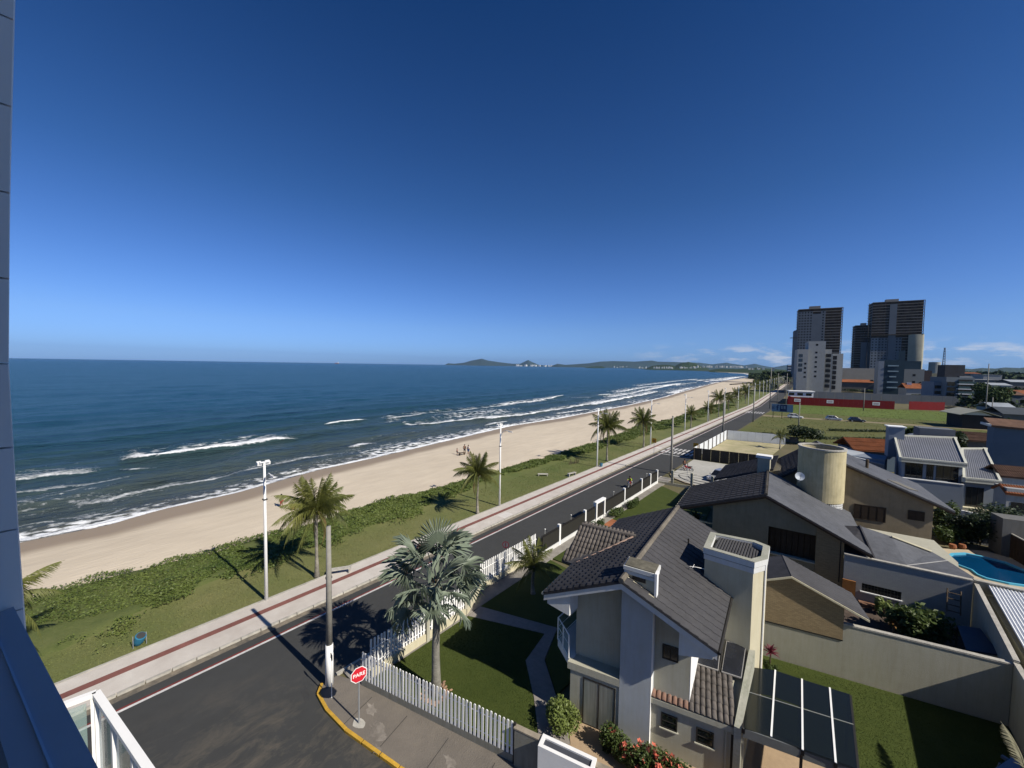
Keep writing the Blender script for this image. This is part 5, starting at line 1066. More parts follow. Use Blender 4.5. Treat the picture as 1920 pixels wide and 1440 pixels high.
# ------------------------------------------------------------------ people and vehicles
def skin_body(parent, joints, edges, radii, m, name='body'):
    me = bpy.data.meshes.new(name); me.from_pydata(joints, edges, []); o = bpy.data.objects.new(name, me); COL.objects.link(o)
    md = o.modifiers.new('s', 'SKIN'); sv = me.skin_vertices[0].data if me.skin_vertices else None
    if sv is None:
        me.skin_vertices.new() if hasattr(me.skin_vertices, 'new') else None
    return o
SKIN = mat('skin', (.30, .15, .09), .6, .05); HAIR = mat('dark_hair', (.012, .01, .008), .7)
def person(label, p, face, pose='stand', shirt=None, shorts=None, skin=SKIN, h=1.7, group=None, lift=0):
    """one continuous skinned body; clothes are child meshes a little larger than the body"""
    t = thing('person', label, 'person', (p[0], p[1], p[2] if len(p) > 2 else 0), group, rz=R_(face)); s = h/1.7   # faces +X locally
    if pose == 'stand': J = dict(pel=(0, 0, .92), ch=(0, 0, 1.22), nk=(0, 0, 1.43), hd=(.02, 0, 1.60), hl=(0, .09, .88), kl=(.03, .11, .48), al=(0, .12, .08), tl=(.14, .12, .04), hr=(0, -.09, .88), kr=(.06, -.11, .48), ar=(-.05, -.12, .09), tr=(.09, -.12, .04), sl=(0, .18, 1.38), el=(-.03, .26, 1.1), wl=(.08, .27, .87), sr=(0, -.18, 1.38), er=(-.03, -.26, 1.1), wr=(.10, -.26, .88))
    elif pose == 'ride': J = dict(pel=(-.1, 0, .85), ch=(.02, 0, 1.13), nk=(.1, 0, 1.33), hd=(.15, 0, 1.5), hl=(-.05, .1, .84), kl=(.32, .2, .68), al=(.2, .2, .3), tl=(.33, .2, .25), hr=(-.05, -.1, .84), kr=(.32, -.2, .68), ar=(.2, -.2, .3), tr=(.33, -.2, .25), sl=(.06, .19, 1.27), el=(.26, .27, 1.08), wl=(.48, .25, 1.02), sr=(.06, -.19, 1.27), er=(.26, -.27, 1.08), wr=(.48, -.25, 1.02))
    else: J = dict(pel=(0, 0, .13), ch=(-.05, 0, .42), nk=(-.02, 0, .62), hd=(.03, 0, .78), hl=(.05, .1, .13), kl=(.38, .15, .42), al=(.6, .14, .08), tl=(.72, .14, .04), hr=(.05, -.1, .13), kr=(.38, -.15, .36), ar=(.66, -.14, .08), tr=(.78, -.14, .04), sl=(-.04, .18, .57), el=(.1, .24, .36), wl=(.33, .16, .38), sr=(-.04, -.18, .57), er=(-.16, -.28, .33), wr=(-.22, -.26, .06))
    Rd = dict(pel=.135, ch=.135, nk=.06, hd=.105, hl=.10, kl=.062, al=.042, tl=.04, hr=.10, kr=.062, ar=.042, tr=.04, sl=.06, el=.042, wl=.033, sr=.06, er=.042, wr=.033)
    E_ = [('pel', 'ch'), ('ch', 'nk'), ('nk', 'hd'), ('pel', 'hl'), ('hl', 'kl'), ('kl', 'al'), ('al', 'tl'), ('pel', 'hr'), ('hr', 'kr'), ('kr', 'ar'), ('ar', 'tr'), ('ch', 'sl'), ('sl', 'el'), ('el', 'wl'), ('ch', 'sr'), ('sr', 'er'), ('er', 'wr')]
    def grow(keys, k, m_, name, sub=1):
        ks = [x for x in J if x in keys]; me = bpy.data.meshes.new(name); me.from_pydata([Vector(J[x])*s for x in ks], [(ks.index(a), ks.index(b)) for a, b in E_ if a in ks and b in ks], [])
        o = bpy.data.objects.new(name, me); COL.objects.link(o); o.modifiers.new('skin', 'SKIN'); bpy.context.view_layer.update()
        for i, x in enumerate(ks): me.skin_vertices[0].data[i].radius = (Rd[x]*s*k,)*2
        me.skin_vertices[0].data[0].use_root = True; sb_ = o.modifiers.new('sub', 'SUBSURF'); sb_.levels = sub; sb_.render_levels = sub
        dg = bpy.context.evaluated_depsgraph_get(); nm = bpy.data.meshes.new_from_object(o.evaluated_get(dg)); bpy.data.objects.remove(o); nm.materials.clear(); nm.materials.append(m_); shade(nm)
        o2 = bpy.data.objects.new(name, nm); COL.objects.link(o2); o2.parent = t; return o2
    grow(list(J), 1, skin, 'body', 2)
    if shirt: grow(['pel', 'ch', 'sl', 'sr', 'el', 'er'], 1.13, shirt, 'shirt')
    if shorts: grow(['pel', 'hl', 'hr', 'kl', 'kr'], 1.16, shorts, 'shorts')
    hd = Vector(J['hd'])*s; MB().blob(hd+V(-.02, 0, .03), (.115*s, .105*s, .115*s), 6, .02).build('hair', HAIR, None).parent = t
    return t
REDC = mat('red_cloth', (.28, .02, .03), .9); WHC = mat('white_cloth', (.6, .6, .6), .9); HIV = mat('hi_vis_cloth', (.42, .60, .03), .8); DKC = mat('dark_cloth', (.02, .02, .025), .9); BLC = mat('blue_cloth', (.03, .08, .2), .9)
zs = .1
a = G(528, 952, .1); SKD = mat('sunburnt_skin', (.16, .07, .045), .7); person('person in red walking on the sand left of the first coconut palm', (a.x, a.y, .1), 200, 'stand', mat('dull_red_cloth', (.12, .015, .02), .9), REDC, skin=SKD, h=1.5)
a = G(549, 957, .1); person('dark haired person sitting on the sand beside the person in red', (a.x, a.y, .1), 160, 'sit', None, DKC)
a = G(871, 851, .1); person('person standing at the waterline by the beach umbrella frame', (a.x, a.y, .1), 120, 'stand', DKC, DKC)
a = G(878, 852, .1); person('person in white at the waterline with a folding table', (a.x, a.y, .1), 90, 'stand', WHC, BLC)
a = G(857, 853, .1); person('smaller figure left of the folding table at the waterline', (a.x, a.y, .1), 60, 'stand', REDC, DKC, h=1.2)
a = G(866, 854, .1); tb = thing('folding_table', 'low folding table on the sand near the waterline', 'table', (a.x, a.y, .1)); MB().box((a.x, a.y, .55), (1.3, .6, .05), 80).build('top', DTRUNK, tb)
for dx in (-.5, .5): MB().box((a.x+.1*dx, a.y+dx, .1), (.05, .4, .45), 80).build('leg', DTRUNK, tb)
def motorbike(t, p, ang, loc):
    u_ = dirv(ang); v_ = dirv(ang+90)
    def Q(x, y, z): return loc+u_*x+v_*y+V(0, 0, z)
    for x in (-.62, .62):
        for nm, r1, r2, m_ in (('tyre', .30, .22, SB),):
            mb = MB(); n = 18; o_ = len(mb.v)
            ringp = [(r1, .045), (r1-.05, .055), (r2, .03), (r2, -.03), (r1-.05, -.055), (r1, -.045)]
            for k in range(n):
                a = 2*PI*k/n
                for (rr_, yy_) in ringp: mb.v.append(tuple(Q(x+rr_*math.cos(a), yy_, .30+rr_*math.sin(a))))
            for k in range(n):
                for j in range(6): mb.f.append((k*6+j, ((k+1) % n)*6+j, ((k+1) % n)*6+(j+1) % 6, k*6+(j+1) % 6))
            w_ = mb.build('wheel', m_, t); sp = MB()
            for k in range(6): a = PI*k/6; sp.tube([Q(x+.22*math.cos(a), 0, .3+.22*math.sin(a)), Q(x-.22*math.cos(a), 0, .3-.22*math.sin(a))], .012, 4)
            sp.build('spokes', GALV, w_)
    MB().tube([Q(-.55, 0, .62), Q(-.1, 0, .58), Q(.2, 0, .78), Q(.42, 0, .82)], [.09, .12, .15, .07], 8).build('tank', REDC, t); MB().tube([Q(-.75, 0, .80), Q(-.4, 0, .76), Q(.02, 0, .76)], [.07, .12, .08], 8).build('saddle', SB, t)
    MB().tube([Q(-.05, 0, .25), Q(.1, 0, .55)], .15, 8).build('engine', GALV, t)
    for y_ in (-.07, .07): MB().tube([Q(.62, y_, .30), Q(.42, y_, .95)], .025, 6).build('fork', GALV, t)
    MB().tube([Q(.36, -.32, 1.0), Q(.42, 0, .98), Q(.36, .32, 1.0)], .018, 6).build('handlebar', SB, t); MB().tube([Q(.5, 0, .86), Q(.56, 0, .86)], [.06, .08], 10).build('headlight', SW, t)
    MB().tube([Q(-.8, -.12, .35), Q(0, -.12, .25)], .035, 6).build('exhaust', GALV, t)
lc = V(-20.25, 48.9, 0); mo = thing('motorcycle', 'small motorcycle ridden along the road beside the dark railing', 'motorcycle', tuple(lc)); motorbike(mo, None, -88, lc)
person('motorcyclist with hi vis yellow top riding beside the dark railing', tuple(lc), -88, 'ride', HIV, DKC)
lc = G(1288, 884); mo = thing('motorcycle', 'dark motorcycle standing on the corner pavement by the red sign', 'motorcycle', tuple(lc)); motorbike(mo, None, 200, lc)
person('person in dark clothes beside the red sign on the corner pavement', (lc.x-.5, lc.y+.4, .1), 120, 'stand', DKC, DKC)

def car(label, p, ang, paint, h=1.48, L_=4.2, W_=1.72, group=None, van=0):
    t = thing('car', label, 'car', (0, 0, 0), group)
    bm = MB(); secs = []    # body lofted along x; each ring: half width, z low, z mid, z top of flank
    X_ = [-.5, -.485, -.40, -.2, 0, .2, .38, .465, .5]; hw = [.40, .46, .49, .5, .5, .5, .48, .44, .36]; zt = [.60, .80, .86, .84, .83, .80, .72, .66, .50]; zb_ = [.34, .26, .22, .20, .20, .20, .22, .26, .34]
    for x, w_, a, b in zip(X_, hw, zt, zb_):
        W = w_*W_; secs.append([(x*L_, -W*.97, b), (x*L_, -W, (a+b)/2), (x*L_, -W*.93, a), (x*L_, 0, a+.035), (x*L_, W*.93, a), (x*L_, W, (a+b)/2), (x*L_, W*.97, b)])
    for s_ in secs: bm.v += s_
    n = 7
    for i in range(len(secs)-1):
        for j in range(n-1): bm.f.append((i*n+j, i*n+j+1, (i+1)*n+j+1, (i+1)*n+j)[::-1])
        bm.f.append((i*n+n-1, i*n, (i+1)*n, (i+1)*n+n-1)[::-1])
    bm.f.append(tuple(range(n))); bm.f.append(tuple(range((len(secs)-1)*n, len(secs)*n))[::-1]); bm.build('body', paint, t, smooth=False)
    def cab(x0, x1, x2, x3, zb2, ztp, wb, wt, nm, m_):
        q = MB(); q.hexa([V(x0*L_, -wb, zb2), V(x3*L_, -wb, zb2-.03), V(x3*L_, wb, zb2-.03), V(x0*L_, wb, zb2), V(x1*L_, -wt, ztp), V(x2*L_, -wt, ztp), V(x2*L_, wt, ztp), V(x1*L_, wt, ztp)]); return q.build(nm, m_, t)
    cab(-.44, -.33, .03, .23, .83, h-.05, W_*.45, W_*.37, 'window', GLASS); cab(-.345, -.335, .035, .05, h-.06, h, W_*.375, W_*.35, 'roof', paint)
    for xa, xb in ((-.12, -.135),):
        for s_ in (-1, 1): MB().tube([V(xa*L_, s_*W_*.455, .82), V(xb*L_, s_*W_*.385, h-.04)], .03, 4).build('pillar', paint, t)
    for s_ in (-1, 1):
        for (a, b_) in ((.23, .035), (-.44, -.335)): MB().tube([V(a*L_, s_*W_*.45, .81), V(b_*L_, s_*W_*.365, h-.03)], .032, 4).build('pillar', paint, t)
    for x in (-.31, .32):
        for s_ in (-1, 1):
            w_ = MB().tube([V(x*L_, s_*W_*.37, .31), V(x*L_, s_*W_*.505, .31)], .31, 16).build('tyre', SB, t); MB().tube([V(x*L_, s_*W_*.5, .31), V(x*L_, s_*W_*.512, .31)], .19, 10).build('rim', GALV, w_)
    for s_ in (-1, 1):
        MB().box((.475*L_, s_*W_*.34, .55), (.12, .3, .12)).build('headlight', SW, t); MB().box((-.487*L_, s_*W_*.36, .6), (.06, .22, .14)).build('tail_light', RED, t); MB().box((.17*L_, s_*W_*.54, .86), (.12, .18, .1)).build('mirror', paint, t)
    t.location = p; t.rotation_euler.z = R_(ang); return t
CW = mat('white_car_paint', (.70, .70, .70), .3, .02, 2., coat=.6); CSV = mat('silver_car_paint', (.35, .36, .38), .35, .03, 2., metal=.4, coat=.5); CBK = mat('black_car_paint', (.015, .015, .018), .3, .03, 2., coat=.6); CBL = mat('blue_grey_car_paint', (.10, .13, .19), .3, .03, 2., coat=.6)
a = G(1333, 905); car('silver grey car parked beside the dark ribbed roof on the corner', (a.x+.6, a.y+2.0, .02), 255, CSV)
car('white car driving on the track through the grass field', G(1491, 784), 14, CW); car('white and grey pickup in the middle of the field track', G(1563, 788), 14, CSV); car('black car on the field track under the thin dark pole', G(1606, 791), 14, CBK)
a = G(1880, 1440, .8); car('dark blue car parked in the shade at the bottom right corner', (a.x+.6, a.y-.6, .0), 60, CBL)
# ------------------------------------------------------------------ house two: ribbed dark roofs, brick walls, round tank tower
h2 = thing('ribbed_roof_house', 'large beige brick house with ribbed dark roofs and a round tank tower', 'house', (-2, 42, 0))
BRK2 = mat('beige_brick_wall', (.25, .225, .16), .9, .1, 2., .3, 30, streak=.1)
d6 = dirv(6); n96 = dirv(95.5); o6 = V(1.0, 35.6, 0)
def q6(s_, v_=0, z=0): p = o6+d6*s_+n96*v_; return V(p.x, p.y, z)   # s along the front (negative = towards the sea), v depth
rz_, le, re_ = 6.43, 4.0, 3.55; sP, sL, sR = -4.72, -11.15, 1.40
RP0, RP1 = q6(sP, -.35, rz_), q6(sP, 8.1, rz_); LE0, LE1 = q6(sL, -.35, le), q6(sL, 7.0, le); RE0, RE1 = q6(sR, -.35, re_), q6(sR, 9.0, re_)
zl2 = lambda s_: rz_-(rz_-le)*(sP-s_)/(sP-sL); zr2 = lambda s_: rz_-(rz_-re_)*(s_-sP)/(sR-sP)
MB().slab([LE0, RP0, RP1, LE1], .12).build('roof', ROOF, h2); MB().slab([RP0, RE0, RE1, RP1], .12).build('roof', ROOFW, h2)
GROOF = mat('grey_ribbed_roof', (.098, .103, .115), .7, .2, 2.5, .4, 20)
tiled(LE1+V(0, 0, .005), LE0+V(0, 0, .005), RP0+V(0, 0, .005), RP1+V(0, 0, .005), .62, .42, .085, .02, 'seam').build('roof_tiles', ROOF, h2, kind='stuff')
tiled(RE0+V(0, 0, .005), RE1+V(0, 0, .005), RP1+V(0, 0, .005), RP0+V(0, 0, .005), .31, .4, .02, .015, 'flat').build('roof_tiles', GROOF, h2, kind='stuff')
mb = MB(); 
for k in range(30): p = RP0.lerp(RP1, (k+.5)/30); mb.tube([p-n96*.13+V(0, 0, .06), p+n96*.12+V(0, 0, .045)], [.13, .11], 7)
mb.build('ridge_tiles', RIDGE, h2, kind='stuff')
for P0_, P1_ in ((LE0, RP0), (RP0, RE0)):
    MB().hexa([P0_-V(0, 0, .26)-n96*.03, P1_-V(0, 0, .26)-n96*.03, P1_-V(0, 0, .26)+n96*.03, P0_-V(0, 0, .26)+n96*.03, P0_-n96*.03-V(0, 0, .1), P1_-n96*.03-V(0, 0, .1), P1_+n96*.03-V(0, 0, .1), P0_+n96*.03-V(0, 0, .1)]).build('verge_board', WOODS, h2)
MB().tube([LE0, LE1], .06, 6).build('gutter', CREAM, h2)
def poly6(ss, zz, v0, v1, nm, m_):
    f_ = [q6(s_, v0, z) for s_, z in zip(ss, zz)]; b_ = [q6(s_, v1, z) for s_, z in zip(ss, zz)]; n = len(f_); mb = MB(); mb.add(f_+b_, [tuple(range(n)), tuple(range(n, 2*n))[::-1]]+[(i, (i+1) % n, n+(i+1) % n, n+i)[::-1] for i in range(n)]); return mb.build(nm, m_, h2)
poly6([-8.3, -4.45, -4.45, -4.72, -8.3], [0, 0, zr2(-4.45)-.16, rz_-.16, zl2(-8.3)-.16], 0, 7.5, 'wall', BRK2)
poly6([-4.45, -1.55, -1.55, -4.45], [3.95, 3.95, zr2(-1.55)-.16, zr2(-4.45)-.16], 0, 7.5, 'wall', BRK2)
poly6([-4.45, -1.55, -1.55, -4.45], [0, 0, 1.85, 1.85], 0, 7.5, 'wall', BRK2)
poly6([-1.55, 0, 0, -1.55], [0, 0, zr2(0)-.16, zr2(-1.55)-.16], -.12, 7.5, 'wall', BRK); poly6([-.22, -.16, -.16, -.22], [1, 1, 4.3, 4.3], -.135, -.121, 'brick_joint', FRAME) 
sw2 = MB().wall(q6(-4.4, .35), q6(-1.6, .35), 1.85, 3.95, .06); so_ = sw2.build('shutter_wall', WOODS, h2)
for k in range(8): s_ = -4.35+.36*k; MB().wall(q6(s_, .30), q6(s_+.3, .30), 1.9, 3.9, .05).build('shutter_panel', WOODS, so_)
poly6([-4.45, -1.55, -1.55, -4.45], [1.85, 1.85, 1.95, 1.95], -.08, .3, 'ledge', CREAM2)
# sea side porch below the left eave
MB().wall(q6(-10.6, .5), q6(-8.3, .5), 2.95, 3.05, .12).build('porch_beam', CREAM, h2); MB().box(tuple(q6(-10.6, .6)), (.2, .2, 3.0)).build('porch_post', CREAM, h2)
MB().wall(q6(-8.35, 3), q6(-8.35, 7), 0, 4.4, .1).build('porch_glazing', mat('teal_glass', (.02, .05, .07), .2, .1), h2)
# middle roof, lower-left of the chimney
def GV(x, y, z): p = G(x, y, z); return V(p.x, p.y, z)
m0, m1, m2, m3_ = GV(1338, 899, 3.85), GV(1357, 867, 3.85), GV(1446, 858, 6.0), GV(1450, 880, 6.0)
m1 = V(m0.x-.35, m0.y+8, 3.85); m2 = V(m3_.x-.3, m3_.y+8.0, 6.0)
MB().slab([m0, m3_, m2, m1], .14).build('roof', ROOF, h2); tiled(m1+V(0, 0, .005), m0+V(0, 0, .005), m3_+V(0, 0, .005), m2+V(0, 0, .005), .62, .42, .085, .02, 'seam').build('roof_tiles', ROOF, h2, kind='stuff')
MB().prism([(m0.x+1.2, m0.y+.5), (m3_.x+.5, m3_.y+.5), (m3_.x+.3, m3_.y+7), (m0.x+1, m0.y+7)], 0, [4.1, 5.9, 5.9, 4.1]).build('wall', BRK2, h2)
ch = G(1442, 890, 6.0); ch = V(-5.3, 47.0, 0); zc = zat(0, 851, ch)
cxx = G(1432, 884, 5.6); MB().box((cxx.x, cxx.y, 4.5), (1.05, .8, zat(0, 858, cxx)-4.5)).build('chimney', CREAM2, h2); MB().box((cxx.x, cxx.y, zat(0, 858, cxx)), (1.35, 1.0, .26)).build('chimney_cap', WHITE, h2)
# back block with higher gable
o9 = V(4, 46.5, 0); d9 = dirv(12); 
def q9(s_, v_=0, z=0): p = o9+d9*s_+dirv(97)*v_; return V(p.x, p.y, z)
P = [q9(-8.2, -.3, 5.4), q9(-4.3, -.3, 8.2), q9(4.05, -.3, 4.65)]
Pb = [p+dirv(97)*9 for p in P]
MB().slab([P[0], P[1], Pb[1], Pb[0]], .13).build('roof', ROOF, h2); MB().slab([P[1], P[2], Pb[2], Pb[1]], .13).build('roof', GROOF, h2)
tiled(Pb[0]+V(0, 0, .005), P[0]+V(0, 0, .005), P[1]+V(0, 0, .005), Pb[1]+V(0, 0, .005), .62, .42, .085, .02, 'seam').build('roof_tiles', ROOF, h2, kind='stuff')
tiled(P[2]+V(0, 0, .005), Pb[2]+V(0, 0, .005), Pb[1]+V(0, 0, .005), P[1]+V(0, 0, .005), .31, .4, .02, .012, 'flat').build('roof_tiles', GROOF, h2, kind='stuff')
f_ = [q9(-7.6, 0, 0), q9(2.85, 0, 0), q9(2.85, 0, 5.0), q9(-4.3, 0, 8.02), q9(-7.6, 0, 5.6)]; b_ = [p+dirv(97)*8.4 for p in f_]; mb = MB(); mb.add(f_+b_, [(0, 1, 2, 3, 4), (9, 8, 7, 6, 5)]+[(i, (i+1) % 5, (i+1) % 5+5, i+5)[::-1] for i in range(5)]); mb.build('wall', mat('tan_brick_wall', (.27, .225, .155), .9, .1, 2., .3, 30, streak=.08), h2)
MB().hexa([P[1]-V(0, 0, .3), P[2]-V(0, 0, .3), P[2]-V(0, -.05, .3), P[1]-V(0, -.05, .3), P[1]-V(0, 0, .12), P[2]-V(0, 0, .12), P[2]-V(0, -.05, .12), P[1]-V(0, -.05, .12)]).build('verge_board', WOODS, h2)
for (ax, ay, bx, by, bars_) in ((1602, 942, 1660, 980, 3), (1703, 954, 1733, 978, 1)):
    best = None
    def onq9(x, y):
        r_ = ray(x, y); nn = dirv(102); t_ = (q9(0, -.02)-V(0, 0, CH)).dot(nn)/r_.dot(nn); return V(0, 0, CH)+r_*t_
    a = onq9(ax, by if False else ay+ (by-ay)*.9); b2_ = onq9(bx, by); tl_ = onq9(ax, ay); w_ = math.hypot(b2_.x-tl_.x, b2_.y-tl_.y); h_ = tl_.z-b2_.z
    window(h2, V(tl_.x, tl_.y, b2_.z), 12, w_, h_-.1, WOODS, WOODS, bars=bars_)
# skylight ribs on that roof
sk = MB()
for k in range(6): a = P[1].lerp(P[2], .52+.02*k)+dirv(97)*(1.0+.25*k)+V(0, 0, .1); sk.tube([a, a+(P[2]-P[1]).normalized()*1.6], .03, 4)
sk.build('roof_ribs', FRAME, h2, kind='stuff')
MB().tube([q9(-.9, 3.4, 6.6), q9(-.9, 3.4, 7.6)], .12, 8).build('flue', DTRUNK, h2)
# round tank tower
tk = V(-.62, 44.4, 0); TKM = mat('mosaic_cream', (.50, .44, .27), .75, .14, 1.2, .4, 30, streak=.15); rT = 1.70; zT = 9.15
n = 48
def shell(z0, z1, r0_, r1_, nm, m_, inner=True, zin=None, cap=True):
    mb = MB(); c = (tk.x, tk.y)
    for (z, r_) in ((z0, r0_), (z1, r0_), (z1, r1_), (zin if zin is not None else z0, r1_)):
        for k in range(n): a = 2*PI*k/n; mb.v.append((c[0]+r_*math.cos(a), c[1]+r_*math.sin(a), z))
    for j in range(3):
        for k in range(n): mb.f.append((j*n+k, j*n+(k+1) % n, (j+1)*n+(k+1) % n, (j+1)*n+k))
    if cap: mb.f.append(tuple(3*n+k for k in range(n)))
    return mb.build(nm, m_, h2, smooth=False)
shell(4.45, zT-.12, rT, rT-.13, 'tank_shell', TKM, zin=zT-.9, cap=False); shell(zT-.12, zT, rT+.05, rT-.17, 'tank_rim', KERB, zin=zT-.12, cap=False)
MB().cyl((tk.x, tk.y, 4.2), rT-.14, 3.9, 24).build('tank_core', mat('rusty_dark', (.06, .035, .025), .9, .3, 2.), h2)
MB().tube([V(tk.x, tk.y, zT-.98), V(tk.x, tk.y, zT-.95)], rT-.16, 24).build('tank_floor', mat('rusty_floor', (.035, .018, .015), .9, .4, 1.5), h2)
# glazed block lattice below
lt = MB()
for k in range(26):
    a = -PI*.62+k*.09; x = tk.x+(rT-.1)*math.cos(a); y = tk.y+(rT-.1)*math.sin(a); lt.box((x, y, 3.2), (.05, .05, 1.25), math.degrees(a))
for j in range(6):
    z_ = 3.3+.2*j; lt.tube([V(tk.x+(rT-.1)*math.cos(-PI*.62+k*.1), tk.y+(rT-.1)*math.sin(-PI*.62+k*.1), z_) for k in range(24)], .028, 4)
lt.build('block_lattice', WHITE, h2, kind='stuff')
# satellite dish on the gable wall behind
dc = V(0, 0, 0); r_ = ray(1500, 893); t_ = 42.2/r_.y; dc = V(0, 0, CH)+r_*t_
nv = V(.25, -.9, .35).normalized(); a = nv.cross(V(0, 0, 1)).normalized(); b_ = a.cross(nv); mb = MB(); mb.v.append(tuple(dc-nv*.12))
for j, (q_, dd) in enumerate(((.18, -.06), (.36, 0.0))):
    for k in range(16): th = 2*PI*k/16; mb.v.append(tuple(dc+(a*math.cos(th)+b_*math.sin(th))*q_+nv*dd))
for k in range(16): mb.f.append((0, 1+k, 1+(k+1) % 16)); mb.f.append((1+k, 17+k, 17+(k+1) % 16, 1+(k+1) % 16))
ds = thing('satellite_dish', 'white satellite dish left of the round tank tower', 'satellite dish', tuple(dc)); mb.build('dish', mat('dish_grey', (.5, .55, .6), .4), ds); MB().tube([dc-nv*.12, dc-nv*.3-V(0, 0, .5)], .03, 5).build('mount', GALV, ds); MB().tube([dc-b_*.3, dc+nv*.35], .015, 5).build('feed_arm', GALV, ds)
# grey painted block wall with lattice window and low hip roof behind
gb2 = thing('grey_block_wall', 'pale grey painted block wall with a long latticed opening, lower right in shade', 'wall', (4, 35.5, 0))
BLK = bpy.data.materials.new('painted_block'); BLK.use_nodes = True; t = BLK.node_tree; b = t.nodes['Principled BSDF']; b.inputs['Roughness'].default_value = .85
g = t.nodes.new('ShaderNodeNewGeometry'); s = t.nodes.new('ShaderNodeSeparateXYZ'); c = t.nodes.new('ShaderNodeCombineXYZ'); br = t.nodes.new('ShaderNodeTexBrick'); l = t.links.new
l(g.outputs['Position'], s.inputs[0]); l(s.outputs['X'], c.inputs[0]); l(s.outputs['Z'], c.inputs[1]); l(c.outputs[0], br.inputs['Vector']); br.inputs['Scale'].default_value = 1; br.inputs['Brick Width'].default_value = .26; br.inputs['Row Height'].default_value = .09; br.inputs['Mortar Size'].default_value = .006
br.inputs['Color1'].default_value = (.36, .37, .36, 1); br.inputs['Color2'].default_value = (.33, .34, .34, 1); br.inputs['Mortar'].default_value = (.27, .28, .27, 1); l(br.outputs['Color'], b.inputs['Base Color'])
bp = t.nodes.new('ShaderNodeBump'); bp.inputs['Strength'].default_value = .5; bp.inputs['Distance'].default_value = .015; bp.invert = True; l(br.outputs['Fac'], bp.inputs['Height']); l(bp.outputs[0], b.inputs['Normal'])
ga_, gb_e = V(1.05, 35.15, 0), V(7.05, 35.98, 0); u9 = (gb_e-ga_).normalized(); ag = math.degrees(math.atan2(u9.y, u9.x))
def gw_(s0, s1, z0, z1, nm='wall', m_=BLK, off_=0, t_=.18): nn = V(-u9.y, u9.x, 0)*off_; MB().wall(ga_+u9*s0+nn, ga_+u9*s1+nn, z0, z1, t_).build(nm, m_, gb2)
gw_(0, .98, 0, 3.2); gw_(.98, 2.95, 0, .92); gw_(.98, 2.95, 1.48, 3.2); gw_(2.95, 6.05, 0, 3.2); gw_(-.02, 6.05, 3.202, 3.28, 'coping', KERB, -.04, .26); gw_(.9, 3.0, .86, .93, 'sill', WHITE, -.08, .08)
gw_(.98, 2.95, .92, 1.48, 'dark_void', FRAME, .13, .04)
lt = MB()
for k in range(13): s_ = .98+1.97*k/12; p = ga_+u9*s_+V(-u9.y, u9.x, 0)*.06; lt.box((p.x, p.y, .92), (.025, .04, .56), ag)
for z_ in (1.1, 1.29): p = ga_+u9*1.965+V(-u9.y, u9.x, 0)*.06; lt.box((p.x, p.y, z_), (1.97, .03, .022), ag)
lt.build('block_lattice', mat('dim_lattice', (.10, .09, .07), .8), gb2, kind='stuff')
bx = G(1610, 1100, 1.3); MB().box((1.35, 35.0, .4), (.7, .1, 1.15), ag).build('wooden_door', mat('orange_wood', (.30, .13, .04), .7, .2, 3.), gb2)
MB().wall(ga_+u9*.9+V(0, -.6, 0), ga_+u9*4.4+V(0, -.6, 0), 0, .3, .5).build('brick_planter', mat('rusty_brick', (.20, .11, .07), .9, .3, 3.), gb2)
hr = thing('low_hip_roof', 'low grey hip roof between the block wall and the swimming pool', 'roof', (5, 40, 0))
hp = [GV(1612, 986, 4.3), GV(1672, 1006, 4.0), GV(1746, 1034, 3.3), GV(1778, 1050, 3.1), GV(1826, 1082, 3.12), V(6.9, 36.2, 3.16), V(1.3, 35.4, 3.16)]
apx = GV(1650, 1046, 3.3)
MB().slab([V(1.0, 35.4, 3.17), V(2.6, 35.6, 3.17), hp[0]+V(.1, 0, 0), hp[0]-V(1.2, 0, .3)], .1).build('roof', ROOF, hr)
MB().slab([V(2.6, 35.6, 3.18), GV(1700, 1060, 3.16), GV(1776, 1051, 3.13), GV(1746, 1034, 3.3), GV(1672, 1006, 4.0), hp[0]], .1).build('roof', GROOF, hr)
MB().slab([GV(1700, 1060, 3.15), V(6.9, 36.25, 3.14), GV(1826, 1082, 3.12), GV(1776, 1051, 3.125)], .1).build('roof', GROOF, hr)
MB().tube([hp[0], V(2.6, 35.6, 3.22)], .09, 6).build('ridge', ROOF, hr); MB().tube([GV(1700, 1060, 3.18), GV(1776, 1051, 3.15)], .035, 5).build('valley', mat('pale_grey_mortar', (.3, .3, .3), .8), hr)
MB().tube([GV(1672, 1006, 4.05), GV(1746, 1034, 3.36)], .07, 6).build('gutter', CREAM, hr)
MB().prism([(1.4, 35.6), (6.6, 36.4), (7.0, 39.5), (6.4, 43.5), (2.4, 43)], 0, 3.0).build('wall', CREAM2, hr)
# pool
pool = [G(*p) for p in ((1776, 1046), (1786, 1041), (1810, 1040), (1845, 1047), (1885, 1057), (1925, 1074), (1990, 1110), (1985, 1125), (1925, 1101), (1890, 1096), (1850, 1087), (1833, 1080), (1822, 1071), (1795, 1061), (1780, 1053))]
PB = mat('pool_shell_blue', (.02, .26, .50), .5, .05, 2.)
cpool = sum(pool, V(0, 0, 0))/len(pool)
def grow(ps, k): return [(cpool.x+(p.x-cpool.x)*k, cpool.y+(p.y-cpool.y)*k) for p in ps]
pl = thing('swimming_pool', 'kidney shaped blue swimming pool at the right edge', 'swimming pool', (cpool.x, cpool.y, 0))
a_, b_ = grow(pool, 1.04), grow(pool, .965); mb = MB(); n = len(a_); mb.v = [(*q, -.02) for q in a_]+[(*q, .16) for q in a_]+[(*q, .16) for q in b_]+[(*q, -1.2) for q in b_]
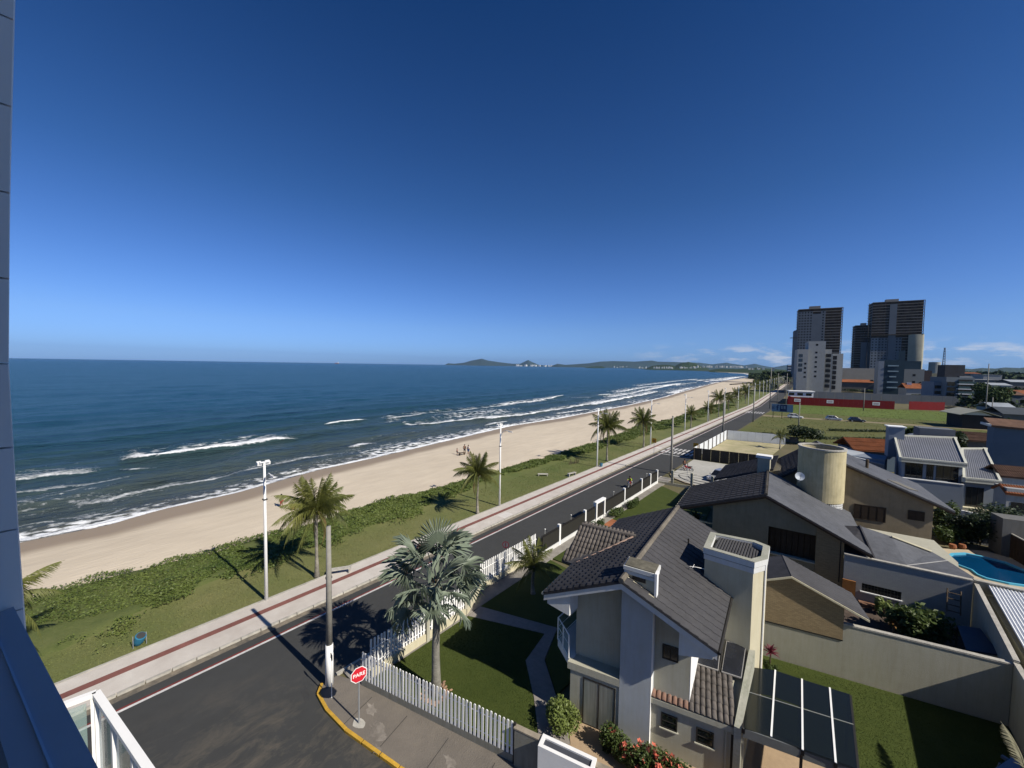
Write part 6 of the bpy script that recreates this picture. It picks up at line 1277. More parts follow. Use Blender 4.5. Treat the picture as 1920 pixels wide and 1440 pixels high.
for i in range(n):
    j = (i+1) % n; mb.f += [(i, j, n+j, n+i)[::-1], (n+i, n+j, 2*n+j, 2*n+i)[::-1], (2*n+i, 2*n+j, 3*n+j, 3*n+i)[::-1]]
mb.f.append(tuple(range(3*n, 4*n))[::-1]); mb.build('shell', mat('pool_shell_light', (.10, .42, .60), .5, .05, 2.), pl)
MB().prism(grow(pool, .96)[::-1], .03, .04).build('water', mat('pool_water', (.002, .045, .12), .08, .15, .8, .3, 3, spec=.5), pl)
gpoly('pool_deck', [tuple(G(1755, 1028).xy), tuple(G(1850, 1033).xy), tuple(G(2050, 1095).xy), tuple(G(1960, 1130).xy), (7.2, 37.5), (7.4, 45)][::-1], -.2, .02, mat('cream_deck', (.45, .38, .27), .9, .1, 2.))
for i, (x, y) in enumerate(((1786, 1029), (1804, 1029))):
    a = G(x, y); MB().tube([V(a.x, a.y, .0), V(a.x, a.y, .2), V(a.x, a.y, .42)], [.17, .27, .22], 10).build('flower_pot', TERRA, None); o = COL.objects[-1]; tag(o, ('left' if i == 0 else 'right')+' one of two terracotta pots at the far end of the pool', 'flower pot', 'terracotta pots by the pool')
bf = thing('brown_fence', 'dark brown board fence behind the swimming pool', 'fence', (12, 52, 0)); a, b_ = G(1868, 1030), G(1960, 1085); WD = mat('dark_board', (.045, .028, .018), .85, .3, 3.)
nb_ = 16
for k in range(nb_):
    p = a.lerp(b_, k/nb_); q = a.lerp(b_, (k+.94)/nb_); MB().wall(p, q, 0, 2.0+.02*(k % 2), .05).build('board', WD, bf)
MB().wall(a, b_, 2.03, 2.1, .12).build('cap_rail', KERB, bf)
# dark planting behind the house and pool
for i, (x, y, rx, h_, lab, m_) in enumerate(((1768, 1000, .9, 3.0, 'leafy green shrub against the sunlit corner of the tan gable', BUSHL), (1782, 1020, 1.0, 1.6, 'low green shrub left of the flower pots', BUSHL), (1800, 1018, 1.3, 2.6, 'dark conifer clump behind the flower pots', DLEAF), (1838, 1022, 1.7, 3.2, 'dark conifer clump left of the brown fence', DLEAF), (1862, 1015, 1.6, 3.4, 'tall dark conifer by the brown fence end', DLEAF), (1895, 1010, 1.7, 3.0, 'dark conifer beyond the brown fence', DLEAF), (1916, 1020, 1.1, 2.0, 'green garden plant at the right edge behind the brown fence', BUSHL))):
    a = G(x, y); bush('garden_conifer' if m_ is DLEAF else 'garden_shrub', lab, 'conifer' if m_ is DLEAF else 'shrub', (a.x, a.y), rx*1.1, rx, h_, 2600, m_, .13, 60+i, clumps=12, up=1.2 if m_ is DLEAF else .4)
# white low wall and street beyond
fw_ = thing('white_street_wall', 'low white slotted wall behind the dark planting', 'wall', (12, 62, 0)); a, b_ = G(1757, 966), G(1960, 1012)
for k in range(14):
    p = a.lerp(b_, k/14); q = a.lerp(b_, (k+.8)/14); MB().wall(p, q, 0, .9, .2).build('block', OFFW, fw_)
MB().wall(a, b_, .9, 1.12, .22).build('cap', WHITE, fw_)
struct(MB().prism([tuple(G(1757, 962).xy), tuple(G(2000, 1012).xy), tuple(G(2000, 968).xy), tuple(G(1757, 940).xy)][::1], -.1, .0), 'back_street', mat('grey_pavers', (.20, .19, .16), .95, .15, 2.))

# ------------------------------------------------------------------ modern grey house with two parapet roofs
mh = thing('modern_house', 'grey modern house with two white edged corrugated roofs', 'house', (12, 75, 0))
MW = mat('blue_grey_render', (.20, .23, .27), .9, .05, 1.5, .1); CORR = mat('grey_corrugated', (.15, .155, .17), .5, .1, 2.)
def proof(tl_, tr_, br_, bl_, zt_, zb__, nm):
    c = [GV(*bl_, zb__), GV(*br_, zb__), GV(*tr_, zt_), GV(*tl_, zt_)]; MB().slab(c, .2).build(nm, MW, mh)
    t_ = tiled(c[0]+V(0, 0, .01), c[1]+V(0, 0, .01), c[2]+V(0, 0, .01), c[3]+V(0, 0, .01), .42, 30, .06, .0, 'wave').build(nm+'_sheet', CORR, mh, kind='stuff')
    for i in range(4):
        a, b2 = c[i], c[(i+1) % 4]; d = (b2-a).normalized(); n_ = V(-d.y, d.x, 0)*.22
        MB().hexa([a-V(0, 0, .35), b2-V(0, 0, .35), b2+n_-V(0, 0, .35), a+n_-V(0, 0, .35), a+V(0, 0, .22), b2+V(0, 0, .22), b2+n_+V(0, 0, .22), a+n_+V(0, 0, .22)]).build('parapet', mat('pale_parapet', (.52, .52, .44), .9, .08, 2.), mh)
    return c
cw = proof((1802, 842), (1848, 842), (1879, 905), (1805, 898), 5.0, 3.6, 'wing_roof'); cm = proof((1675, 817), (1792, 822), (1814, 872), (1686, 860), 6.8, 5.2, 'main_roof')
def inn(c, k=.93): m_ = sum(c, V(0, 0, 0))/4; return [(m_.x+(p.x-m_.x)*k, m_.y+(p.y-m_.y)*k) for p in c]
MB().prism(inn(cw), 0, [3.3, 3.3, 4.6, 4.6]).build('wall', MW, mh); MB().prism(inn(cm, .9), 0, [4.9, 4.9, 6.4, 6.4]).build('wall', MW, mh)
iw = inn(cw); im = inn(cm, .9); a = V(*iw[0], 0); b_ = V(*iw[1], 0); d = (b_-a).normalized(); L1_ = (b_-a).length; window(mh, a+d*(L1_*.08)+V(0, 0, .25), math.degrees(math.atan2(d.y, d.x)), L1_*.5, 2.4, FRAME, GLASS, bars=2, name='glass_door')
a = V(*im[0], 0); b_ = V(*im[1], 0); d = (b_-a).normalized(); Lm = (b_-a).length
for s0, w_ in ((.06, .3), (.42, .12), (.58, .36)): window(mh, a+d*(Lm*s0)+V(0, 0, 2.9), math.degrees(math.atan2(d.y, d.x)), Lm*w_, 1.9, FRAME, GLASS, bars=2)
MB().wall(a+V(-.5, -1.2, 0), b_+V(0, -1.2, 0), 0, 2.9, 1.2).build('terrace', MW, mh); MB().wall(a+V(-.5, -1.25, 0), b_+V(0, -1.25, 0), 2.9, 3.0, .3).build('terrace_rail', OFFW, mh)
c = GV(1678, 816, 7.0); MB().box((c.x, c.y, 4), (1.6, 1.4, zat(0, 800, c)-4.0), 10).build('chimney', MW, mh); MB().box((c.x, c.y, zat(0, 800, c)), (1.9, 1.7, .12), 10).build('chimney_cap', WHITE, mh)
c = GV(1753, 816, 7.0); MB().box((c.x, c.y+1, 4), (3.6, 2.2, zat(0, 804, c)-4.0), 10).build('roof_box', mat('grey_box', (.13, .14, .155), .9, .05), mh)
e_ = V(*iw[1], 0); MB().prism([(e_.x, e_.y+.3), (e_.x+1.9, e_.y-1.4), (e_.x+3.2, e_.y+6), (e_.x+.5, e_.y+6)], 0, [1.9, 1.9, 2.3, 2.3]).build('side_annex', MW, mh)
MB().wall(V(*iw[0], 0)+V(-3, -1.2, 0), V(*iw[1], 0)+V(.5, -.9, 0), 0, .3, .8).build('front_step', CREAM, mh)

# ------------------------------------------------------------------ generic buildings set at a pixel column and distance
def gbase(x, y): return G(x, y)
def pbox(name, label, cat, x0, x1, ytop, base=None, depth=None, ang=12, thick=8, m=None, group=None, par=None, part='wall', z0=0):
    """box whose front face spans photo columns x0..x1, standing at the ground row `base` or at a camera depth"""
    if base is not None: a = G(x0, base)
    else:
        r_ = ray(x0, 690); a = V(0, 0, CH)+r_*depth; a.z = 0
    u_ = dirv(ang); r_ = ray(x1, 690); cr_ = r_.x*u_.y-r_.y*u_.x; w_ = (a.y*r_.x-a.x*r_.y)/(-(cr_)) if abs(cr_) > 1e-6 else 5
    w_ = abs(w_); h_ = zat(0, ytop, a); t = par or thing(name, label, cat, (a.x, a.y, 0), group); v_ = dirv(ang+90); p = [a, a+u_*w_, a+u_*w_+v_*thick, a+v_*thick]
    MB().prism([(q.x, q.y) for q in p], z0, h_).build(part, m, t); return t, a, u_, v_, w_, h_
def winrow(t, a, u_, w_, cols, zs, ww, hh, m=GLASS, name='window', margin=.08, arch=None):
    n_ = V(u_.y, -u_.x, 0); ang = math.degrees(math.atan2(u_.y, u_.x))
    for z in zs:
        for c in (cols if hasattr(cols, '__len__') else [margin+(1-2*margin)*(i+.5)/cols for i in range(cols)]):
            p = a+u_*(w_*c-ww/2)+n_*.03+V(0, 0, z); MB().hexa([p, p+u_*ww, p+u_*ww-n_*.2, p-n_*.2]+[q+V(0, 0, hh) for q in (p, p+u_*ww, p+u_*ww-n_*.2, p-n_*.2)]).build(name, m, t)
def gable(t, a, u_, v_, w_, th, h_, rise, m, ov=.5, name='roof', axis='u', tiles=True):
    """pitched roof on a box; ridge along u (axis='u') or along v"""
    z = h_+.05; A_ = [a-u_*ov-v_*ov, a+u_*(w_+ov)-v_*ov, a+u_*(w_+ov)+v_*(th+ov), a-u_*ov+v_*(th+ov)]; A_ = [V(p.x, p.y, z) for p in A_]
    if axis == 'u': r0_, r1_ = (A_[0]+A_[3])/2+V(0, 0, rise), (A_[1]+A_[2])/2+V(0, 0, rise); f1 = [A_[0], A_[1], r1_, r0_]; f2 = [A_[2], A_[3], r0_, r1_]
    elif axis == 'v': r0_, r1_ = (A_[0]+A_[1])/2+V(0, 0, rise), (A_[3]+A_[2])/2+V(0, 0, rise); f1 = [A_[3], A_[0], r0_, r1_]; f2 = [A_[1], A_[2], r1_, r0_]
    else:
        m_ = min(w_, th)*.45; r0_ = (A_[0]+A_[3])/2+u_*m_+V(0, 0, rise); r1_ = (A_[1]+A_[2])/2-u_*m_+V(0, 0, rise)
        for f in ([A_[0], A_[1], r1_, r0_], [A_[1], A_[2], r1_], [A_[2], A_[3], r0_, r1_], [A_[3], A_[0], r0_]): MB().slab(f, .15).build(name, m, t)
        return
    for f in (f1, f2):
        MB().slab(f, .15).build(name, m, t)
        if tiles: tiled(*[p+V(0, 0, .01) for p in f], .4, 1.2, .08, .04, 'wave').build('roof_tiles', m, t, kind='stuff')
    if axis == 'v':
        g_ = [V(a.x, a.y, h_), V((a+u_*w_).x, (a+u_*w_).y, h_), (A_[0]+A_[1])/2+v_*ov+V(0, 0, rise-.1)]; MB().add(g_, [(0, 1, 2)]).build('gable_wall', OFFW, t)
LW = mat('light_wall', (.33, .34, .34), .9, .05, .6, streak=.1); DW = mat('blue_house_wall', (.10, .14, .19), .9, .05, .6); BRR = mat('brown_old_tile', (.13, .075, .05), .9, .3, 1.2, .4); TILEO = mat('orange_roof', (.25, .088, .036), .9, .25, .8, .4); SHEET = mat('fibre_cement_sheet', (.30, .33, .36), .85, .15, .5); GWAL = mat('dull_grey_wall', (.15, .15, .145), .9, .1, .5, streak=.15)
# orange roofed house behind the tank
t, a, u_, v_, w_, h_ = pbox('orange_roof_house', 'house with bright orange tiled roof just right of the round tower', 'house', 1612, 1690, 843, depth=62, ang=25, thick=5, m=DW); gable(t, a, u_, v_, w_, 5, h_, 1.5, TILEO)
t, a, u_, v_, w_, h_ = pbox('blue_sheet_annex', 'low blue grey sloped canopy roof in front of the orange roofed house', 'shed', 1590, 1670, 852, depth=54, ang=-8, thick=4, m=MW); MB().slab([V(p.x, p.y, h_+z) for p, z in ((a-v_*.5, .1), (a+u_*w_-v_*.5, -.5), (a+u_*w_+v_*4, -.3), (a+v_*4, .3))], .15).build('roof', SHEET, t)
t, a, u_, v_, w_, h_ = pbox('blue_block_house', 'tall plain blue grey block with tiled roof at the right edge', 'house', 1873, 1990, 797, depth=60, ang=4, thick=2.6, m=DW); MB().slab([V(p.x, p.y, z) for p, z in ((a-u_*.4-v_*.4, h_), (a+u_*(w_+.4)-v_*.4, h_-.3), (a+u_*(w_+.4)+v_*3, h_+.7), (a-u_*.4+v_*3, h_+.9))], .3).build('roof', BRR, t)
MB().wall(a-u_*.45-v_*.45, a-u_*.45+v_*3, h_-.2, h_+.15, .25).build('verge', OFFW, t)
t, a, u_, v_, w_, h_ = pbox('brown_roof_house', 'house with faded brown tiled roof left of the tall blue block', 'house', 1805, 1890, 824, depth=70, ang=14, thick=5, m=GWAL); gable(t, a, u_, v_, w_, 5, h_, 1.2, BRR)
t, a, u_, v_, w_, h_ = pbox('sheet_roof_hall', 'wide pale grey sheet roof in front of the grass field', 'hall', 1735, 1812, 822, depth=74, ang=8, thick=5, m=GWAL); gable(t, a, u_, v_, w_, 5, h_, 1.2, SHEET, axis='hip')
t, a, u_, v_, w_, h_ = pbox('old_tile_house', 'white house with blue window and old brown tiled roofs at the right edge', 'house', 1893, 2000, 893, depth=45, ang=14, thick=3.2, m=LW); gable(t, a, u_, v_, w_, 3.2, h_, 1.0, BRR, ov=.15); winrow(t, a, u_, w_, [.2, .45], [1.6], 1.0, 1.3, mat('blue_window', (.05, .10, .16), .3))
t, a, u_, v_, w_, h_ = pbox('orange_eave_house', 'house with orange tiled roof cut by the right edge above the white street wall', 'house', 1906, 2000, 915, depth=40, ang=14, thick=2, m=LW); gable(t, a, u_, v_, w_, 2, h_-.6, .7, TILEO, ov=.15); winrow(t, a, u_, w_, [.25], [1.3], 1.0, 1.2)
t, a, u_, v_, w_, h_ = pbox('garden_house', 'small white house with teal window above the dark planting at the right edge', 'house', 1903, 1980, 972, base=None, depth=33, ang=14, thick=1.6, m=GWAL)
# sand lot with corrugated fence
lotf = thing('lot_fence', 'corrugated metal fence of the sand lot, white side facing the sun', 'fence', (-15, 88, 0))
def sheetfence(p, q, z1, n, nm, m_):
    p = Vector(p); q = Vector(q)
    for k in range(n):
        a = p.lerp(q, k/n); b2 = p.lerp(q, (k+.985)/n); d = (b2-a); nn = V(-d.y, d.x, 0).normalized(); mb = MB(); m_pts = 14
        pts = [a.lerp(b2, j/m_pts)+nn*(.04 if j % 2 else 0) for j in range(m_pts+1)]
        for j in range(m_pts): mb.quad(pts[j], pts[j+1], pts[j+1]+V(0, 0, z1), pts[j]+V(0, 0, z1))
        mb.build(nm, m_, lotf)
FW = mat('fence_sheet', (.62, .65, .68), .5, .06, 1.)
c0_, c1_, c2_ = V(-18.5, 72.0, 0), V(-18.3, 98, 0), V(-7.5, 100.5, 0); c3_ = V(-9.0, 73.5, 0)
sheetfence(c0_, c1_, 2.1, 12, 'sheet', FW); sheetfence(c1_, c2_, 2.1, 8, 'sheet', FW); sheetfence(c0_, c3_, 2.1, 7, 'sheet', mat('black_sheet', (.018, .018, .018), .7)); 
for k in range(9): p = c0_.lerp(c1_, k/8); MB().box((p.x+.1, p.y, 0), (.12, .12, 2.15)).build('fence_post', DTRUNK, lotf)
gpoly('sand_lot', [(-18.3, 72.1), (-9.1, 73.6), (-7.6, 100.2), (-18.2, 97.8)], -.1, .02, mat('lot_sand', (.46, .39, .26), .95, .2, .5, .6, 4, col2=(.22, .22, .10), detail=10))
# paved corner for the parked car
gpoly('corner_car_pavement', [(-18.3, 59.2), (-17.4, 57.6), (-15.4, 56.3), (-12.5, 55.7), (-9, 56.2), (-8.5, 72), (-18.3, 71.6)], -.2, .10, mat('pale_pavers', (.40, .39, .35), .95, .1, 2.))
pk_ = []
for k in range(9): pk_.append(((-18.45, 59.3), (-17.5, 57.5), (-15.45, 56.15), (-12.5, 55.55), (-9, 56.05), (-8, 56.2))[min(5, k)])
for a, b_ in zip(pk_[:5], pk_[1:6]): st_ = MB().wall(a, b_, -.1, .13, .14, 1).build('kerb_stone', mat('tan_kerb', (.40, .30, .18), .9, .1), None); st_['kind'] = 'structure'
gpoly('second_side_street', [(-18.9, 54.5), (40, 62), (40, 55.5), (-9, 55.0), (-18.9, 53.6)][::-1], -.1, .001, ASPH)
pt_ = MB()
for r0_ in (2.0, 3.1):
    pt_.tube([V(-13.5+r0_*1.2*math.cos(a), 60+r0_*math.sin(a), .102) for a in [PI*(.75+.09*k) for k in range(10)]], .09, 4)
struct(pt_, 'pavement_pattern', mat('grey_pattern', (.20, .20, .19), .9))

# ------------------------------------------------------------------ grass field, track, hoardings
fld = [(-18.2, 100.6), (-6, 103.5), (24, 108), (45, 116), (70, 160), (75, 245), (-18, 222), (-18.6, 130)]
gpoly('grass_field', fld, -.3, .02, DRYG)
FG2 = mat('bright_field_grass', (.11, .15, .03), .95, .25, .3, .6, 6, col2=(.075, .105, .02), detail=9)
gpoly('far_grass', [(-16, 176), (70, 196), (72, 238), (-16, 218)], -.2, .045, FG2)
gpoly('field_track', [(-18.6, 156), (-8, 158), (60, 173), (60, 176.5), (-8, 162.2), (-18.6, 161)], -.2, .035, mat('track_sand', (.24, .20, .12), .95, .2, .5))
r = np.random.default_rng(77); n = 22000; x = -17+88*r.random(n); y = 101+130*r.random(n)**1.3; k = (y > 103+.25*(x+17)) & (y < 222+.2*(x+17)) & (np.abs(y-(159.5+.22*np.maximum(0, x+8))) > 2.4); x = x[k]; y = y[k]
v, f = leafquads(x, y, np.full(len(x), .12), (.07+.10*r.random(len(x))), .9, 4); npmesh('field_tufts', v, f, mat('field_tuft_leaf', (.115, .115, .038), .9, .3, .2, col2=(.075, .09, .025)), 'stuff')
# dark brush lines in the field
for i, (xa, xb, y_, lab) in enumerate(((1397, 1500, 815, 'dark brush line near the road side of the field'), (1500, 1720, 823, 'dark low brush along the near edge of the grass field'), (1553, 1680, 808, 'long thin dark brush line in the middle of the field'))):
    a, b_ = G(xa, y_), G(xb, y_+(3 if i else 2)); n = 1400; s_ = r.random(n); px_ = a.x+(b_.x-a.x)*s_; py_ = a.y+(b_.y-a.y)*s_+r.normal(size=n)*.5; v, f = leafquads(px_, py_, .1+.5*r.random(n), .12+.12*r.random(n), .4, 90+i); o = npmesh('brush_line', v, f, DLEAF, None); tag(o, lab, 'brush')
# old rubble wall at the near edge of the field
rw = thing('rubble_wall', 'grey rubble wall between the sand lot fence and the field', 'wall', (-12, 104, 0)); MB().wall((-17.4, 101.5), (-5.5, 104.5), -.1, 1.3, .3).build('wall', mat('rubble', (.17, .16, .14), .95, .35, 2., .6), rw)
# tree behind the tower
def tree(name, label, c, h, rx, n, m, seed, group=None, leaf=.22, trunkh=.4, kind_cat='tree'):
    r = np.random.default_rng(seed); rr = random.Random(seed); t = thing(name, label, kind_cat, (c[0], c[1], 0), group); mb = MB(); mb.tube([V(0, 0, 0)+V(c[0], c[1], 0), V(c[0]+.1, c[1], h*trunkh), V(c[0]+.2, c[1], h*.75)], [.05*h**.7*.9, .03*h**.7, .02], 7)
    cl = []
    for k in range(9):
        a = k*2.4; q = V(c[0]+rx*.62*math.cos(a)*rr.uniform(.4, 1), c[1]+rx*.62*math.sin(a)*rr.uniform(.4, 1), h*rr.uniform(.5, .88)); cl.append(q); mb.tube([V(c[0]+.1, c[1], h*trunkh), (V(c[0], c[1], h*.5)+q)/2, q], [.035*h**.6, .02, .01], 5)
    mb.build('trunk', DTRUNK, t); xs = []
    per = n//len(cl)
    for q in cl:
        d = r.normal(size=(per, 3)); d /= np.linalg.norm(d, axis=1)[:, None]; rad = r.random(per)**.38; xs.append(np.stack([q.x-c[0]+d[:, 0]*rad*rx*.5, q.y-c[1]+d[:, 1]*rad*rx*.5, q.z+d[:, 2]*rad*h*.2], 1))
    P_ = np.concatenate(xs); v, f = leafquads(P_[:, 0], P_[:, 1], P_[:, 2], leaf*(.6+.8*r.random(len(P_))), .4, seed); npmesh('crown', v, f, m, 'stuff', t); return t
a = G(1508, 832); tree('round_tree', 'dark leafy tree left of the round tank tower at the field edge', (a.x, a.y), 3.6, 3.6, 3000, DLEAF, 5); a = G(1462, 842); coconut('small palm left of the dark leafy tree', a, 2.6, .8, 44, 12, group='garden palms', dry=0)
# billboard
bb = G(1446, 784); bt_ = G(1486, 787); bbd = thing('billboard', 'blue grey roadside billboard beside the white car', 'billboard', (bb.x, bb.y, 0)); u_ = (V(bt_.x, bt_.y, 0)-V(bb.x, bb.y, 0)).normalized(); w_ = (V(bt_.x, bt_.y, 0)-V(bb.x, bb.y, 0)).length; an = math.degrees(math.atan2(u_.y, u_.x))
z1_ = zat(0, 757, bb); z0_ = zat(0, 771, bb)
MB().wall(bb, bb+u_*w_, z0_, z1_, .15).build('panel', mat('billboard_blue', (.14, .23, .33), .6, .05), bbd)
for s_ in (.08, .5, .92): p = bb+u_*(w_*s_)+V(-u_.y, u_.x, 0)*.2; MB().box((p.x, p.y, 0), (.15, .15, z1_-.1)).build('leg', DTRUNK, bbd)
NAVY = mat('navy_print', (.012, .03, .10), .6); nn = V(u_.y, -u_.x, 0)
text_mesh('E', 1.5, NAVY, bbd, bb+u_*(w_*.08)+nn*.02+V(0, 0, (z0_+z1_)/2), an); text_mesh('f', 2.5, NAVY, bbd, bb+u_*(w_*.27)+nn*.02+V(0, 0, (z0_+z1_)/2), an, bold=.03)
p = bb+u_*(w_*.40)+nn*.015; q = bb+u_*(w_*.72)+nn*.015; MB().quad(V(p.x, p.y, z0_+.15), V(q.x, q.y, z0_+.15), V(q.x, q.y, z1_-.1), V(p.x, p.y, z1_-.1)).build('print_block', NAVY, bbd)
text_mesh('EE', 1.4, mat('pale_print', (.25, .35, .45), .6), bbd, bb+u_*(w_*.56)+nn*.03+V(0, 0, (z0_+z1_)/2+.2), an)
# red hoarding
HR = mat('hoarding_red', (.17, .008, .010), .7, .08, 1.2, streak=.1)
def hoard(label, pts, h_, nseg, boards, loc):
    t = thing('red_hoarding', label, 'hoarding', loc, 'red hoardings round the building site'); tot = 0
    for (a, b_), n in zip(zip(pts[:-1], pts[1:]), nseg):
        a = V(*a, 0); b_ = V(*b_, 0); 
        for k in range(n): p = a.lerp(b_, k/n); q = a.lerp(b_, (k+.985)/n); MB().wall(p, q, 0, h_+random.uniform(-.04, .04), .08).build('hoarding_panel', HR, t)
    a = V(*pts[-2], 0); b_ = V(*pts[-1], 0); d = (b_-a).normalized(); nn = V(d.y, -d.x, 0); ang = math.degrees(math.atan2(d.y, d.x))
    for s_ in boards:
        p = a.lerp(b_, s_)+nn*.03; w2 = 1.2; MB().quad(p-d*w2+V(0, 0, h_*.42), p+d*w2+V(0, 0, h_*.42), p+d*w2+V(0, 0, h_*.8), p-d*w2+V(0, 0, h_*.8)).build('sign_board', SW, t)
        for k in (.52, .64): MB().quad(p-d*w2*.8+nn*.02+V(0, 0, h_*k), p+d*w2*.8+nn*.02+V(0, 0, h_*k), p+d*w2*.8+nn*.02+V(0, 0, h_*(k+.05)), p-d*w2*.8+nn*.02+V(0, 0, h_*(k+.05))).build('print_line', HR, t)
    return t
A0, A1, A2 = G(1476, 756), G(1474, 748), G(1678, 768); A0 = V(-16.4, 219, 0); A1 = V(-17.5, 262, 0)
hoard('long red hoarding with small white signs across the far side of the field', [tuple(A1.xy), tuple(A0.xy), tuple(G(1677, 768).xy)], 3.5, (8, 22), (.10, .42, .84), tuple(A0))
hoard('shorter red hoarding right of the gap, before the apartment block', [tuple(G(1704, 768).xy), tuple(G(1771, 770).xy)], 3.5, (9,), (), tuple(G(1704, 768)))
struct(MB().prism([tuple(G(1680, 765).xy), tuple(G(1704, 765).xy), (38, 275), (28, 275)], 0, .05), 'site_yard', EARTH)
so2 = thing('site_office', 'white roofed site office on legs above the red hoarding corner', 'cabin', (-13, 230, 0)); MB().box((-12.4, 232, 3.2), (9, 5, 2.4), 15).build('cabin', WHITE, so2); MB().box((-12.4, 232, 5.7), (10, 6, .35), 15).build('roof', WHITE, so2)
for s_ in (-3.4, 0, 3.4): MB().box((-12.4+s_*.97, 229.4+s_*.26, 3.9), (2.2, .1, 1.2), 15).build('window', GLASS, so2)
for sx_ in (-4, 4): MB().box((-12.4+sx_, 231, 0), (.4, 3, 3.2), 15).build('leg', DTRUNK, so2)
# grey corrugated site fence behind the red one
sf = thing('grey_site_fence', 'long grey corrugated site fence behind the red hoarding', 'fence', (0, 262, 0)); 
for k in range(26): p = V(-14, 262, 0).lerp(V(80, 286, 0), k/26); q = V(-14, 262, 0).lerp(V(80, 286, 0), (k+.98)/26); MB().wall(p, q, 0, 4.6, .1).build('fence_panel', mat('dull_sheet', (.13, .145, .16), .7, .1, .3), sf)

# ------------------------------------------------------------------ towers and apartment blocks
SLABM = mat('bare_concrete', (.29, .255, .215), .9, .12, .15); CORE = mat('grey_tower_render', (.15, .165, .18), .9, .08, .1); BRN = mat('open_floor_brown', (.095, .068, .048), .9, .4, .2); NETM = mat('safety_net', (.34, .33, .26), .9, .12, .12); DKW = mat('dark_opening', (.012, .013, .016), .6)
def tower(label, xl, xr, ytop, depth, floors, ang, thick, bands, cap=None, low_left=None, net=None, group='concrete towers under construction'):
    r_ = ray(xl, 690); a = V(0, 0, CH)+r_*depth; a.z = 0; u_ = dirv(ang); v_ = dirv(ang+90); r2 = ray(xr, 690); cr_ = r2.x*u_.y-r2.y*u_.x; w_ = abs((a.y*r2.x-a.x*r2.y)/cr_); H_ = zat(0, ytop, a); t = thing('tower_under_construction', label, 'tower', (a.x, a.y, 0), group); fh = H_/floors
    core = MB(); q = [a+u_*.8+v_*1.2, a+u_*(w_-.8)+v_*1.2, a+u_*(w_-.8)+v_*(thick-1), a+u_*.8+v_*(thick-1)]; core.prism([(p.x, p.y) for p in q], 0, H_-.2).build('core', BRN, t)
    sl = MB()
    for k in range(1, floors+1): q = [a, a+u_*w_, a+u_*w_+v_*thick, a+v_*thick]; sl.prism([(p.x, p.y) for p in q], fh*k-.5, fh*k)
    sl.build('floor_slabs', SLABM, t, kind='stuff'); nn = V(u_.y, -u_.x, 0)
    cols = MB()
    for k in range(9): p = a+u_*(w_*(k+.02)/8.05)+v_*.3; cols.box((p.x, p.y, 0), (.5, .5, H_), ang)
    cols.build('columns', BRN, t, kind='stuff')
    for (s0, s1, kind, z0f, z1f) in bands:
        x0_, x1_ = w_*s0, w_*s1; p = a+u_*x0_+nn*.25; q2 = a+u_*x1_+nn*.25; MB().wall(p, q2, fh*z0f, fh*z1f, 1.2).build('rendered_bay', CORE if kind != 'light' else mat('pale_tower_render', (.26, .27, .27), .9, .08, .1), t)
        if kind in ('win', 'light'):
            wm = MB(); nw = max(1, round((x1_-x0_)/2.6))
            for k in range(int(z0f), int(z1f)):
                for j in range(nw): c = p+u_*((x1_-x0_)*(j+.5)/nw)+nn*.02; wm.hexa([c-u_*.65+V(0, 0, fh*k+1.0), c+u_*.65+V(0, 0, fh*k+1.0), c+u_*.65-nn*.06+V(0, 0, fh*k+1.0), c-u_*.65-nn*.06+V(0, 0, fh*k+1.0)]+[e+V(0, 0, fh*k+2.4) for e in (c-u_*.65, c+u_*.65, c+u_*.65-nn*.06, c-u_*.65-nn*.06)])
            wm.build('windows', DKW, t, kind='stuff')
    q = [a+u_*w_*.25, a+u_*w_*.5, a+u_*w_*.5+v_*5, a+u_*w_*.25+v_*5]; MB().prism([(p.x, p.y) for p in q], H_, H_+2.6).build('lift_house', SLABM, t)
    # side face openings, seaward
    sd = MB()
    for k in range(floors-1): p = a+v_*1.5-u_*.0; sd.box((p.x, p.y, fh*k+.1), (.3, 2.0, fh-.8), ang)
    sd.build('side_walls', CORE, t, kind='stuff'); return t, a, u_, v_, w_, H_, fh
t1 = tower('left tower under construction, standing directly behind the pale stepped block', 1492, 1575, 580, 430, 28, 8, 24, ((.0, .33, 'win', 0, 27), (.33, .52, 'plain', 0, 26), (.52, .62, 'win', 0, 27)))
t, a, u_, v_, w_, H_, fh = t1; MB().prism([((a-u_*3).x, (a-u_*3).y), ((a-u_*.1).x, (a-u_*.1).y), ((a-u_*.1+v_*16).x, (a-u_*.1+v_*16).y), ((a-u_*3+v_*16).x, (a-u_*3+v_*16).y)], 0, H_*.72).build('side_bay', CORE, t); MB().box(tuple(a-u_*3.5+V(0, 0, H_*.62)), (6, 6, .4), 8).build('safety_platform', DTRUNK, t)
t2 = tower('right and taller tower under construction, with a draped net on its right side', 1630, 1727, 567, 470, 30, 8, 26, ((.0, .14, 'light', 0, 17), (.14, .33, 'win', 0, 17), (.34, .48, 'plain', 0, 29), (.48, .60, 'win', 0, 17)))
t, a, u_, v_, w_, H_, fh = t2
mb = MB(); n_ = 14
for k in range(n_+1):
    s_ = k/n_; 
    for j in range(6):
        z = H_*.03+(H_*.60-H_*.03)*j/5; bul = 1.2+1.6*math.sin(PI*min(1, (1-j/5)*.9+.1)); p = a+u_*(w_*(.72+.33*s_))-v_*(bul*(.4+.6*math.sin(PI*s_))+.5)+v_*(6*max(0, s_-.85)/.15); mb.v.append((p.x, p.y, z))
for k in range(n_):
    for j in range(5): mb.f.append((k*6+j, (k+1)*6+j, (k+1)*6+j+1, k*6+j+1))
mb.build('draped_net', NETM, t, smooth=True)
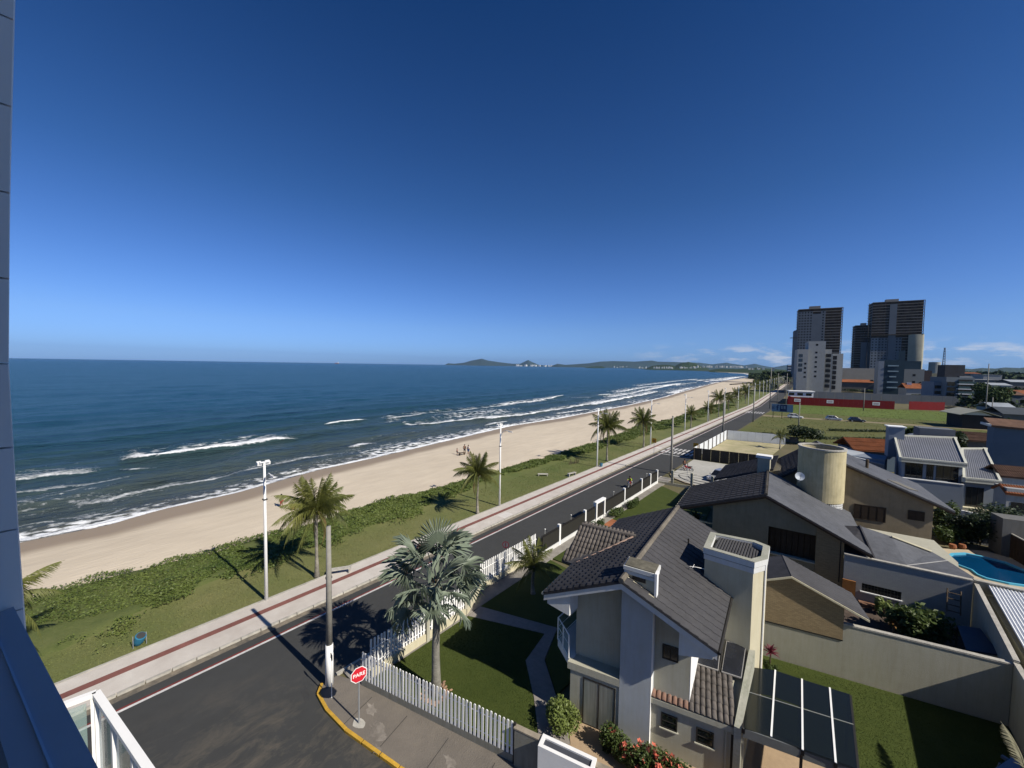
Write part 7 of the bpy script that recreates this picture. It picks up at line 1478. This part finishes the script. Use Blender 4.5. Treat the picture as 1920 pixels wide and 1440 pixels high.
q = a+u_*(w_*.0)-u_*.5+V(0, 0, H_*.60); MB().box(tuple(q+u_*w_*.5-v_*.8), (w_*1.02, 2.5, .6), 8).build('safety_platform', DTRUNK, t)
cr3 = thing('hoist_mast', 'thin dark hoist mast left of the taller tower', 'mast', tuple(a-u_*3)); MB().tube([a-u_*3.2, a-u_*3.2+V(0, 0, H_*.99)], .35, 4).build('mast', DKW, cr3)
t3 = tower('lower tower under construction half hidden behind the taller one', 1600, 1640, 610, 482, 24, 8, 22, ((.3, .9, 'plain', 0, 17),))
# pale stepped block in front of the left tower
t, a, u_, v_, w_, h_ = pbox('stepped_block', 'pale grey stepped apartment block with round porthole windows near the road', 'apartment block', 1514, 1546, 640, depth=262, ang=10, thick=16, m=LW)
winrow(t, a, u_, w_, [.5], [h_*.915], 1.2, 1.2, DKW); winrow(t, a, u_, w_, [.48], [h_*k for k in (.77, .68, .59, .5, .41, .32)], 1.2, 1.2, DKW); 
_, a2, _, _, w2, h2_ = pbox('', '', '', 1494, 1514, 655, depth=262.5, ang=10, thick=14, m=LW, par=t); winrow(t, a2, u_, w2, [.78], [h2_*k for k in (.66, .56, .46, .36)], 1.2, 1.2, DKW); winrow(t, a2, u_, w2, [.32], [h2_*k for k in (.82, .72, .61, .5)], 2.2, 2.2, GLASS, 'balcony_window')
_, a3, _, _, w3, h3_ = pbox('', '', '', 1546, 1558, 655, depth=268, ang=10, thick=12, m=mat('dim_wall', (.30, .31, .31), .9, .05, .4), par=t)
for k in range(7): c = a3+u_*(w3*.5)-v_*.5+V(0, 0, h3_*(.12+.115*k)); MB().box(tuple(c), (w3*.9, 1.6, .25), 10).build('balcony_slab', LW, t); MB().box(tuple(c+V(0, 0, .4)), (w3*.75, 1.1, 2.2), 10).build('balcony_recess', DKW, t)
t, a, u_, v_, w_, h_ = pbox('narrow_block', 'narrow pale block with stacked dark balconies right of the stepped block', 'apartment block', 1560, 1580, 663, depth=275, ang=10, thick=14, m=LW)
for k in range(7): c = a+u_*(w_*.22)-v_*.05+V(0, 0, h_*(.10+.125*k)); MB().box(tuple(c), (w_*.36, .7, 2.6), 10).build('balcony_recess', DKW, t)
t, a, u_, v_, w_, h_ = pbox('low_sheds', 'low beige building with flat roof between the pale blocks and the teal block', 'building', 1580, 1655, 690, depth=330, ang=10, thick=20, m=mat('beige_far_wall', (.34, .31, .26), .9, .08, .3))
t, a, u_, v_, w_, h_ = pbox('brick_roof_building', 'long reddish building behind the low beige one', 'building', 1578, 1640, 716, depth=300, ang=10, thick=10, m=GWAL); gable(t, a, u_, v_, w_, 10, h_, 2., TILEO, tiles=False)
TEAL = mat('teal_facade', (.022, .045, .062), .5, .08, .3)
t, a, u_, v_, w_, h_ = pbox('teal_block', 'dark teal office block with pale horizontal bands', 'office block', 1658, 1695, 675, depth=262, ang=10, thick=14, m=TEAL)
for k in range(5): c = a+u_*(w_*.45)-v_*.15+V(0, 0, h_*(.20+.155*k)); MB().box(tuple(c), (w_*.55 if k != 2 else w_*.35, .5, .8), 10).build('pale_band', mat('pale_teal_band', (.25, .34, .38), .6), t)
_, a2, _, _, w2, h2_ = pbox('', '', '', 1684, 1696, 657, depth=266, ang=10, thick=6, m=TEAL, par=t, part='stair_tower')
MB().wall(a-u_*3, a-u_*.1, 0, h_*.97, 8).build('side_wall', MW, t)
t, a, u_, v_, w_, h_ = pbox('pale_mid_block', 'pale grey block with an outside stair right of the teal block', 'apartment block', 1696, 1734, 692, depth=275, ang=10, thick=14, m=mat('mid_grey_wall', (.22, .23, .225), .9, .06, .4)); winrow(t, a, u_, w_, [.5], [h_*.72, h_*.45], 1.5, 1.5, DKW); MB().tube([a+u_*(w_*.35)-v_*.3+V(0, 0, 3), a+u_*(w_*.85)-v_*.3+V(0, 0, h_*.5)], .4, 4).build('stair', DKW, t)
_, _, _, _, _, _ = pbox('', '', '', 1696, 1727, 677, depth=282, ang=10, thick=8, m=TEAL, par=t, part='roof_block')
t, a, u_, v_, w_, h_ = pbox('dark_brown_block', 'narrow dark block between the pale block and the water tank', 'building', 1734, 1748, 695, depth=300, ang=10, thick=10, m=mat('dark_brown_wall', (.08, .06, .055), .9))
t, a, u_, v_, w_, h_ = pbox('olive_block', 'small pale yellow building beside the narrow dark block', 'building', 1748, 1762, 700, depth=315, ang=10, thick=10, m=mat('olive_wall', (.30, .28, .18), .9))
c = G(1752, 722); c = V(0, 0, CH)+ray(1752, 690)*420; c.z = 0; wt_ = thing('water_tank', 'round pale water tank in front of the lattice mast', 'water tank', (c.x, c.y, 0)); MB().tube([c, c+V(0, 0, zat(0, 679, c))], 4.6, 20).build('tank', mat('far_tank', (.34, .35, .32), .9, .1, .2), wt_)
c = V(0, 0, CH)+ray(1769, 690)*600; c.z = 0; ms = thing('lattice_mast', 'tall lattice radio mast against the clouds at the right', 'mast', (c.x, c.y, 0)); hM = zat(0, 652, c); mb = MB()
for k in range(4): mb.tube([c+V(3.2*math.cos(k*PI/2+.7), 3.2*math.sin(k*PI/2+.7), 0), c+V(.7*math.cos(k*PI/2+.7), .7*math.sin(k*PI/2+.7), hM)], .35, 4)
for j in range(14):
    z = hM*j/14; z2 = hM*(j+1)/14; r0_ = 3.2-2.5*j/14; r1_ = 3.2-2.5*(j+1)/14
    for k in range(4): mb.tube([c+V(r0_*math.cos(k*PI/2+.7), r0_*math.sin(k*PI/2+.7), z), c+V(r1_*math.cos((k+1)*PI/2+.7), r1_*math.sin((k+1)*PI/2+.7), z2)], .18, 3)
mb.build('lattice', mat('mast_grey', (.10, .10, .11), .7), ms, kind='stuff')
t, a, u_, v_, w_, h_ = pbox('orange_hip_house', 'orange roofed house before the pale block with outside stair', 'house', 1702, 1748, 728, depth=240, ang=12, thick=12, m=LW); gable(t, a, u_, v_, w_, 12, h_, 3., TILEO, tiles=False); MB().box(tuple(a+u_*(w_*.25)+v_*5+V(0, 0, h_)), (2, 2, 3.4)).build('chimney', WHITE, t); MB().box(tuple(a+u_*(w_*.9)+v_*5+V(0, 0, h_)), (2, 2, 3.4)).build('chimney', WHITE, t)
# balcony apartment block
t, a, u_, v_, w_, h_ = pbox('balcony_block', 'grey apartment block with white balcony bands at the right of the field', 'apartment block', 1776, 1829, 707, depth=190, ang=14, thick=15, m=mat('balcony_block_wall', (.17, .19, .20), .8, .05, .4))
for k in range(5): c = a+u_*(w_*.68)-v_*.9+V(0, 0, h_*(.05+.175*k)); MB().box(tuple(c), (w_*.62, 2.2, .35), 14).build('balcony_slab', WHITE, t); MB().box(tuple(c+V(0, 0, .4)), (w_*.6, 2.0, 1.0), 14).build('glass_rail', mat('rail_glass', (.06, .10, .10), .2), t); MB().box(tuple(c+v_*.8+V(0, 0, 1.4)), (w_*.5, .3, h_*.16-1.2), 14).build('window_band', GLASS, t)
for k in range(4): c = a+u_*(w_*.18)-v_*.05+V(0, 0, h_*(.12+.19*k)); MB().box(tuple(c), (w_*.28, .3, 1.9), 14).build('window', GLASS, t)
MB().box(tuple(a+u_*(w_*.35)+v_*5+V(0, 0, h_)), (7, 7, zat(0, 684, a)-h_), 14).build('stair_tower', mat('dark_stair_tower', (.05, .05, .055), .8), t); MB().box(tuple(a+u_*(w_*.72)+v_*3+V(0, 0, h_)), (w_*.45, 5, .5), 14).build('canopy', LW, t)
_, a2, _, _, w2, h2_ = pbox('', '', '', 1753, 1777, 716, depth=195, ang=14, thick=12, m=MW, par=t, part='side_wing'); winrow(t, a2, u_, w2, [.3, .7], [h2_*.2, h2_*.45, h2_*.7], 2, 1.6, GLASS)
# low roofed sheds right of the block
t, a, u_, v_, w_, h_ = pbox('open_shed', 'low shed with pale two pitched roof in front of the round leafy tree', 'shed', 1812, 1868, 777, depth=110, ang=14, thick=8, m=mat('very_dark_wall', (.035, .03, .03), .9)); gable(t, a, u_, v_, w_, 8, h_, 1.5, mat('pale_old_roof', (.33, .33, .27), .9, .1, .3), axis='v', tiles=False, ov=1.2)
for i, (x0, x1, yt, dp, m_, rm, lab) in enumerate((
    (1830, 1872, 712, 420, GWAL, None, 'grey shed row behind the round leafy tree'), (1862, 1900, 722, 300, LW, SHEET, 'white house with grey sheet roof right of the leafy tree'),
    (1898, 1950, 716, 300, GWAL, SHEET, 'long grey roofed house at the right edge below the forest'), (1905, 1960, 738, 190, MW, TILEO, 'bluish house with orange roof corner at the right edge'),
    (1885, 1925, 740, 180, GWAL, BRR, 'low brown roofed house near the right edge'), (1845, 1880, 703, 520, LW, None, 'far low building with a white roof edge under the hills'),
    (1872, 1912, 766, 122, MW, SHEET, 'house with dark sheet roof behind the low shed'), (1800, 1840, 700, 560, GWAL, TILEO, 'distant brick roofed building right of the dark stair tower'),
    (1890, 1960, 776, 106, GWAL, mat('dark_sheet', (.06, .07, .08), .7), 'dark roofed house above the tall blue block'))):
    t, a, u_, v_, w_, h_ = pbox('town_house', lab, 'house', x0, x1, yt, depth=dp, ang=12, thick=dp*.05+4, m=m_, group='houses of the town at the right')
    if rm: gable(t, a, u_, v_, w_, dp*.05+4, h_, 1.6, rm, tiles=False)
    else: MB().prism([((a-u_*.4-v_*.4).x, (a-u_*.4-v_*.4).y), ((a+u_*(w_+.4)-v_*.4).x, (a+u_*(w_+.4)-v_*.4).y), ((a+u_*(w_+.4)+v_*(dp*.05+4)).x, (a+u_*(w_+.4)+v_*(dp*.05+4)).y), ((a-u_*.4+v_*(dp*.05+4)).x, (a-u_*.4+v_*(dp*.05+4)).y)], h_+.01, h_+.4).build('roof', LW, t)
    winrow(t, a, u_, w_, [.3, .7], [1.2] if h_ < 6 else [1.2, 4.2], 1.3, 1.2, DKW)
c = V(0, 0, CH)+ray(1864, 690)*165; c.z = 0; tree('leafy_tree', 'large round dark green tree right of the balcony block', (c.x, c.y), zat(0, 722, c), 6.2, 9000, mat('tree_leaf_green', (.05, .085, .02), .7, .3, .6, col2=(.025, .045, .012)), 71, leaf=.35)
for i, (x_, yt, dp, rx_, lab) in enumerate(((1600, 735, 290, 6, 'tree in the yard before the low beige building'), (1638, 738, 285, 5, 'smaller tree left of the teal block'), (1727, 740, 225, 3.6, 'tree below the orange roofed house'), (1742, 746, 215, 2.6, 'bushy tree left of the balcony block'), (1905, 757, 140, 4, 'dark tree at the right edge above the field end'), (1893, 786, 92, 2.5, 'shrubby tree near the field end by the tall blue block'), (1798, 812, 70, 1.6, 'green shrubby tree behind the grey sheet roof'), (1722, 800, 84, 1.8, 'low shrubby tree at the near edge of the field'))):
    c = V(0, 0, CH)+ray(x_, 690)*dp; c.z = 0; tree('yard_tree', lab, (c.x, c.y), max(2.2, zat(0, yt, c)), rx_, 2200, BUSHL if i % 2 else DLEAF, 80+i, leaf=.4, group='trees among the far buildings')
# white banded block behind the grove left of the tower
t, a, u_, v_, w_, h_ = pbox('banded_block', 'small white banded block left of the first tower above the trees', 'apartment block', 1477, 1489, 684, depth=620, ang=8, thick=20, m=mat('banded_wall', (.16, .18, .19), .9))
for k in range(5): c = a+u_*(w_*.5)-v_*.4+V(0, 0, h_*(.25+.17*k)); MB().box(tuple(c), (w_*1.02, 2, 1.4), 8).build('white_band', WHITE, t)
t, a, u_, v_, w_, h_ = pbox('pale_tower_block', 'slim pale block among the trees at the end of the beach', 'apartment block', 1448, 1452, 689, depth=900, ang=8, thick=14, m=LW)

# ------------------------------------------------------------------ woods, far coast, hills, ship
def woods(name, x0, x1, d0, d1, n, h, size, m, seed, hfun=None):
    r = np.random.default_rng(seed); px_ = x0+(x1-x0)*r.random(n); dp = d0+(d1-d0)*r.random(n)**1.2; P_ = np.array([list((V(0, 0, CH)+ray(a, 690)*b)[:2]) for a, b in zip(px_, dp)]); k = 0
    cl = fbm(P_[:, 0]/14, P_[:, 1]/14, 3, seed); z = h*(.25+.95*cl)*r.random(n)**.5; v, f = leafquads(P_[:, 0], P_[:, 1], z+.3, size*(.6+.8*r.random(n)), .6, seed); return npmesh(name, v, f, m, 'stuff')
FARW = mat('far_wood', (.040, .062, .026), .95, .35, .05, col2=(.020, .034, .014))
woods('far_grove', 1432, 1492, 430, 900, 9000, 13, 2.2, FARW, 1); woods('roadside_grove', 1416, 1462, 300, 640, 0+5000, 5, .9, DLEAF, 2)
woods('town_woods', 1735, 1990, 600, 1600, 16000, 17, 5.5, FARW, 3); woods('town_trees', 1800, 1990, 170, 600, 5000, 6, 1.6, FARW, 4); woods('block_woods', 1560, 1760, 340, 900, 7000, 13, 3.5, FARW, 5)
woods('beach_end_grove', 1405, 1445, 620, 1150, 5000, 7, 2.2, FARW, 6)
# land beyond the beach, curving out to the headland
def polar(px_, d): p = V(0, 0, CH)+ray(px_, 690)*d; return (p.x, p.y)
struct(MB().prism([(-133, 1150), polar(1405, 1380), polar(1375, 1580), polar(1345, 1800), polar(1330, 2300), polar(1300, 2800), polar(1210, 3400), polar(1206, 4200), polar(1180, 9000), polar(2300, 9000), (4000, 1200)][::-1], -3, 1.2), 'far_land', mat('far_land_scrub', (.05, .065, .03), .95, .3, .01, col2=(.03, .045, .02)))
struct(MB().prism([(-135, 1140), polar(1402, 1370), polar(1371, 1570), polar(1341, 1800), polar(1345, 1860), polar(1378, 1620), polar(1410, 1420), (-110, 1180)][::-1], -3, 1.5), 'far_beach', mat('far_sand', (.50, .44, .32), .95, .1, .05))
fm = mat('far_surf', (.8, .82, .83), .8, .05, .05)
struct(MB().prism([(-142, 1120), polar(1396, 1370), polar(1368, 1540), polar(1366, 1500), polar(1394, 1320), (-150, 1080)], -1, .9), 'far_surf', fm)
def hill(name, label, prof, dist, base_y, thick, m, cat='hill', seed=0, sub=7):
    """ridge with real volume: profile in photo pixels at a given distance"""
    t = None; xs = []; ys = []
    for (x0, y0), (x1, y1) in zip(prof[:-1], prof[1:]):
        for k in range(sub): s_ = k/sub; xs.append(x0+(x1-x0)*s_); ys.append(y0+(y1-y0)*s_)
    xs.append(prof[-1][0]); ys.append(prof[-1][1]); V_ = []; nv = 9; rr = np.random.default_rng(seed)
    for x, y in zip(xs, ys):
        c = V(0, 0, CH)+ray(x, 690)*dist; c.z = 0; top = max(.5, zat(0, y, c)) if dist < 3e4 else 1; d = V(c.x, c.y, 0).normalized()
        lo, hi = -5., 2500.
        for _ in range(50):
            md = (lo+hi)/2
            if proj((c.x, c.y, md))[1] > y: lo = md
            else: hi = md
        top = max(lo, .5)
        for j in range(nv):
            s_ = j/(nv-1)*2-1; z = top*(1-abs(s_)**1.5)*(1 if s_ == 0 else rr.uniform(.86, 1.0))-3*abs(s_); p = c+d*thick*s_; V_.append((p.x, p.y, z))
    n = len(xs); F_ = [(i*nv+j, i*nv+j+1, (i+1)*nv+j+1, (i+1)*nv+j) for i in range(n-1) for j in range(nv-1)]
    mb = MB(); mb.v = V_; mb.f = [f[::-1] for f in F_]; o = mb.build(name, m, None, smooth=True); o['kind'] = 'structure'; return o
HM1 = mat('far_hill_wood', (.035, .055, .04), .95, .3, .002, col2=(.02, .035, .028)); HM2 = mat('headland_wood', (.030, .050, .018), .95, .4, .012, col2=(.015, .028, .010))
hill('hills', '', [(834, 684), (840, 681), (852, 682), (870, 680), (884, 676), (903, 672.5), (915, 676), (935, 679), (960, 682), (975, 682), (990, 675), (998, 679), (1010, 684), (1035, 686)], 12500, 686, 900, HM1, seed=1)
hill('hills', '', [(1034, 686), (1045, 682), (1060, 684), (1078, 683), (1105, 681), (1125, 678), (1150, 677), (1190, 678), (1222, 676), (1232, 678), (1270, 679), (1310, 680), (1335, 683), (1362, 680), (1372, 682), (1395, 685), (1415, 682), (1432, 686), (1450, 689), (1470, 685), (1490, 684), (1530, 690)], 9500, 688, 900, HM1, seed=2)
hill('hills', '', [(1780, 692), (1800, 690), (1822, 692), (1840, 690), (1866, 691), (1885, 689), (1912, 690), (1930, 688), (1990, 692)], 3200, 700, 500, HM1, seed=6)
hill('headland', '', [(1212, 691), (1222, 686), (1240, 684), (1255, 684), (1266, 686), (1275, 681), (1290, 678.5), (1303, 681), (1315, 687), (1330, 691)], 3300, 693, 260, HM2, seed=3)
hill('islet', '', [(1097, 688.8), (1108, 687.6), (1116, 687.2), (1128, 686.6), (1134, 688.6)], 5200, 689, 60, HM2, seed=4)
hill('far_wooded_shore', '', [(1330, 694), (1350, 691), (1380, 692), (1400, 691), (1420, 689), (1440, 691), (1480, 694)], 1900, 697, 120, HM2, seed=5)
# distant seaside town: small blocks
TW = mat('far_town_white', (.62, .62, .60), .9, .1, .01); r = np.random.default_rng(12); tb_ = MB()
for x0, x1, y0, dp, n in ((968, 1008, 683.5, 11500, 26), (1010, 1040, 685, 11400, 22), (1150, 1175, 687, 8800, 10), (1198, 1212, 686, 7800, 8), (1222, 1262, 690.5, 3020, 26), (1272, 1305, 690, 3020, 20), (1306, 1400, 688.5, 2600, 46), (1374, 1392, 687, 2500, 9), (1400, 1440, 692, 1750, 14)):
    for k in range(n):
        x = r.uniform(x0, x1); c = V(0, 0, CH)+ray(x, 690)*(dp*r.uniform(.985, 1.0)); px1 = dp/721; hh_ = px1*r.uniform(1.2, 3.4)+2; c.z = max(0, (zat(0, y0, V(c.x, c.y, 0)) if dp < 5000 else 5)-3); c.z = min(c.z, 25); tb_.box(tuple(c), (px1*r.uniform(.9, 2.2), px1*2, hh_), r.uniform(0, 30))
tb_.build('seaside_town', TW, None, kind='stuff')
# ship on the horizon
c = V(0, 0, CH)+ray(632, 690)*9000; c.z = 0; shp = thing('cargo_ship', 'tiny cargo ship on the sea horizon left of centre', 'ship', (c.x, c.y, 0)); d = rt.copy(); d.z = 0; d.normalize(); ang = math.degrees(math.atan2(d.y, d.x))
MB().hexa([c-d*45-V(0, 0, 2)-V(0, 8, 0), c+d*40-V(0, 8, 2), c+d*40+V(0, 8, -2), c-d*45+V(0, 8, -2), c-d*52+V(0, -9, 13), c+d*48+V(0, -9, 13), c+d*48+V(0, 9, 13), c-d*52+V(0, 9, 13)]).build('hull', mat('ship_rust', (.22, .09, .06), .8), shp); MB().box(tuple(c+d*30+V(0, 0, 13)), (16, 14, 24), ang).build('bridge', WHITE, shp); MB().box(tuple(c-d*8+V(0, 0, 13)), (50, 14, 7), ang).build('cargo', mat('ship_rust', (.22, .09, .06)), shp)
# air
hz = MB().box((-2000, 6000, -4), (34000, 34000, 450)); o = hz.build('haze', None, None, kind='stuff'); hm = bpy.data.materials.new('haze_air'); hm.use_nodes = True; t = hm.node_tree; t.nodes.clear(); out = t.nodes.new('ShaderNodeOutputMaterial'); pv = t.nodes.new('ShaderNodeVolumePrincipled'); pv.inputs['Color'].default_value = (.36, .62, 1, 1); pv.inputs['Density'].default_value = HAZE_D; pv.inputs['Anisotropy'].default_value = .2; t.links.new(pv.outputs[0], out.inputs['Volume']); o.data.materials.append(hm)
